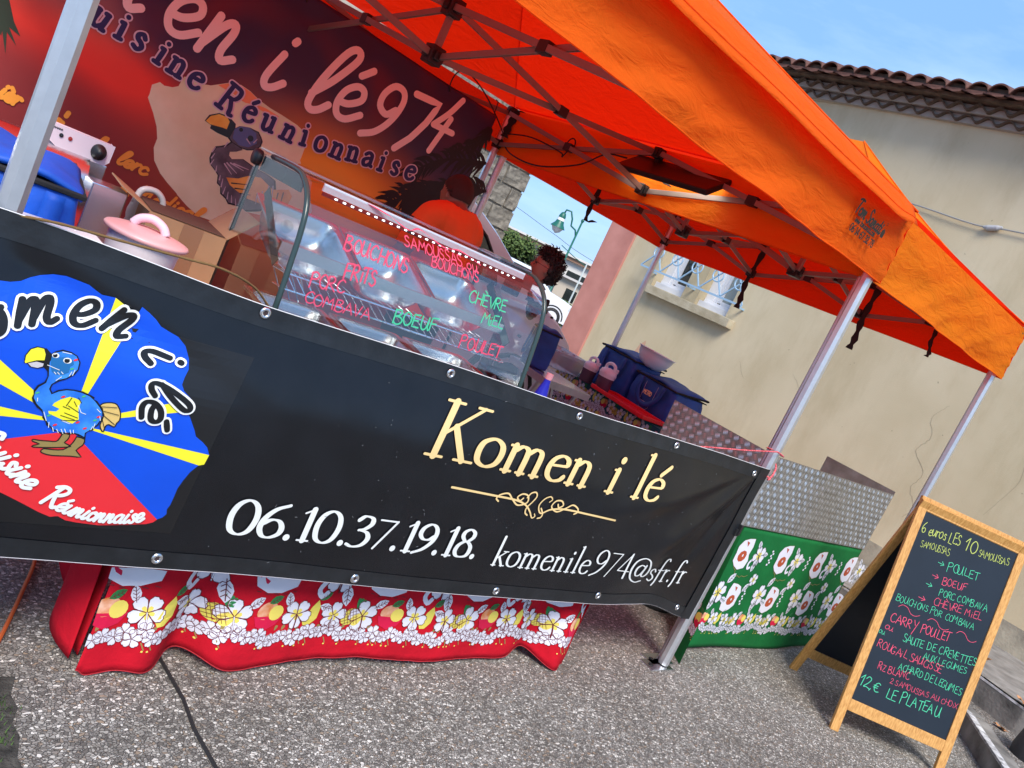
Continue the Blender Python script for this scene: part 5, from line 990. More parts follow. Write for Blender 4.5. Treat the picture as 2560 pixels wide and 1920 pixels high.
cl1 = MB().grid(200, 40, rxz).build('red_cloth', M_cred, smooth=True); thick(cl1, .0015, 1); tag(cl1, 'red tablecloth printed with white hibiscus and fruit hanging below the black banner', 'tablecloth')
sd = MB().grid(40, 24, lambda u, v: Vector((RX0 + .02 - .0 * v - .025 * v * sin(u * 15 + .6) * min(1, u * 6), .045 + .74 * u + .01, .93 * (1 - v) + (.02 + .16 * sst(.25, .6, u)) * v)))
sd.v = [Vector((v.x, v.y + .03, v.z)) for v in sd.v]; sdo = sd.build('side_drop', M_cred, cl1, smooth=True); thick(sdo, .0015, 0)
MB().grid(20, 10, lambda u, v: Vector((RX1 + .004 + .01 * v, .045 + .7 * u, .93 * (1 - v) + (.01 + .20 * u) * v))).build('side_drop', M_cred, cl1, smooth=True)
MB().grid(40, 3, lambda u, v: Vector((RX0 + .0 + (RX1 - RX0) * u, .078 + .72 * v, .935))).build('top', M_cred, cl1)
MB().tube([rxz(i / 200, 1) for i in range(201)], .0017, 5).build('hem', mat('red_hem', (.42, .02, .03), .9), cl1)
# a second folded drop hangs over the left end
f2 = MB().grid(24, 24, lambda u, v: Vector((-2.772 - .045 * sin(u * 3.14) * (.4 + .6 * v) + .02 * u, .085 + .24 * u + .02 * sin(v * 4), .9 * (1 - v) + (.02 + .05 * u) * v))).build('side_drop', M_cred, cl1, smooth=True); thick(f2, .002, 0)
Lr = new_layers(); border(Lr, -2.75, -.79, .118, 1.0, 3, .485)
for k in range(6):
    x = -2.70 + k * .44; z = .325
    hibiscus(Lr, (x + .24, z + .01), .062, .3); wleaf(Lr, (x + .28, z - .02), -1.35, .08); Lr['w'].ribbon(smooth_pts([(x + .19, z - .0), (x + .17, z - .04), (x + .19, z - .065), (x + .205, z - .05)], 3), lambda t, d: .009)
    Lr['w'].poly([(x - .075, z), (x + .085, z), (x + .08, z - .03), (x + .03, z - .052), (x - .02, z - .052), (x - .065, z - .03)]); Lr['papaya'].poly([(x + .01, z - .03), (x + .03, z), (x + .075, z), (x + .07, z - .03)]); Lr['melon'].ribbon(smooth_pts([(x - .06, z - .0), (x - .02, z - .02), (x + .01, z - .01)], 3), lambda t, d: .006)
    for q in range(5): Lr['m'].ribbon(smooth_pts([(x - .06 + q * .032, z - .046 - .008 * (q in (1, 2, 3))), (x - .045 + q * .032, z - .048 - .008 * (q in (1, 2, 3)))], 2), lambda t, d: .0012)
lay_layers(Lr, cl1, lambda x, z, h: RC(max(RX0, min(RX1, x)), z, h), M_maroon, .0012)
# --- white table at the left
tb2 = thing('side_table', 'white folding table at the left end of the counter under the blue bags', 'table', (-3.45, .6, 0))
MB().box((-.6, -.45, .90), (.62, .6, .935)).build('tabletop', M_wpl, tb2, bevel=.006); legs(tb2, [(-.5, -.3), (-.5, .45), (.5, .45)], .9, M_wpl)
o = MB().box((-3.5, .02, 1.08), (-3.06, .12, 1.14)); 
# --- green cloth table
tb3 = thing('griddle_table', 'table under the green floral cloth carrying the tread plate screen', 'table', (1.1, .6, 0))
MB().box((-.75, -.44, .72), (.75, .45, .745)).build('tabletop', M_wpl, tb3); legs(tb3, [(-.68, -.38), (-.68, .38), (.68, -.38), (.68, .38)], .72)
def GC(x, z, h=0):
    t = 1 - z / .75; return Vector((x, .138 - .012 * t + .006 * t * sin(x * 7 + 1) + .003 * noise.noise(Vector((x * 4, z * 4, 7))) - h, z))
cl3 = MB().grid(90, 30, lambda u, v: GC(.345 + 1.52 * u, .748 * (1 - v) + (.012 + .01 * sin(u * 9)) * v)).build('green_cloth', M_cgrn, smooth=True); thick(cl3, .0015, 1)
tag(cl3, 'green tablecloth printed with white flowers and fruit under the tread plate, beside the chalkboard', 'tablecloth')
MB().grid(14, 24, lambda u, v: Vector((.343 - .20 * v * (1 - u) - .06 * u * v, .135 - .14 * v * (1 - u) + .06 * u, .748 * (1 - v) + .006 * v))).build('side_drop', M_cgrn, cl3, smooth=True)
MB().grid(10, 10, lambda u, v: Vector((.34 + 1.54 * u, .136 + .93 * v, .75))).build('top', M_cgrn, cl3)
Lg = new_layers(); border(Lg, .40, 1.85, .135, .82, 5, .485)
def island(L_, c, s_, fl_=1):
    P_ = [(-.4, 1), (0, .95), (.35, .8), (.55, .4), (.5, 0), (.5, -.5), (.25, -.8), (-.1, -1), (-.5, -.85), (-.6, -.4), (-.45, 0), (-.5, .5)]
    L_['w'].poly([(c[0] + s_ * x * 1.4 * fl_, c[1] + s_ * y) for x, y in P_]); L_['tan'].ribbon([Vector((c[0] + s_ * x * 1.4 * fl_, c[1] + s_ * y, 0)) for x, y in P_ + P_[:1]], lambda t, d: .0012)
    L_['melon2'].disc((c[0], c[1] - s_ * .15), s_ * .42, 9, s_ * .36, rot=.3); L_['melon2'].poly([(c[0] - .2 * s_, c[1] + .8 * s_), (c[0] + .15 * s_, c[1] + .72 * s_), (c[0] + .1 * s_, c[1] + .45 * s_)]); L_['w2'].disc((c[0] + .02 * s_, c[1] - s_ * .1), s_ * .07, 6, s_ * .1)
    for k, (x, y) in enumerate(P_): L_['m'].ribbon(smooth_pts([(c[0] + s_ * x * 1.42 * fl_, c[1] + s_ * y), (c[0] + s_ * x * 1.65 * fl_, c[1] + s_ * y)], 2), lambda t, d: .0012)
Lg['melon2'] = Ink()
for k in range(4):
    x = .46 + k * .45
    island(Lg, (x, .60), .095, -1); hibiscus(Lg, (x + .17, .60), .062, .9); wleaf(Lg, (x + .165, .57), -1.6, .07); wleaf(Lg, (x + .15, .64), 2.2, .06); wleaf(Lg, (x + .2, .61), .1, .06)
    Lg['w'].ribbon(smooth_pts([(x + .125, .58), (x + .1, .55), (x + .11, .52), (x + .13, .525)], 3), lambda t, d: .008)
    for q in range(7): Lg['w'].disc((x + .30 + .014 * (q % 2), .64 - q * .014), .009, 7, .007)
    island(Lg, (x + .10, .335), .09, 1); hibiscus(Lg, (x - .06, .36), .07, .4); wleaf(Lg, (x - .07, .33), -1.7, .08); wleaf(Lg, (x - .02, .42), .9, .08); wleaf(Lg, (x - .01, .33), -.3, .07)
    for q in range(6): Lg['w'].disc((x + .21 + .012 * (q % 2), .38 - q * .016), .009, 7, .007)
    hibiscus(Lg, (x + .24, .455), .04, 1.9); wleaf(Lg, (x + .22, .43), -2.3, .07)
    Lg['tan'].ribbon(smooth_pts([(x + .03, .465), (x + .05, .47), (x + .07, .462), (x + .09, .472), (x + .12, .468), (x + .15, .478)], 3), lambda t, d: .0015); Lg['tan'].ribbon(smooth_pts([(x - .04, .53), (x - .02, .51), (x + .0, .50), (x + .01, .48), (x + .03, .455)], 3), lambda t, d: .0015)
_m2 = Lg.pop('melon2'); lay_layers(Lg, cl3, lambda x, z, h: GC(x, z, h), mat('print_dark_green', (.01, .035, .02), .8), .0012); _m2.place('printed_brown', mat('print_rust', (.42, .07, .02), .8), cl3, lambda x, z, h: GC(x, z, h), .0028, .03)
Ls = new_layers(); border(Ls, .0, .16, .16, .9, 6, .485)
lay_layers(Ls, cl3, lambda y, z, h: (lambda u, v: Vector((.343 - .20 * v * (1 - u) - .06 * u * v - h * .6, .135 - .14 * v * (1 - u) + .06 * u - h * .8, .748 * (1 - v) + .006 * v)))(max(0, min(1, y / .14)), max(0, min(1, 1 - z / .748))), M_maroon, .0015, .04)
# --- teal cloth table along the right side of the second tent
TT = Matrix.Translation((1.95, 2.35, 0)) @ Matrix.Rotation(radians(8), 4, 'Z')
tb4 = thing('rear_table', 'table with teal floral cloth carrying the blue cooler bags in the second tent', 'table', (1.95, 2.35, 0)); tb4.rotation_euler.z = radians(-8)
MB().box((-.33, -.9, .765), (.36, .72, .79)).build('tabletop', M_wpl, tb4); legs(tb4, [(-.28, -.8), (.28, -.8), (-.28, .62), (.28, .62)], .765, M_alu)
cl4 = thing('teal_cloth', 'dark teal floral cloth hanging from the table under the blue cooler bags', 'tablecloth', (1.95, 2.35, 0)); cl4.rotation_euler.z = radians(-8)
MB().grid(4, 10, lambda u, v: Vector((-.345 + .72 * u, -.915 + 1.65 * v, .7935))).build('top', M_ctea, cl4)
MB().grid(50, 16, lambda u, v: Vector((-.347 - .02 * v * (1 + sin(u * 25)), -.915 + 1.65 * u, .793 * (1 - v) + .05 * v))).build('side_drop', M_ctea, cl4, smooth=True)
MB().grid(20, 16, lambda u, v: Vector((-.347 + .72 * u, -.917 - .02 * v * (1 + sin(u * 12)), .793 * (1 - v) + .05 * v))).build('side_drop', M_ctea, cl4, smooth=True)
Lt = new_layers()
for zz, sd_ in ((.655, 2), (.54, 4), (.42, 7), (.30, 9)): border(Lt, -.88, .70, zz, .9, sd_, .5)
lay_layers(Lt, cl4, lambda y, z, h: Vector((-.347 - .02 * (1 - (z - .05) / .743) * (1 + sin((y + .915) / 1.65 * 25)) - h, y, z)), M_maroon, .002, .05)

# ======================= GLASS DISPLAY =======================
VX0, VX1 = -2.59, -1.62
vit = thing('display_case', 'curved glass display case with handwritten menu names on the red clothed counter', 'display case', (-2.1, .35, .936))
vo = Vector(vit.location)
prof = [(.604, 1.478), (.45, 1.485), (.30, 1.484), (.245, 1.470), (.195, 1.440), (.160, 1.395), (.140, 1.335), (.127, 1.26), (.112, 1.16), (.10, 1.05), (.096, .99)]
pd = smooth_pts([(y, z) for y, z in prof], 4)
pcur = [(p.x, p.y) for p in pd]
b = MB(); n_ = len(pcur); b.add([Vector((x, y, z)) - vo for (y, z) in pcur for x in (VX0 + .006, VX1 - .006)], [(2 * i, 2 * i + 1, 2 * i + 3, 2 * i + 2) for i in range(n_ - 1)])
cg = b.build('curved_glass', M_glass, vit, smooth=True)
M_seal = mat('dark_green_seal', (.03, .055, .055), .25)
for X, s_ in ((VX0, 1), (VX1, -1)):
    poly = [(y, z) for y, z in pcur] + [(.60, .99)]
    b = MB(); b.add([Vector((X, y, z)) - vo for y, z in poly], [tuple(t) for t in tessellate_polygon([[Vector((y, z, 0)) for y, z in poly]])]); b.build('side_glass', M_glass, vit)
    MB().tube([Vector((X, y, z)) - vo for y, z in pcur[3:]], .0085, 8).build('edge_seal', M_seal, vit, smooth=True)
    inner = [(y + (.02 if i > 8 else 0), z - (.028 if i < 20 else 0) - .0) for i, (y, z) in enumerate(pcur)]
    MB().tube([Vector((X + .004 * s_, .604 - .02, z)) - vo for z in (1.46, 1.3, 1.1, .99)], .006, 6).build('rear_post', M_seal, vit)
    kb = MB().lathe([(.001, -.012), (.024, -.01), (.026, .0), (.024, .01), (.012, .013), (.001, .014)], 20, Vector((X - .004 * s_, .59, 1.462)) - vo, M=Matrix.Rotation(radians(90), 4, 'Y'), caps=False).build('hinge_knob', M_blk, vit, smooth=True)
    MB().bar(Vector((X + .012 * s_, .57, 1.452)) - vo, Vector((X + .012 * s_, .26, 1.452)) - vo, .006, .045).build('top_bracket', M_seal, vit)
    MB().bar(Vector((X + .016 * s_, .475, 1.385)) - vo, Vector((X + .016 * s_, .245, 1.22)) - vo, .004, .032).build('brace', M_seal, vit)
MB().box(Vector((VX0 + .002, .30, 1.488)) - vo, Vector((VX1 - .002, .606, 1.496)) - vo).build('top_plate', M_glass, vit, bevel=.002)
MB().box(Vector((VX0 + .075, .262, 1.458)) - vo, Vector((VX1 - .06, .270, 1.481)) - vo).build('light_strip_base', mat('satin_white_profile', (.62, .66, .74), .3), vit)
lb = MB().box(Vector((VX0 + .075, .256, 1.446)) - vo, Vector((VX1 - .06, .262, 1.457)) - vo); lo_ = lb.build('led_strip', M_blk, vit)
M_led = mat('led', (.9, .95, 1), .3); _b = M_led.node_tree.nodes['Principled BSDF']; _b.inputs['Emission Color'].default_value = (.8, .95, 1, 1); _b.inputs['Emission Strength'].default_value = 1.2
lm = MB().box((-.0045, -.002, -.0022), (.0045, .0, .0022)).build('led', M_led, lo_).data; COL.objects['led'].location = Vector((VX0 + .12, .2555, 1.4515)) - vo
for k in range(1, 27):
    o = bpy.data.objects.new('led', lm); o.location = Vector((VX0 + .12 + k * .0285, .2555, 1.4515)) - vo; link(o, lo_)
MB().box(Vector((VX0 - .004, .09, .936)) - vo, Vector((VX1 + .004, .61, .99)) - vo).build('base', M_steel, vit, bevel=.004)
def pan(parent, x0, x1, y0, y1, z, dep=.055, tilt=0, name='steel_pan', ztop=None):
    b = MB(); o_ = Vector(((x0 + x1) / 2, (y0 + y1) / 2, z)); w_, l_ = (x1 - x0) / 2, (y1 - y0) / 2
    def ring(k, zz, rr):
        out = []
        for cx_, cy_, a0 in ((w_ - k - rr, l_ - k - rr, 0), (-w_ + k + rr, l_ - k - rr, 90), (-w_ + k + rr, -l_ + k + rr, 180), (w_ - k - rr, -l_ + k + rr, 270)):
            for q in range(4): a = radians(a0 + q * 30); out.append((cx_ + rr * cos(a), cy_ + rr * sin(a), zz))
        return out
    rg = [ring(0, -.008, .012), ring(0, 0, .012), ring(.010, 0, .030), ring(.016, -.010, .04), ring(.022, -dep * .45, .045), ring(.034, -dep * .75, .05), ring(.055, -dep * .93, .05), ring(.085, -dep, .04)]
    V = [p for r_ in rg for p in r_]; f = []
    for i in range(len(rg) - 1): f += [(i * 16 + j, i * 16 + (j + 1) % 16, (i + 1) * 16 + (j + 1) % 16, (i + 1) * 16 + j) for j in range(16)]
    f.append(tuple(range((len(rg) - 1) * 16, len(rg) * 16))); b.add(V, f); o = b.build(name, M_steel, parent, smooth=False, auto=radians(75)); o.location = o_ - vo; o.rotation_euler = (tilt, 0, 0); return o
# upper tier: three pans tipped towards the customer, wire rack and pans below
for k in range(3):
    x0 = VX0 + .03 + k * .305; pan(vit, x0, x0 + .298, .30, .585, 1.315, .115, radians(20))
    pan(vit, x0, x0 + .285, .14, .42, 1.09, .06, radians(4), 'steel_pan')
MB().bar(Vector((VX0 + .03, .29, 1.262)) - vo, Vector((VX1 - .03, .29, 1.262)) - vo, .014, .035).build('shelf_rail', M_steel, vit)
for yy, zz in ((.225, 1.205), (.19, 1.165)): MB().tube([Vector((VX0 + .03, yy + .05, zz)) - vo, Vector((VX0 + .045, yy, zz)) - vo, Vector((VX1 - .045, yy, zz)) - vo, Vector((VX1 - .03, yy + .05, zz)) - vo], .0032, 6).build('rack_wire', M_chrome, vit)
wm = MB().tube([(0, -.01, -.0), (0, .10, .035), (0, .16, .04)], .0016, 5).build('rack_rod', M_chrome, vit).data; COL.objects['rack_rod'].location = Vector((VX0 + .08, .195, 1.165)) - vo
for k in range(1, 26):
    o = bpy.data.objects.new('rack_rod', wm); o.location = Vector((VX0 + .08 + k * .0325, .195, 1.165)) - vo; link(o, vit)
for k in range(5): MB().bar(Vector((VX0 + .06 + .03 * k, .42, 1.24)) - vo, Vector((VX0 + .10 + .03 * k, .30, 1.12)) - vo, .003).build('rack_rod', M_chrome, vit)
# writing in glass marker on the curved front
Gb = Vector((0, .29568, .95529)); ptab = [0]
pr_ = [Vector((0, y, z)) for y, z in pcur]
def GV(x, v, h):
    """v measured up the glass from z = 1.05"""
    i = len(pr_) - 1
    # height on the sheet -> height on the real curve
    z = 1.05 + v * .955
    for k in range(len(pr_) - 1, 0, -1):
        a, c = pr_[k], pr_[k - 1]
        if c.z >= z or k == 6:
            t = (z - a.z) / max(1e-6, (c.z - a.z)); t = max(0, min(1.0, t)); p = a.lerp(c, t); d = (c - a).normalized(); nrm = Vector((0, -d.z, d.y)); break
    return Vector((VX0 + x, p.y, p.z)) + nrm * (h + .0008) - vo
GL = [('BOUCHONS', .140, .300, .23, .043, M_pink, 0), ('FRiTS', .168, .222, .11, .048, M_pink, .08), ('PORC', .073, .165, .115, .040, M_pink, .1), ('COMBAVA', .073, .116, .222, .034, M_pink, .05), ('BOEUF', .376, .143, .17, .044, M_cgreen, .09), ('POULET', .650, .136, .19, .043, M_pink, .05), ('SAMOUSSAS ou', .339, .378, .305, .030, M_pink, .04), ('BOUCHONS', .449, .351, .2, .030, M_pink, .05), ('CH\u00c8VRE', .626, .290, .17, .038, M_cgreen, .06), ('MiEL', .705, .238, .10, .037, M_cgreen, .06)]
HW2 = dict(HW)
for k, (tx, x, v, wd, hgt, m_, sl_) in enumerate(GL):
    I = Ink(); write(I, tx, HW2, (x, v), hgt, .062, width=wd, rot=sl_, jit=.05, seed=k + 3); I.place('marker_writing', m_, vit, GV, .0006, .02)
I = Ink(); I.ribbon(smooth_pts([(.22, .448), (.30, .44), (.36, .425), (.42, .44), (.50, .42), (.58, .43), (.66, .415)], 8), lambda t, d: .0016 * abs(sin(t * 17)) + .0004); I.place('marker_writing', M_pink, vit, GV, .0006, .02)

# ======================= THINGS ON THE TABLES =======================
def cooler(name, loc, dims, rz, m, label, metro=False, open_=True):
    w_, l_, h = dims; t = thing(name, label, 'cooler bag', loc); t.rotation_euler.z = rz
    def f(u, v):
        a = u * 2 * pi; ca_, sa_ = cos(a), sin(a); e_ = .22
        x = w_ / 2 * (abs(ca_) ** e_) * (1 if ca_ > 0 else -1); y = l_ / 2 * (abs(sa_) ** e_) * (1 if sa_ > 0 else -1)
        b_ = 1 + .07 * sin(pi * v) - .05 * v + .05 * noise.noise(Vector((x * 9, y * 9, v * 3 + loc[0]))) + .03 * noise.noise(Vector((x * 22, y * 22, v * 8)))
        return Vector((x * b_, y * b_, h * v + .006 * noise.noise(Vector((x * 12, y * 12, v * 5)))))
    o = MB().grid(72, 14, f).build('body', m, t, smooth=True); thick(o, .004)
    fl_ = MB().grid(20, 20, lambda u, v: Vector(((u - .5) * w_ * .98, (v - .5) * l_ * .98, h + .006 - .10 * max(0, abs(v - .5) - .42) - .08 * max(0, abs(u - .5) - .42) + .018 * sin(pi * v) + .025 * u * (1 if open_ else 0) + .012 * sin(v * 5 + u * 3) * u + .010 * noise.noise(Vector((u * 3, v * 4, loc[1]))))))
    lo = fl_.build('lid', m, t, smooth=True); thick(lo, .014, 0)
    MB().tube([Vector(((u - .5) * w_ * 1.0, s2 * l_ * .495, h + .0 + .025 * u * (1 if open_ else 0))) for s2, u in [(-1, .0), (-1, .5), (-1, 1.0), (1, 1.0), (1, .5), (1, 0)]], .008, 6, closed=True).build('zip', M_strap, lo)
    MB().box((-w_ * .49, -l_ * .49, h - .006), (w_ * .49, l_ * .49, h + .002)).build('opening', M_strap, t)
    for s2 in (-1,):
        b = MB(); P_ = smooth_pts([(-w_ / 2 * 1.06 - .010, -l_ * .27, h * .96), (-w_ / 2 * 1.06 - .018, -l_ * .25, h * .62), (-w_ / 2 - .036, -l_ * .14, h * .34), (-w_ / 2 - .042, 0, h * .26), (-w_ / 2 - .036, l_ * .14, h * .34), (-w_ / 2 * 1.06 - .018, l_ * .25, h * .62), (-w_ / 2 * 1.06 - .010, l_ * .27, h * .96)], 5)
        V = []
        for i, p in enumerate(P_):
            d = (P_[min(i + 1, len(P_) - 1)] - P_[max(i - 1, 0)]).normalized(); x = d.cross(Vector((1, 0, 0))).normalized() * .022; V += [p + x, p - x]
        b.add(V, [(2 * i, 2 * i + 1, 2 * i + 3, 2 * i + 2) for i in range(len(P_) - 1)]); o = b.build('handle', m, t, smooth=True); thick(o, .003, 0)
    if metro:
        I = Ink(); write(I, 'METRO', HW, (0, 0), .034, .10, width=.10); I.place('lettering', M_gold, t, lambda u, v, hh: Vector((-w_ / 2 * 1.075 - .016 - hh, .05 - u, h * .55 + v)), .001)
        I = Ink(); I.ribbon(smooth_pts([(-.075, .11), (-.062, -.08), (0, -.10), (.062, -.08), (.075, .11)], 3), lambda t_, d: .0016); I.poly([(-.05, -.045), (.035, -.045), (.035, -.055), (-.05, -.055)]); I.place('stitching', M_pgrey, t, lambda u, v, hh: Vector((-w_ / 2 * 1.075 - .004 - hh, -u, h * .5 + v)), .001)
    return t
cooler('cooler_bag', (-3.20, .44, .935), (.36, .27, .275), radians(84), M_bag, 'bright blue cooler bag with a partly open lid behind the left tent pole')
cooler('cooler_bag', (-3.42, .78, .935), (.42, .30, .21), radians(80), M_bag, 'bright blue bag behind the first one at the left edge of the picture', open_=False)
cooler('cooler_bag', (1.98, 2.66, .794), (.36, .50, .345), radians(-8), M_bagd, 'dark blue cooler bag at the far end of the table, behind the two jugs')
cooler('cooler_bag', (1.93, 2.12, .794), (.38, .52, .285), radians(-8), M_bagd, 'dark blue cooler bag with yellow lettering beside the tread plate screen', metro=True)
cooler('cooler_bag', (.84, 2.60, .805), (.17, .22, .29), radians(-25), M_bagd, 'narrow dark blue cooler bag standing right behind the woman in black', open_=False)
# bowl
bw = thing('plastic_bowl', 'white plastic bowl tinted pink standing on top of the cooler bags', 'bowl', (1.93, 2.42, 1.135)); bw.rotation_euler = (radians(2), radians(3), 0)
o = MB().lathe([(.001, .004), (.06, .0), (.09, .012), (.128, .05), (.150, .095), (.158, .135), (.172, .140), (.172, .144), (.155, .141), (.146, .10), (.12, .052), (.085, .02), (.001, .012)], 40, caps=False).build('shell', M_wpl, bw, smooth=True)
# jugs
def jug(loc, label, s_=1):
    t = thing('juice_jug', label, 'jug', loc, 'jugs beside the red tray'); t.scale = (s_, s_, s_)
    MB().lathe([(.001, 0), (.055, 0), (.06, .01), (.063, .11)], 24, caps=False).build('body', mat('grape_juice', (.10, .06, .09), .25), t, smooth=True)
    MB().lathe([(.063, .11), (.065, .14), (.058, .165), (.04, .18), (.001, .182)], 24, caps=False).build('neck', M_wpl, t, smooth=True)
    MB().lathe([(.066, .128), (.068, .14), (.060, .168), (.001, .186)], 24, caps=False).build('lid', M_wpl, t, smooth=True)
    MB().tube(smooth_pts([(-.0, -.045, .165), (-.0, -.04, .205), (.0, .0, .22), (.0, .04, .205), (.0, .045, .165)], 5), .013, 8).build('handle', M_wpl, t, smooth=True)
    MB().lathe([(.014, 0), (.014, .03), (.001, .032)], 12, (.045, -.03, .165)).build('cap', M_wpl, t)
jug((1.60, 2.72, .796), 'white capped jug of dark juice, the further one, half hidden'); jug((1.60, 2.52, .796), 'white capped jug of dark juice, the nearer one with an orange cap', 1.12)
tr = thing('red_tray', 'red plastic tray lying on the table edge in front of the jugs and bag', 'tray', (1.60, 2.17, .80)); tr.rotation_euler.z = radians(-8)
MB().box((-.16, -.34, 0), (.12, .34, .012)).build('base', M_red, tr, bevel=.004); b = MB()
for a, c in (((-.16, -.34), (-.16, .34)), ((-.16, .34), (.12, .34)), ((.12, .34), (.12, -.34)), ((.12, -.34), (-.16, -.34))): b.bar((*a, .018), (*c, .018), .018, .03)
b.build('rim', M_red, tr, bevel=.004)
tub = thing('storage_tub', 'open clear plastic tub standing at the far end of the teal clothed table', 'tub', (1.52, 3.05, .79)); tub.rotation_euler.z = radians(-8)
M_frost = glass_mat('frosted_plastic', (.78, .74, .74), .5, .25)
b = MB().grid(60, 6, lambda u, v: Vector(((.15 + .02 * v) * (abs(cos(u * 2 * pi)) ** .25) * (1 if cos(u * 2 * pi) > 0 else -1), (.20 + .02 * v) * (abs(sin(u * 2 * pi)) ** .25) * (1 if sin(u * 2 * pi) > 0 else -1), .15 * v))); o = b.build('wall', M_frost, tub, smooth=True); thick(o, .003)
MB().box((-.14, -.19, 0), (.14, .19, .006)).build('base', M_frost, tub); MB().tube([(x * .172, y * .222, .152) for x, y in ((-1, -.9), (-.9, -1), (.9, -1), (1, -.9), (1, .9), (.9, 1), (-.9, 1), (-1, .9))], .006, 6, closed=True).build('rim', M_frost, tub)
# small steel service table next to the woman and a bottle
mt = thing('steel_trolley', 'small steel topped trolley beside the woman, behind the bottle', 'trolley', (.92, 2.46, 0)); mt.rotation_euler.z = radians(-8)
MB().box((-.22, -.27, .79), (.22, .27, .80)).build('top', M_steel, mt); MB().box((-.225, -.275, .745), (-.22, .275, .795)).box((-.225, -.275, .745), (.225, -.27, .795)).build('apron', M_alu, mt)
for s2 in (-1, 1): MB().bar((-.12, .24 * s2, .745), (.12, .24 * s2, .02), .02).bar((.12, .24 * s2, .745), (-.12, .24 * s2, .02), .02).build('leg', M_alu, mt)
bt = thing('water_bottle', 'bottle with a pink cap and blue neck label just above the banner edge', 'bottle', (-.79, .80, .80))
MB().lathe([(.001, 0), (.033, 0), (.036, .01), (.036, .15), (.03, .18), (.017, .225)], 20, caps=False).build('body', mat('white_bottle', (.6, .6, .62), .3), bt, smooth=True)
MB().lathe([(.0335, .165), (.028, .19), (.0175, .235), (.016, .25)], 20, caps=False).build('label', mat('cobalt_label', (.02, .03, .65), .3), bt, smooth=True)
MB().lathe([(.0175, .25), (.018, .255), (.018, .28), (.001, .282)], 20).build('cap', mat('pale_pink_cap', (.85, .5, .55), .4), bt)
# hidden small table that carries the bottle
tb5 = thing('prep_table', 'low prep table behind the counter carrying the bottle', 'table', (-.75, 1.0, 0)); MB().box((-.3, -.25, .78), (.3, .25, .80)).build('tabletop', M_steel, tb5); legs(tb5, [(-.26, -.2), (.26, -.2), (-.26, .2), (.26, .2)], .78, M_alu)
# tub with pink lid
pt = thing('food_tub', 'frosted round tub with a pink lid and looped handle behind the banner', 'tub', (-2.885, .36, .94))
MB().lathe([(.001, 0), (.075, 0), (.082, .01), (.094, .20), (.096, .215)], 40, caps=False).build('body', mat('frosted_tub', (.78, .70, .72), .35), pt, smooth=True)
MB().lathe([(.108, .208), (.112, .214), (.108, .220), (.095, .224), (.05, .232), (.001, .234)], 40, caps=False).build('lid', mat('pink_lid', (.80, .42, .42), .35), pt, smooth=True)
h_ = MB().tube(smooth_pts([(-.045, 0, .232), (-.03, 0, .252), (.0, 0, .262), (.03, 0, .252), (.045, 0, .232)], 5), [.012] * 21, 8).build('handle', mat('pale_pink_plastic', (.85, .60, .68), .3), pt, smooth=True); h_.rotation_euler.z = radians(-30)
# cardboard box with open flaps
cbx = thing('cardboard_box', 'open cardboard box with raised flaps between the pink tub and the glass case', 'box', (-2.70, .66, .936)); cbx.rotation_euler.z = radians(-6)
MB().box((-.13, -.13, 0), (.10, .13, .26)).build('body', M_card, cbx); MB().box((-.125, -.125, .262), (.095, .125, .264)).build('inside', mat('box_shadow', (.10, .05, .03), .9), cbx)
def flap(a, c, d, nm='flap'):
    a, c, d = Vector(a), Vector(c), Vector(d); o = MB().add([a, c, c + d, a + d], [(0, 1, 2, 3)]).build(nm, M_card, cbx); thick(o, .004, 0)
flap((-.13, -.13, .26), (-.13, .13, .26), (-.085, 0, .035)); flap((.10, -.13, .26), (.10, .13, .26), (.075, 0, .085)); MB().box((-.03, -.1315, .02), (.03, -.130, .26)).build('tape', mat('parcel_tape', (.30, .15, .08), .35), cbx)
# crepe plate / fryer control head, steel box, roll lid
fr_ = thing('fryer_head', 'white fryer control panel with a black knob in front of the backdrop', 'fryer', (-2.985, .95, .935)); fr_.scale = (.86, .86, .95)
def rr(w_, h_, r_, n=5, only_bottom=True):
    out = [(-w_, h_), (w_ , h_)] if only_bottom else []
    for cx_, a0 in ((w_ - r_, 0), (-w_ + r_, -90)):
        for q in range(n + 1): a = radians(a0 - q * 90 / n); out.append((cx_ + r_ * cos(a), -h_ + r_ * .7 + r_ * .7 * sin(a)))
    return out
b = MB(); pl_ = [(-.115, .035), (.115, .035), (.115, -.02), (.10, -.035), (-.06, -.035), (-.10, -.015), (-.115, .01)]
b.prism(pl_, lambda x, z: Vector((x, -.02, .345 + z)), lambda x, z: Vector((x, .04, .345 + z))); b.build('panel', mat('pinkish_white_enamel', (.74, .62, .68), .4), fr_, bevel=.002)
MB().lathe([(.001, .032), (.014, .03), (.018, .012), (.026, .008), (.027, 0)], 20, (.07, -.021, .345), M=Matrix.Rotation(radians(90), 4, 'X'), caps=False).build('knob', M_blk, fr_, smooth=True)
for x, c in ((-.06, (.02, .02, .02)), (-.03, (.35, .03, .02))): MB().lathe([(.001, .003), (.007, .002), (.007, 0)], 12, (x, -.021, .352), M=Matrix.Rotation(radians(90), 4, 'X'), caps=False).build('pilot_light', mat('pilot_' + ('dark' if c[0] < .1 else 'red'), c, .3), fr_)
I = Ink()
for k in range(8): I.ribbon(smooth_pts([(-.108 + k * .006, .0225), (-.105 + k * .006, .027), (-.103 + k * .006, .0225)], 2), lambda t, d: .0011)
I.place('lettering', M_pblk, fr_, lambda u, v, h: Vector((u, -.021 - h, .345 + v)), .0006)
MB().box((.05, -.015, .0), (.115, .05, .31)).box((-.04, .0, .2), (.05, .04, .31)).build('support', M_steel, fr_, bevel=.003)
MB().box((-.02, -.03, .20), (.045, -.022, .27)).build('guard', M_seal, fr_, bevel=.003)
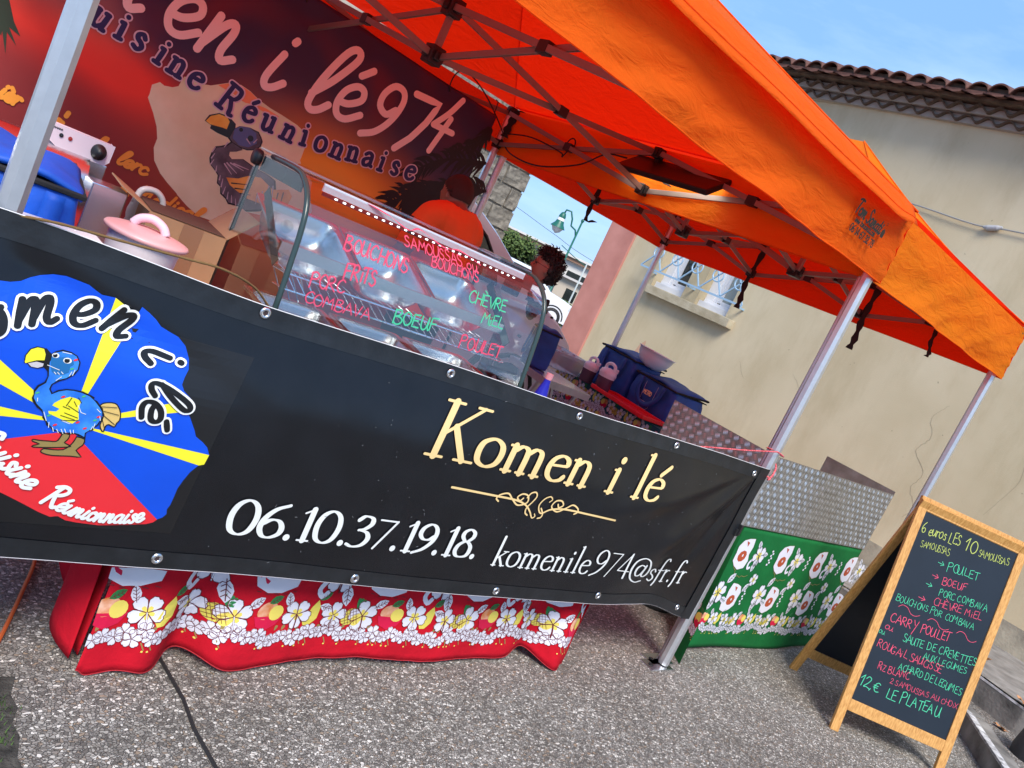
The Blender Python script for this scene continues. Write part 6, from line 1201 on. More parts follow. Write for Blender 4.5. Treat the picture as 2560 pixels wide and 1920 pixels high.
MB().tube(smooth_pts([(.05, -.04, .24), (.075, -.05, .262), (.10, -.04, .25), (.08, -.03, .235)], 5), .004, 6).build('wire_handle', M_blk, fr_)
MB().lathe([(.001, .14), (.05, .135), (.07, .11), (.075, .0)], 24, (.115, .06, .1), caps=False).build('kettle', mat('brass_steel', (.55, .5, .38), .2, 1.0), fr_, smooth=True)
sb = tag(MB().box((-.05, -.05, 0), (.05, .05, .27)).build('steel_bin', M_steel, bevel=.004), 'dull steel bin standing between the blue bag and the cardboard box', 'bin'); sb.location = (-2.93, .70, .936)
rl = thing('roll_top_lid', 'polished steel roll lid behind the blue bags at the left', 'food warmer', (-3.14, .98, .935))
b = MB(); Pr = [(.10 * cos(a), .10 * sin(a) + .21) for a in [pi * k / 12 for k in range(13)]]
b.add([(x, y, z) for y, z in Pr for x in (-.42, .20)], [(2 * i, 2 * i + 1, 2 * i + 3, 2 * i + 2) for i in range(12)]); b.build('lid', M_steel, rl, smooth=True); MB().box((-.43, -.11, 0), (.21, .11, .205)).build('base', mat('red_enamel', (.55, .03, .03), .25), rl, bevel=.006); MB().box((-.40, -.125, .16), (.16, -.111, .19)).build('front_rail', M_blk, rl)
pb = thing('plastic_bag', 'crumpled white carrier bag with red print beside the cardboard box', 'bag', (-2.80, .75, .936))
o = MB().grid(24, 18, lambda u, v: Vector((.06 * cos(u * 2 * pi) * (1.1 - .5 * v) * (1 + .25 * noise.noise(Vector((cos(u * 6.28) * 2, sin(u * 6.28) * 2, v * 5)))), .05 * sin(u * 2 * pi) * (1.1 - .4 * v), .26 * v + .01 * noise.noise(Vector((u * 9, v * 7, 3)))))).build('sheet', mat('thin_white_plastic', (.62, .58, .55), .35), pb, smooth=True)
MB().tube(smooth_pts([(-.03, 0, .24), (-.02, 0, .285), (.02, 0, .295), (.05, 0, .27), (.05, 0, .22)], 5), .010, 6).build('handle', mat('thin_white_plastic', (.62, .58, .55), .35), pb, smooth=True)
pad = tag(MB().box((-.19, -.04, 0), (.19, .04, .03)).build('white_tray', M_wpl, bevel=.004), 'thin white tray edge showing between the banner and the blue bag', 'tray'); pad.location = (-3.24, .14, 1.115)
pad2 = tag(MB().box((-.20, -.06, 0), (.20, .10, .178)).build('white_crate', M_wpl, bevel=.004), 'low white crate under the thin tray at the left end of the counter', 'crate'); pad2.location = (-3.24, .14, .936)

# ======================= TREAD PLATE SCREEN =======================
M_tread = mat('aluminium_tread_plate', (.24, .225, .20), .45, .6, col2=(.32, .31, .29), vs_=12, var=.12, bump=.1, bs=90)
scn = thing('tread_plate_screen', 'aluminium tread plate splash screen on the green clothed table', 'splash screen', (.25, .14, .752))
so_ = Vector(scn.location)
def tread(name, O, a, b_, W, H, nrm, label=None):
    O, a, b_, nrm = Vector(O), Vector(a), Vector(b_), Vector(nrm)
    pl2 = MB().add([O - so_, O + a * W - so_, O + a * W + b_ * H - so_, O + b_ * H - so_], [(0, 1, 2, 3)]).build(name, M_tread, scn); thick(pl2, .003, 0)
    pitch = .035; s_ = MB(); nu, nv = int(W / pitch), int(H / pitch); ribs = []
    for i in range(nu):
        for j in range(nv):
            c = O + a * (i + .5) * W / nu + b_ * (j + .5) * H / nv + nrm * .0016
            dirn = (a * .42 + b_ * .9) if (i + j) % 2 else (a * .9 - b_ * .42); dirn = dirn.normalized(); sd_ = dirn.cross(nrm).normalized()
            for k in range(5):
                q = c + sd_ * (k - 2) * .0059; L2 = .0160 - abs(k - 2) * .0010
                p = [q - dirn * L2, q + sd_ * .0019, q + dirn * L2, q - sd_ * .0019, q + nrm * .0009]
                s_.add([v - so_ for v in p], [(0, 1, 4), (1, 2, 4), (2, 3, 4), (3, 0, 4)])
    o = s_.build('raised_ribs', mat('tread_rib', (.86, .86, .86), .3, .8), pl2); o['kind'] = 'stuff'
    return pl2
tread('front_plate', (.235, .138, .756), (1, 0, 0), (0, 0, 1), 1.64, .405, (0, -1, 0))
tread('side_plate', (.232, .14, .756), (0, 1, 0), (0, .04, 1), .66, .41, (-1, 0, 0))
o = MB().add([Vector((1.895, .145, .756)) - so_, Vector((1.895, .66, .756)) - so_, Vector((1.895, .66, 1.182)) - so_, Vector((1.895, .145, 1.182)) - so_], [(0, 1, 2, 3)]).build('far_plate', M_tread, scn); thick(o, .003, 0)
gr_ = thing('griddle', 'dark griddle standing inside the tread plate screen', 'griddle', (1.0, .5, .752)); MB().box((-.5, -.25, 0), (.5, .25, .2)).build('body', M_steel, gr_, bevel=.01); MB().box((-.48, -.23, .2), (.48, .23, .21)).build('plate', M_blk, gr_)
# reel on the ground under the right end of the banner
rb = thing('cable_reel', 'black and yellow cable reel on the ground behind the banner', 'cable reel', (.62, .62, .0))
MB().lathe([(.001, .10), (.13, .10), (.15, .08), (.155, .02), (.15, 0), (.001, 0)], 32, caps=False).build('drum', M_rubber, rb, smooth=True); MB().lathe([(.001, .13), (.10, .128), (.115, .11), (.115, .10)], 32, caps=False).build('centre', mat('yellow_plastic', (.75, .55, .02), .4), rb, smooth=True)
tag(MB().tube(smooth_pts([(.46, .40, .34), (.45, .33, .22), (.42, .24, .12), (.36, .20, .05), (.26, .17, .02), (.23, .14, .012)], 6), .009, 8).build('black_hose', M_rubber), 'black cable hanging down to the ground left of the tent pole foot', 'cable')
tag(MB().tube(smooth_pts([(-3.02, -.05, .008), (-2.919, .185, .008), (-2.83, .42, .008), (-2.769, .6, .008), (-2.7, .9, .008)], 6), .006, 8).build('orange_cable', mat('orange_cable', (.62, .13, .03), .5)), 'orange cable lying on the concrete under the left end of the banner', 'cable')
# loose things on the teal table
tag(MB().tube([(1.35, 1.62, .86), (1.47, 1.52, .80)], .006, 6).build('skewer', mat('bamboo', (.45, .2, .06), .6)), 'short brown stick leaning by the blue lettered bag', 'stick')
# ======================= CHALKBOARD =======================
F0 = Vector((.863, -.547, 0)); Tp = Vector((1.052, -.318, 1.275)); wv = Vector((.768, -.641, 0)).normalized(); vv_ = (Tp - F0).normalized(); nn_ = vv_.cross(wv).normalized()
if nn_.dot(Vector((-.6, -.7, 0))) < 0: nn_ = -nn_
cbd = thing('chalkboard', 'wooden A-frame chalkboard with the handwritten menu standing beside the green cloth', 'sign', F0); 
R0_ = Vector((1.283, -.044, 0)); vr_ = (Tp - R0_).normalized(); nr_ = vr_.cross(wv).normalized(); nr_ = nr_ if nr_.dot(Vector((.6, .7, 0))) > 0 else -nr_
SL = 1.325
def leaf(O, v_, n_, back):
    O = O - F0; W, fr = .655, .05
    def rail(a0, a1, b0, b1, nm):
        b = MB(); pts = [(a0, b0), (a1, b0), (a1, b1), (a0, b1)]
        b.add([O + wv * p + v_ * q + n_ * d for d in (0, -.022) for p, q in pts], [(0, 1, 2, 3), (7, 6, 5, 4), (0, 4, 5, 1), (1, 5, 6, 2), (2, 6, 7, 3), (3, 7, 4, 0)])
        return b.build(nm, M_wood, cbd, bevel=.0025)
    rail(-.005, .043, 0, SL, 'stile'); rail(.612, .66, 0, SL, 'stile'); rail(.0435, .6115, SL - .07, SL, 'rail'); rail(.0435, .6115, .125, .187, 'rail')
    b = MB(); pts = [(.044, .188), (.611, .188), (.611, SL - .071), (.044, SL - .071)]
    b.add([O + wv * p + v_ * q + n_ * d for d in (-.006, -.014) for p, q in pts], [(0, 1, 2, 3), (7, 6, 5, 4), (0, 4, 5, 1), (1, 5, 6, 2), (2, 6, 7, 3), (3, 7, 4, 0)])
    return b.build('board', M_slate, cbd)
leaf(F0, vv_, nn_, 0); leaf(R0_, vr_, nr_, 1)
MB().bar(Tp - F0 + wv * .003 - vv_ * .02 - nn_ * .03, Tp - F0 + wv * .003 - vv_ * .10 - nn_ * .045, .004, .014).build('hinge', M_blk, cbd)
def CH(u, v, h): return wv * u + vv_ * v + nn_ * (-.0055 + h)
LN = [('6 euros LES', .057, 1.140, .235, .072, M_cyel, 4), ('10', .325, 1.148, .075, .085, M_cyel, 4), ('SAMOUSSAS', .405, 1.150, .185, .048, M_cyel, 7), ('SAMOUSSAS', .088, 1.068, .17, .045, M_cyel, 7),
 ('>', .215, 1.015, .05, .05, M_cgreen, 0), ('POULET', .272, 1.008, .19, .055, M_cgreen, 8), ('>', .205, .935, .05, .05, M_pink, 0), ('BOEUF', .277, .933, .145, .05, M_pink, 8), ('>', .195, .88, .055, .05, M_cgreen, 0), ('PORC COMBAVA', .281, .874, .285, .046, M_cgreen, 5),
 ('>', .18, .80, .055, .05, M_pink, 0), ('CH\u00c8VRE MiEL', .273, .814, .285, .048, M_pink, 6), ('BOUCHONS POR COMBAVA', .070, .753, .465, .044, M_cgreen, 3), ('~', .100, .715, .14, .045, M_pink, 0), ('~', .279, .712, .14, .045, M_pink, 0), ('~', .447, .718, .13, .045, M_pink, 0),
 ('CARRY POULET', .083, .640, .355, .060, M_pink, 4), ('ou', .070, .592, .05, .045, M_pink, 0), ('ou', .050, .560, .035, .04, M_cgreen, 0), ('SAUTE DE CREVETTES', .187, .570, .43, .052, M_cgreen, 5), ('AUX LEGUMES', .324, .527, .265, .044, M_cgreen, 5), ('ROUGAiL SAUCiSSE', .070, .490, .38, .050, M_pink, 1), ('ACHARD DE LEGUMES', .218, .428, .38, .048, M_cgreen, 1), ('RiZ BLANC', .113, .382, .185, .046, M_pink, 5), ('2 SAMOUSSAS AU CHOiX', .206, .340, .40, .036, M_pink, 3), ('12,\u20ac', .055, .266, .125, .072, M_cgreen, 0), ('LE PLATEAU', .215, .266, .315, .068, M_cgreen, 3)]
for k, (tx, x, v, wd, hg, m_, sl_) in enumerate(LN):
    I = Ink(); write(I, tx, HW, (x, v), hg * .80, .034, width=wd, rot=radians(sl_), jit=.09, seed=k); I.place('chalk_writing', m_, cbd, CH, .0008)

# ======================= PEOPLE =======================
def head_pts(c, face, s_=1.0, tilt=0):
    """sculpted head: c centre, face = facing direction (xy)"""
    f = Vector((face[0], face[1], 0)).normalized(); r_ = Vector((f.y, -f.x, 0)); V = []; F = []; nu, nv = 40, 28
    for j in range(nv + 1):
        th = pi * j / nv
        for i in range(nu):
            ph = 2 * pi * i / nu; x = sin(th) * sin(ph); y = sin(th) * cos(ph); z = cos(th)       # y = forward
            X, Y, Z = x * .074, y * .096, z * .118
            if z < 0: X *= 1 - .28 * (-z) ** 1.5; Y = Y * (1 - .10 * (-z)) + .010 * (-z)
            if y > 0:
                g = lambda cx_, cz_, sx, sz: exp(-((x - cx_) / sx) ** 2 - ((z - cz_) / sz) ** 2)
                Y += .026 * g(0, -.16, .13, .17) + .012 * g(0, -.02, .10, .2)      # nose
                Y -= .011 * (g(.40, .06, .2, .13) + g(-.40, .06, .2, .13))          # eye sockets
                Y += .006 * (g(.4, .2, .25, .07) + g(-.4, .2, .25, .07))            # brows
                Y += .008 * g(0, -.46, .26, .05) + .007 * g(0, -.57, .22, .05) - .003 * g(0, -.515, .25, .025)   # lips
                Y += .012 * g(0, -.82, .3, .14)                                     # chin
            V.append(c + (r_ * X + f * Y + Vector((0, 0, Z))) * s_)
    for j in range(nv):
        for i in range(nu): F.append((j * nu + i, j * nu + (i + 1) % nu, (j + 1) * nu + (i + 1) % nu, (j + 1) * nu + i))
    return V, F, f, r_
def ear(c, f, r_, s_, sc_=1.0):
    b = MB(); o_ = c + (r_ * .074 * s_ - f * .008 + Vector((0, 0, -.008))) * sc_
    b.tube([o_ + (f * (.017 * cos(a)) + Vector((0, 0, .030 * sin(a))) + r_ * s_ * .010 * (1 - .6 * cos(a))) * sc_ for a in [2 * pi * k / 14 for k in range(14)]], .0055, 6, closed=True); b.lathe([(.016, 0), (.001, .004)], 10, o_, caps=True); return b
def body(parent, joints, edges, extra, m, voxel=.009):
    me = bpy.data.meshes.new('frame'); names = list(joints); me.from_pydata([joints[k][0] for k in names], [(names.index(a), names.index(b)) for a, b in edges], []); o = link(bpy.data.objects.new('frame', me))
    sk = o.modifiers.new('s', 'SKIN'); lay = me.skin_vertices[0].data
    for i, k in enumerate(names): r_ = joints[k][1]; lay[i].radius = (r_, r_) if not isinstance(r_, tuple) else r_
    lay[0].use_root = True; o.modifiers.new('u', 'SUBSURF').levels = 2
    bpy.context.view_layer.update(); dg = bpy.context.evaluated_depsgraph_get(); ev = o.evaluated_get(dg).to_mesh(); b = MB(); b.add([v.co.copy() for v in ev.vertices], [tuple(p.vertices) for p in ev.polygons]); bpy.data.objects.remove(o)
    for V, F in extra: b.add(V, F)
    o = b.build('body', m, parent); rm = o.modifiers.new('r', 'REMESH'); rm.mode = 'VOXEL'; rm.voxel_size = voxel; o.modifiers.new('sm', 'SMOOTH').iterations = 3
    bpy.context.view_layer.update(); dg = bpy.context.evaluated_depsgraph_get(); me2 = bpy.data.meshes.new_from_object(o.evaluated_get(dg)); o.modifiers.clear(); o.data = me2; me2.polygons.foreach_set('use_smooth', [True] * len(me2.polygons)); me2.materials.clear(); me2.materials.append(m); return o
def garment(name, body_o, parent, m, keep, off=.010, wr=.006):
    me = body_o.data; idx = {}; V = []; F = []
    for p in me.polygons:
        if keep(p.center):
            f = []
            for i in p.vertices:
                if i not in idx:
                    v = me.vertices[i]; k = off + wr * noise.noise(v.co * 9) + wr * .6 * noise.noise(Vector((v.co.x * 20, v.co.y * 20, v.co.z * 7))); idx[i] = len(V); V.append(v.co + v.normal * k)
                f.append(idx[i])
            F.append(tuple(f))
    o = mk(name, V, F, m, parent, True); thick(o, .004, 1); return o
def hand_chain(J, E_, wrist, d, side, up_, pre):
    d, side, up_ = Vector(d).normalized(), Vector(side).normalized(), Vector(up_).normalized()
    J[pre + 'palm'] = (wrist + d * .045, (.022, .03)); E_.append((pre + 'w', pre + 'palm'))
    for k, (o_, l) in enumerate(((-.027, .055), (-.009, .068), (.009, .064), (.026, .05))):
        a = wrist + d * .075 + side * o_; J[pre + 'f%da' % k] = (a, .0095); J[pre + 'f%db' % k] = (a + d * l * .55 - up_ * .006, .0085); J[pre + 'f%dc' % k] = (a + d * l - up_ * .022, .007); E_ += [(pre + 'palm', pre + 'f%da' % k), (pre + 'f%da' % k, pre + 'f%db' % k), (pre + 'f%db' % k, pre + 'f%dc' % k)]
    J[pre + 't1'] = (wrist + d * .03 - side * .035, .011); J[pre + 't2'] = (wrist + d * .065 - side * .05 - up_ * .012, .0085); E_ += [(pre + 'palm', pre + 't1'), (pre + 't1', pre + 't2')]
def person(label, base, face, H, skin, arms, lean=(0, 0), head_face=None, wsc=1.0, head_dz=0):
    t = thing('person', label, 'person', (0, 0, 0)); B = Vector((*base, 0)); f = Vector((*face, 0)).normalized(); r_ = Vector((f.y, -f.x, 0)); s_ = H / 1.78; U = Vector((0, 0, 1)); ln = Vector((*lean, 0))
    def P_(x, y, z): return B + (r_ * x + f * y) * s_ * 1 + U * z * s_ + ln * max(0, z - .95)
    J = {'pelvis': (P_(0, 0, .95), (.115 * wsc, .15 * wsc)), 'waist': (P_(0, 0, 1.12), (.10 * wsc, .135 * wsc)), 'chest': (P_(0, 0, 1.32), (.115 * wsc, .165 * wsc)), 'upper': (P_(0, -.01, 1.43), (.085 * wsc, .12 * wsc)), 'neck': (P_(0, -.01, 1.53), .058), 'nape': (P_(0, .015, 1.60), .055)}
    E_ = [('pelvis', 'waist'), ('waist', 'chest'), ('chest', 'upper'), ('upper', 'neck'), ('neck', 'nape')]
    for sg, k in ((1, 'r'), (-1, 'l')):
        J[k + 'sh'] = (P_(.185 * wsc * sg, -.01, 1.43), .060 * wsc); E_.append(('upper', k + 'sh'))
        el, wr = arms[k]; J[k + 'el'] = (P_(*el), .043 * wsc); J[k + 'w'] = (P_(*wr), .029); E_ += [(k + 'sh', k + 'el'), (k + 'el', k + 'w')]
        d = (P_(*wr) - P_(*el)).normalized(); hand_chain(J, E_, J[k + 'w'][0], d, d.cross(U) if abs(d.z) < .9 else f, U if abs(d.z) < .9 else -r_ * sg, k)
        J[k + 'hip'] = (P_(.09 * sg, 0, .88), .095 * wsc); J[k + 'kn'] = (P_(.10 * sg, .02, .49), .06); J[k + 'an'] = (P_(.10 * sg, -.01, .09), .042); J[k + 'toe'] = (P_(.11 * sg, .15, .04), .036); E_ += [('pelvis', k + 'hip'), (k + 'hip', k + 'kn'), (k + 'kn', k + 'an'), (k + 'an', k + 'toe')]
    hc = P_(0, .035, 1.665 + head_dz); V, F, hf, hr = head_pts(hc, head_face or face, s_ * .98); ex = [(V, F)]
    for sg in (1, -1): e = ear(hc, hf, hr, sg, s_); ex.append((e.v, e.f))
    bo = body(t, J, E_, ex, skin, .0095); return t, bo, hc, hf, hr, P_, s_
# man in the orange T-shirt, seen from behind
t, bo, hc, hf, hr, P_, s_ = person('man with cropped hair in an orange T-shirt seen from behind at the backdrop', (-.72, 2.10), (-.30, .95), 1.90, M_skin2, {'r': ((.25, .06, 1.16), (.20, .30, 1.10)), 'l': ((-.26, .06, 1.16), (-.20, .30, 1.10))}, wsc=1.2, lean=(-.04, .06), head_dz=-.085)
zs = 1.47 * s_
def in_body(c, zlo, zhi, neck=.085):
    return zlo < c.z < zhi and not (c.z > 1.46 * s_ and (Vector((c.x, c.y, 0)) - Vector((P_(0, -.01, 1.5).x, P_(0, -.01, 1.5).y, 0))).length < neck)
def loc_(c): d = c - P_(0, 0, 0); return d.dot(hr), d.dot(hf)
_c0 = P_(0, 0, 1.3)
garment('t_shirt', bo, t, M_tshirt, lambda c: in_body(c, .88 * s_, 1.52 * s_, .075) and not (abs((c - _c0).dot(Vector((.95, .30, 0)))) > .20 * s_ and c.z < 1.22 * s_), .012, .010)
garment('trousers', bo, t, M_black_cl, lambda c: .10 < c.z <= .93 * s_, .008, .004)
garment('hair', bo, t, mat('cropped_hair', (.05, .02, .014), .8, bump=.6, bs=300), lambda c: (c - hc).length < .15 and c.z - hc.z > .0 + .6 * max(-.03, (c - hc).dot(hf)), .003, .001)
# woman in black, in profile
FW = (-.80, .60)
t, bo, hc, hf, hr, P_, s_ = person('woman with short curly dark hair and glasses in a black top standing at the display', (.12, 2.10), (-.55, .55), 1.665, M_skin, {'r': ((.24, -.02, 1.14), (.21, .10, .88)), 'l': ((-.24, .02, 1.14), (-.20, .16, .92))}, head_face=FW, wsc=1.1, head_dz=-.035)
garment('black_top', bo, t, M_black_cl, lambda c: in_body(c, .80 * s_, 1.50 * s_, .055) and c.z > .90 * s_ or (c.z > .9 * s_ and c.z < 1.47 * s_), .011, .008)
garment('trousers', bo, t, M_black_cl, lambda c: .09 < c.z <= .92 * s_, .007, .004)
pn = P_(0, .13, 0); b = MB(); rr_ = Vector((hf.y, -hf.x, 0)); bf = Vector((-.55, .55, 0)).normalized(); br = Vector((bf.y, -bf.x, 0))
o = MB().grid(16, 14, lambda u, v: P_(0, 0, 0) + br * (.21 * (2 * u - 1)) + bf * (.165 - .07 * (2 * u - 1) ** 2 + .012 * sin(u * 14) * v) + Vector((0, 0, (1.05 - .60 * v) * s_))).build('apron', M_purple, t, smooth=True); thick(o, .003, 0)
# curly hair: cap plus many small locks
garment('hair_cap', bo, t, M_hair, lambda c: (c - hc).length < .17 and (c.z - hc.z > .055 or ((c - hc).dot(hf) < -.012 and c.z - hc.z > -.085)) and (c - hc).length > .05, .018, .006)
rnd = random.Random(2); hb_ = MB()
for k in range(620):
    u = Vector((rnd.gauss(0, 1), rnd.gauss(0, 1), rnd.gauss(0, 1))).normalized(); fwd = u.dot(hf)
    if fwd > .55 and u.z < .55: continue
    if u.z < -.62 or (fwd > -.05 and u.z < .30) or (abs(u.dot(hr)) > .6 and u.z < .22 and fwd > -.45): continue
    p = hc + hr * u.dot(hr) * .085 + hf * (u.dot(hf) * .100 - .004) + Vector((0, 0, u.z * .120 + .006)); n1 = u.orthogonal().normalized(); n2 = u.cross(n1); rr2 = rnd.uniform(.004, .010); ph = rnd.uniform(0, 6.3); h2 = rnd.uniform(.010, .034) * (1.25 if u.z > .3 else 1)
    hb_.tube([p + u * (h2 * i / 7) + (n1 * cos(ph + i * .95) + n2 * sin(ph + i * .95)) * rr2 * (.6 + i / 9) for i in range(8)], [.0042, .005, .005, .0048, .0044, .0038, .003, .0012], 5)
hb_.build('hair', M_hair, t, smooth=True)
gl_ = MB()
for sg in (1, -1):
    c = hc + hf * .094 * s_ + hr * .030 * sg + Vector((0, 0, .008)); gl_.tube([c + hr * (.024 * cos(a)) + Vector((0, 0, .021 * sin(a))) - hf * .003 * abs(cos(a)) for a in [2 * pi * k / 18 for k in range(18)]], .0017, 6, closed=True)
    gl_.tube([c + hr * .024 * sg + Vector((0, 0, .006)), hc + hf * .04 + hr * .074 * sg + Vector((0, 0, .008)), hc - hf * .01 + hr * .080 * sg + Vector((0, 0, .002))], .0016, 5)
gl_.tube([hc + hf * .096 * s_ + hr * .008 + Vector((0, 0, .012)), hc + hf * .098 * s_ - hr * .008 + Vector((0, 0, .012))], .0015, 5)
gl_.build('glasses', mat('dark_spectacle_frame', (.03, .01, .01), .3), t, smooth=True)
ey = MB()
for sg in (1, -1): ey.lathe([(.001, .0085), (.006, .006), (.0085, 0), (.006, -.006), (.001, -.0085)], 12, hc + hf * .078 * s_ + hr * .029 * sg + Vector((0, 0, .007)), caps=False)
ey.build('eyes', mat('eye', (.08, .05, .04), .2), t, smooth=True)
lp = MB().tube(smooth_pts([hc + hf * .094 * s_ + hr * .022 + Vector((0, 0, -.060)), hc + hf * .104 * s_ + Vector((0, 0, -.058)), hc + hf * .094 * s_ - hr * .022 + Vector((0, 0, -.060))], 4), [.002, .003, .0035, .004, .0045, .004, .0035, .003, .002], 6); lp.build('lips', mat('lips', (.42, .07, .07), .45), t, smooth=True)

# ======================= VEHICLES =======================
def wheel(parent, c, r_, w_, ydir):
    M_ = Matrix.Rotation(radians(90), 4, 'X'); o = MB().lathe([(r_ * .62, -w_ / 2), (r_ * .93, -w_ / 2), (r_, -w_ * .3), (r_, w_ * .3), (r_ * .93, w_ / 2), (r_ * .62, w_ / 2)], 32, c, M=M_, caps=False).build('wheel', M_rubber, parent, smooth=True)
    rim = MB().lathe([(r_ * .63, w_ * .3), (r_ * .60, w_ * .42), (r_ * .56, w_ * .2)], 32, c, M=M_ if ydir < 0 else M_ @ Matrix.Rotation(pi, 4, 'X'), caps=False)
    for k in range(10):
        a = 2 * pi * k / 10; rim.bar(Vector(c) + Vector((r_ * .1 * cos(a), ydir * w_ * .36, r_ * .1 * sin(a))), Vector(c) + Vector((r_ * .6 * cos(a + .1), ydir * w_ * .38, r_ * .6 * sin(a + .1))), r_ * .075, .02)
    rim.lathe([(.001, 0), (r_ * .14, 0), (r_ * .14, .03)], 12, Vector(c) + Vector((0, ydir * w_ * .4, 0)), M=M_, caps=True); rim.build('rim', M_alu, o); MB().lathe([(.001, 0), (r_ * .6, 0)], 24, Vector(c) + Vector((0, ydir * w_ * .15, 0)), M=M_, caps=False).build('brake_disc', M_blk, o); return o
def car(name, label, cat, loc, rz, side, wins, w_, wheels, r_, tuck=.16, zbelt=1.05, lights=None, paint=None):
    t = thing(name, label, cat, loc); t.rotation_euler.z = rz; b = MB(); n = len(side)
    # body lofted across its width, upper part leaning in
    ks = [-1, -.92, -.6, 0, .6, .92, 1]
    V = []
    for k in ks:
        for x, z in side:
            lean = 1 - tuck * max(0, (z - zbelt)) / .9; pinch = (1 if abs(k) < .95 else .99); dz = -.03 * (1 if abs(k) == 1 else 0) * (1 if z > .35 else 0)
            V.append((x * pinch, k * w_ / 2 * lean, z + dz))
    F = []
    for i in range(len(ks) - 1):
        for j in range(n): F.append((i * n + j, i * n + (j + 1) % n, (i + 1) * n + (j + 1) % n, (i + 1) * n + j))
    tr_ = tessellate_polygon([[Vector((x, z, 0)) for x, z in side]]); F += [tuple(q) for q in tr_] + [tuple(i + (len(ks) - 1) * n for i in q[::-1]) for q in tr_]
    bo_ = b.add(V, F).build('body', paint or M_wpaint, t, auto=radians(32))
    for sg in (-1, 1):
        for wn in wins:
            def q_(x, z, h): return Vector((x, sg * (w_ / 2 * (1 - tuck * max(0, (z - zbelt)) / .9) + h), z))
            tr2 = tessellate_polygon([[Vector((x, z, 0)) for x, z in wn]]); MB().add([q_(x, z, .006) for x, z in wn], [tuple(q) for q in tr2]).build('window', M_glassd, bo_)
            MB().tube([q_(x, z, .006) for x, z in wn], .016, 6, closed=True).build('window_seal', M_blk, bo_)
        for wx in wheels: wheel(t, (wx, sg * (w_ / 2 - .10), r_), r_, .21, sg); MB().tube([Vector((wx + (r_ + .05) * cos(a), sg * w_ / 2 * .985, r_ + (r_ + .05) * sin(a))) for a in [pi * k / 14 for k in range(15)]], .03, 6).build('wheel_arch', M_blk, bo_); MB().lathe([(.001, 0), (r_ + .04, 0)], 28, (wx, sg * (w_ / 2 + .003), r_), M=Matrix.Rotation(radians(90), 4, 'X'), caps=False).build('wheel_well', M_blk, bo_).location.y = -sg * .006
        if lights: MB().prism(lights, lambda x, z: Vector((x, sg * w_ / 2 * .90, z)), lambda x, z: Vector((x, sg * (w_ / 2 + .004), z))).build('headlight', mat('headlight_glass', (.6, .62, .65), .1), bo_)
    return t, bo_
vside = [(-2.2, .35), (-2.25, .9), (-2.2, 1.5), (-2.05, 1.80), (-1.6, 1.87), (-.6, 1.88), (-.05, 1.875), (.20, 1.84), (.42, 1.775), (.75, 1.625), (1.08, 1.44), (1.22, 1.36), (1.55, 1.22), (1.85, 1.10), (2.05, .98), (2.16, .84), (2.20, .66), (2.18, .40), (2.05, .28), (1.0, .25), (-1.0, .25), (-2.0, .27)]
vwin = [[(-.62, 1.22), (-.62, 1.70), (-.1, 1.735), (.15, 1.72), (.36, 1.675), (.62, 1.55), (.84, 1.36), (.90, 1.22)], [(-1.9, 1.25), (-1.9, 1.68), (-.75, 1.71), (-.75, 1.25)]]
van, vb = car('white_van', 'white van parked behind the tent, its windscreen pillar and bonnet showing', 'van', (-.03, 4.34, 0), 0, vside, vwin, 1.78, (1.45, -1.35), .32, .10, 1.15, [(1.95, .92), (2.16, .84), (2.18, .70), (1.9, .74)])
b = MB().add([(.46, -.70, 1.775), (.46, .70, 1.775), (1.17, .76, 1.395), (1.17, -.76, 1.395)], [(0, 1, 2, 3)]); ws = b.build('windscreen', M_glassd, vb); ws.location.z = .012
MB().tube(smooth_pts([(1.06, -.87, 1.22), (1.02, -.97, 1.25), (.98, -1.02, 1.28)], 3), .02, 6).box((.93, -1.1, 1.2), (1.0, -.93, 1.36)).build('wing_mirror', M_blk, vb, bevel=.01)
MB().box((-.5, -.75, .4), (.95, .75, 1.15)).build('dashboard', M_blk, vb)
sside = [(-2.1, .35), (-2.15, .9), (-2.0, 1.15), (-1.7, 1.5), (-.9, 1.62), (.1, 1.60), (.55, 1.42), (.95, 1.12), (1.5, 1.05), (1.95, .95), (2.12, .75), (2.15, .45), (2.0, .28), (-2.0, .28)]
sw = [[(-1.7, 1.12), (-1.55, 1.42), (-.9, 1.52), (.05, 1.5), (.48, 1.33), (.75, 1.12)]]
suv, sb2 = car('white_suv', 'white compact SUV parked in the street beyond the tent', 'car', (15.45, 19.8, -.30), radians(-32), sside, sw, 1.82, (1.3, -1.3), .35, .22, 1.02, [(1.8, .92), (2.08, .85), (2.1, .72), (1.75, .78)])
dside = [(x * .98, z) for x, z in sside]
car('dark_blue_car', 'dark blue car with a pale roof edge parked behind the woman in profile', 'car', (9.2, 14.6, -.16), radians(-36), dside, sw, 1.8, (1.3, -1.3), .34, .22, 1.02, paint=mat('blue_car_paint', (.05, .10, .2), .15))

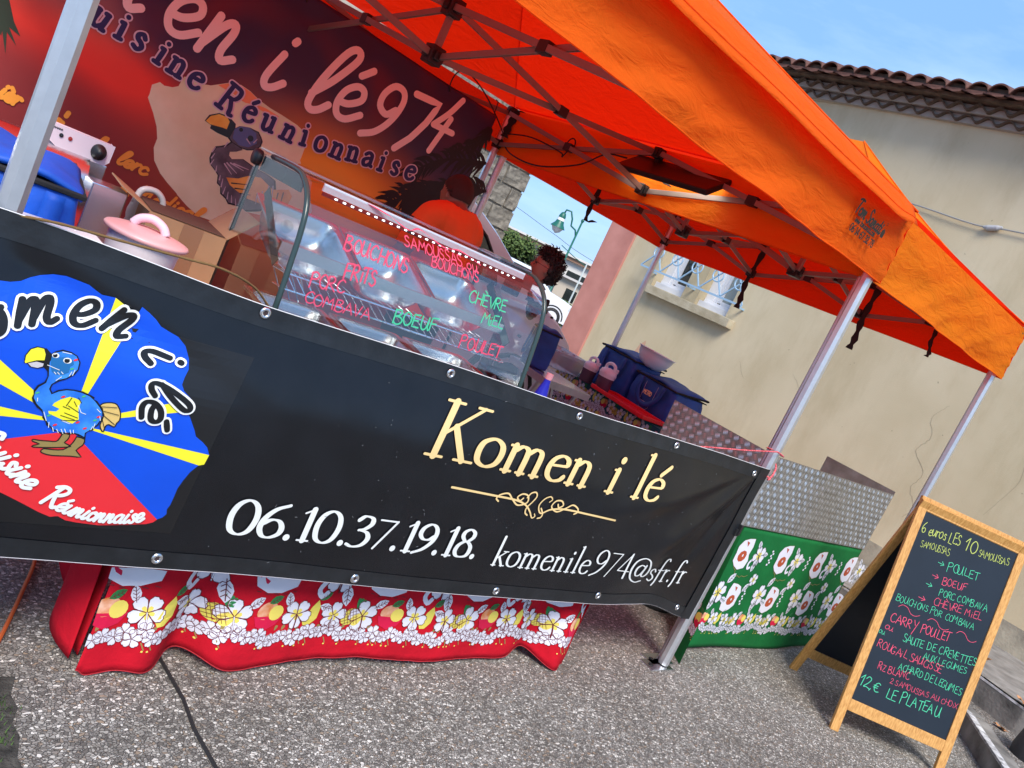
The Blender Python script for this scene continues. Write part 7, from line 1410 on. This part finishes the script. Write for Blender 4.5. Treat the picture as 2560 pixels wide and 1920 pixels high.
# ======================= STREET BEYOND =======================
lm_ = thing('street_lamp', 'green swan-neck street lamp with a bell lantern in front of the sky', 'street lamp', (16.95, 19.85, -.32))
top = Vector((17.49 - 16.95, 20.175 - 19.85, 3.457 + .32))
tp_z = 3.80
MB().tube([(0, 0, 0), (0, 0, .5), (0, 0, .52), (0, 0, tp_z)], [.07, .07, .045, .034], 12).lathe([(.001, .14), (.05, .12), (.065, .07), (.045, .02), (.03, 0)], 12, (0, 0, tp_z - .02), caps=False).build('post', M_green, lm_, smooth=True)
al = Vector((-.77, .64, 0)); MB().tube([Vector((0, 0, tp_z - .55)) + al * 0, al * .10 + Vector((0, 0, tp_z - .35)), al * .30 + Vector((0, 0, tp_z - .28)), al * .36 + Vector((0, 0, tp_z - .05)), al * .50 + Vector((0, 0, tp_z + .18)), al * .68 + Vector((0, 0, tp_z + .16)), al * .70 + Vector((0, 0, tp_z + .04))], .032, 8).build('arm', M_green, lm_, smooth=True)
lc = al * .72 + Vector((0, 0, tp_z - .55)); ln_ = MB().lathe([(.04, .60), (.09, .56), (.13, .44), (.13, .38)], 18, lc, caps=False).lathe([(.14, .28), (.17, .18), (.27, .04), (.28, .02)], 18, lc, caps=False).build('lantern', M_green, lm_, smooth=True)
MB().lathe([(.132, .38), (.142, .28)], 18, lc, caps=False).build('band', M_wpl, ln_, smooth=True); MB().lathe([(.22, .02), (.14, -.12), (.001, -.2)], 18, lc, caps=False).build('bowl', mat('lantern_glass', (.45, .42, .4), .2), ln_, smooth=True)
M_lf = [mat('foliage_green', (.055, .10, .022), .8, col2=(.11, .17, .035), vs_=3, var=.3), mat('foliage_olive', (.07, .085, .035), .8, col2=(.12, .13, .06), vs_=3, var=.3), mat('foliage_brown', (.11, .075, .05), .8, col2=(.17, .12, .08), vs_=3, var=.3)]
def tree(loc, h, cr_, m_, seed, label, n=2600, leaf_=.10):
    r_ = random.Random(seed); t = thing('tree', label, 'tree', loc, 'trees beyond the street'); b = MB().tube([(0, 0, 0), (.03, .02, h * .3), (-.02, .05, h * .6), (0, 0, h * .85)], [.14, .11, .07, .02], 8); cl = []
    for k in range(11):
        a = r_.uniform(0, 6.28); e_ = r_.uniform(.1, 1.2); c = Vector((cos(a) * cos(e_), sin(a) * cos(e_), sin(e_) * .9)) * cr_ * r_.uniform(.5, .85) + Vector((0, 0, h - cr_)); cl.append((c, cr_ * r_.uniform(.28, .5))); b.tube([(0, 0, h * .35), c * .6 + Vector((0, 0, h * .15)), c], [.05, .035, .012], 5)
    b.build('trunk', mat('bark', (.09, .07, .05), .9), t); g = MB(); V = []; F = []
    for k in range(n):
        c, rr2 = cl[r_.randrange(len(cl))]; d = Vector((r_.gauss(0, 1), r_.gauss(0, 1), r_.gauss(0, .8))).normalized() * rr2 * r_.uniform(.5, 1.12); p = c + d; u = Vector((r_.uniform(-1, 1), r_.uniform(-1, 1), r_.uniform(-1, 1))).normalized(); w2 = u.orthogonal().normalized(); s2 = leaf_ * r_.uniform(.6, 1.3); i = len(V); V += [p + u * s2, p + w2 * s2 * .6, p - u * s2, p - w2 * s2 * .6]; F.append((i, i + 1, i + 2, i + 3))
    g.add(V, F).build('crown', m_, t); return t
tree((21.6, 30.4, -.32), 3.1, 1.35, M_lf[0], 1, 'dark green bushy tree at the left against the stone building'); tree((22.6, 29.3, -.32), 2.8, 1.2, M_lf[0], 2, 'lighter green tree just right of the dark bushy one'); tree((24.2, 29.6, -.32), 2.6, 1.2, M_lf[2], 3, 'brownish thin crowned tree above the woman in profile', 2000); tree((22.4, 27.6, -.32), 1.7, 1.0, M_lf[1], 4, 'low olive green bush in front of the street trees', 2000)
hg = MB(); r_ = random.Random(9); V = []; F = []; H0, H1 = Vector((16.8, 22.6, -.3)), Vector((23.0, 18.4, -.3))
for k in range(9000):
    u = r_.random(); p = H0.lerp(H1, u) + Vector((r_.uniform(-.35, .35), r_.uniform(-.35, .35), r_.random() ** .7 * (.88 + .08 * sin(u * 40)))); a_ = Vector((r_.uniform(-1, 1), r_.uniform(-1, 1), r_.uniform(-1, 1))).normalized(); b_ = a_.orthogonal().normalized(); s2 = .06; i = len(V); V += [p + a_ * s2, p + b_ * s2 * .6, p - a_ * s2, p - b_ * s2 * .6]; F.append((i, i + 1, i + 2, i + 3))
tag(hg.add(V, F).build('hedge', mat('hedge_green', (.06, .12, .02), .8, col2=(.13, .17, .03), vs_=4, var=.3)), 'clipped green hedge behind the white SUV beside the street lamp', 'hedge')
fb1 = thing('white_building', 'long low white building with a brown roof band far beyond the hedge', 'building', (32.5, 34.0, -.3)); fb1.rotation_euler.z = radians(-38)
M_fw = mat('far_white_wall', (.62, .60, .56), .8); MB().box((-9, 0, 0), (12, 5, 2.75)).build('wall', M_fw, fb1); MB().box((-9.2, -.3, 2.75), (12.2, 5.2, 3.05)).build('roof', mat('brown_roof', (.30, .17, .11), .8), fb1); MB().box((-9.2, -.45, 2.98), (12.2, -.301, 3.1)).build('fascia', M_fw, fb1)
wm2 = MB().box((-.45, -.02, 1.0), (.45, 0, 2.2)).build('window', M_glassd, fb1).data; COL.objects['window.002' if 'window.002' in COL.objects else 'window'].name
for k in range(9): o = bpy.data.objects.new('window', wm2); o.location = (-8 + 2.1 * k + 1.0, -.001, 0); link(o, fb1)
fb2 = thing('beige_house', 'small beige house with a grey garage roof behind the hedge', 'house', (26.6, 27.6, -.3)); fb2.rotation_euler.z = radians(-38)
MB().box((-1.6, 0, 0), (5, 4, 1.75)).build('wall', mat('far_beige_wall', (.50, .44, .36), .85), fb2); MB().box((-1.8, -.3, 1.75), (5.2, 4.2, 1.86)).build('roof', mat('pale_roof', (.55, .52, .50), .8), fb2); MB().box((0, -.5, 0), (2.4, -.001, 1.2)).box((-.1, -.6, 1.2), (2.5, 0.0, 1.28)).build('garage', mat('grey_garage', (.33, .33, .32), .8), fb2); MB().box((-1.0, -.02, .7), (-.4, 0, 1.3)).build('window', M_glassd, fb2)
ms_ = thing('thin_mast', 'thin pale mast with a side arm standing between the lamp and the houses', 'mast', (23.4, 25.2, -.3)); MB().tube([(0, 0, 0), (0, 0, 2.75)], .04, 6).build('pole', mat('pale_pole', (.55, .6, .58), .6), ms_); MB().tube([(0, 0, 2.6), (-.5, .4, 2.75), (-1.1, .9, 3.0)], .02, 5).build('arm', M_green, ms_)
W_ = [(13.2, 24.3, 3.30), (15.229, 22.263, 3.088), (16.693, 20.763, 2.72), (18.274, 19.165, 2.38), (24, 13.5, 1.9)]
tag(MB().tube(smooth_pts([(x, y, z) for x, y, z in W_], 8), .008, 5).build('overhead_wire', M_rubber), 'thin overhead wire crossing the sky behind the street lamp', 'wire')
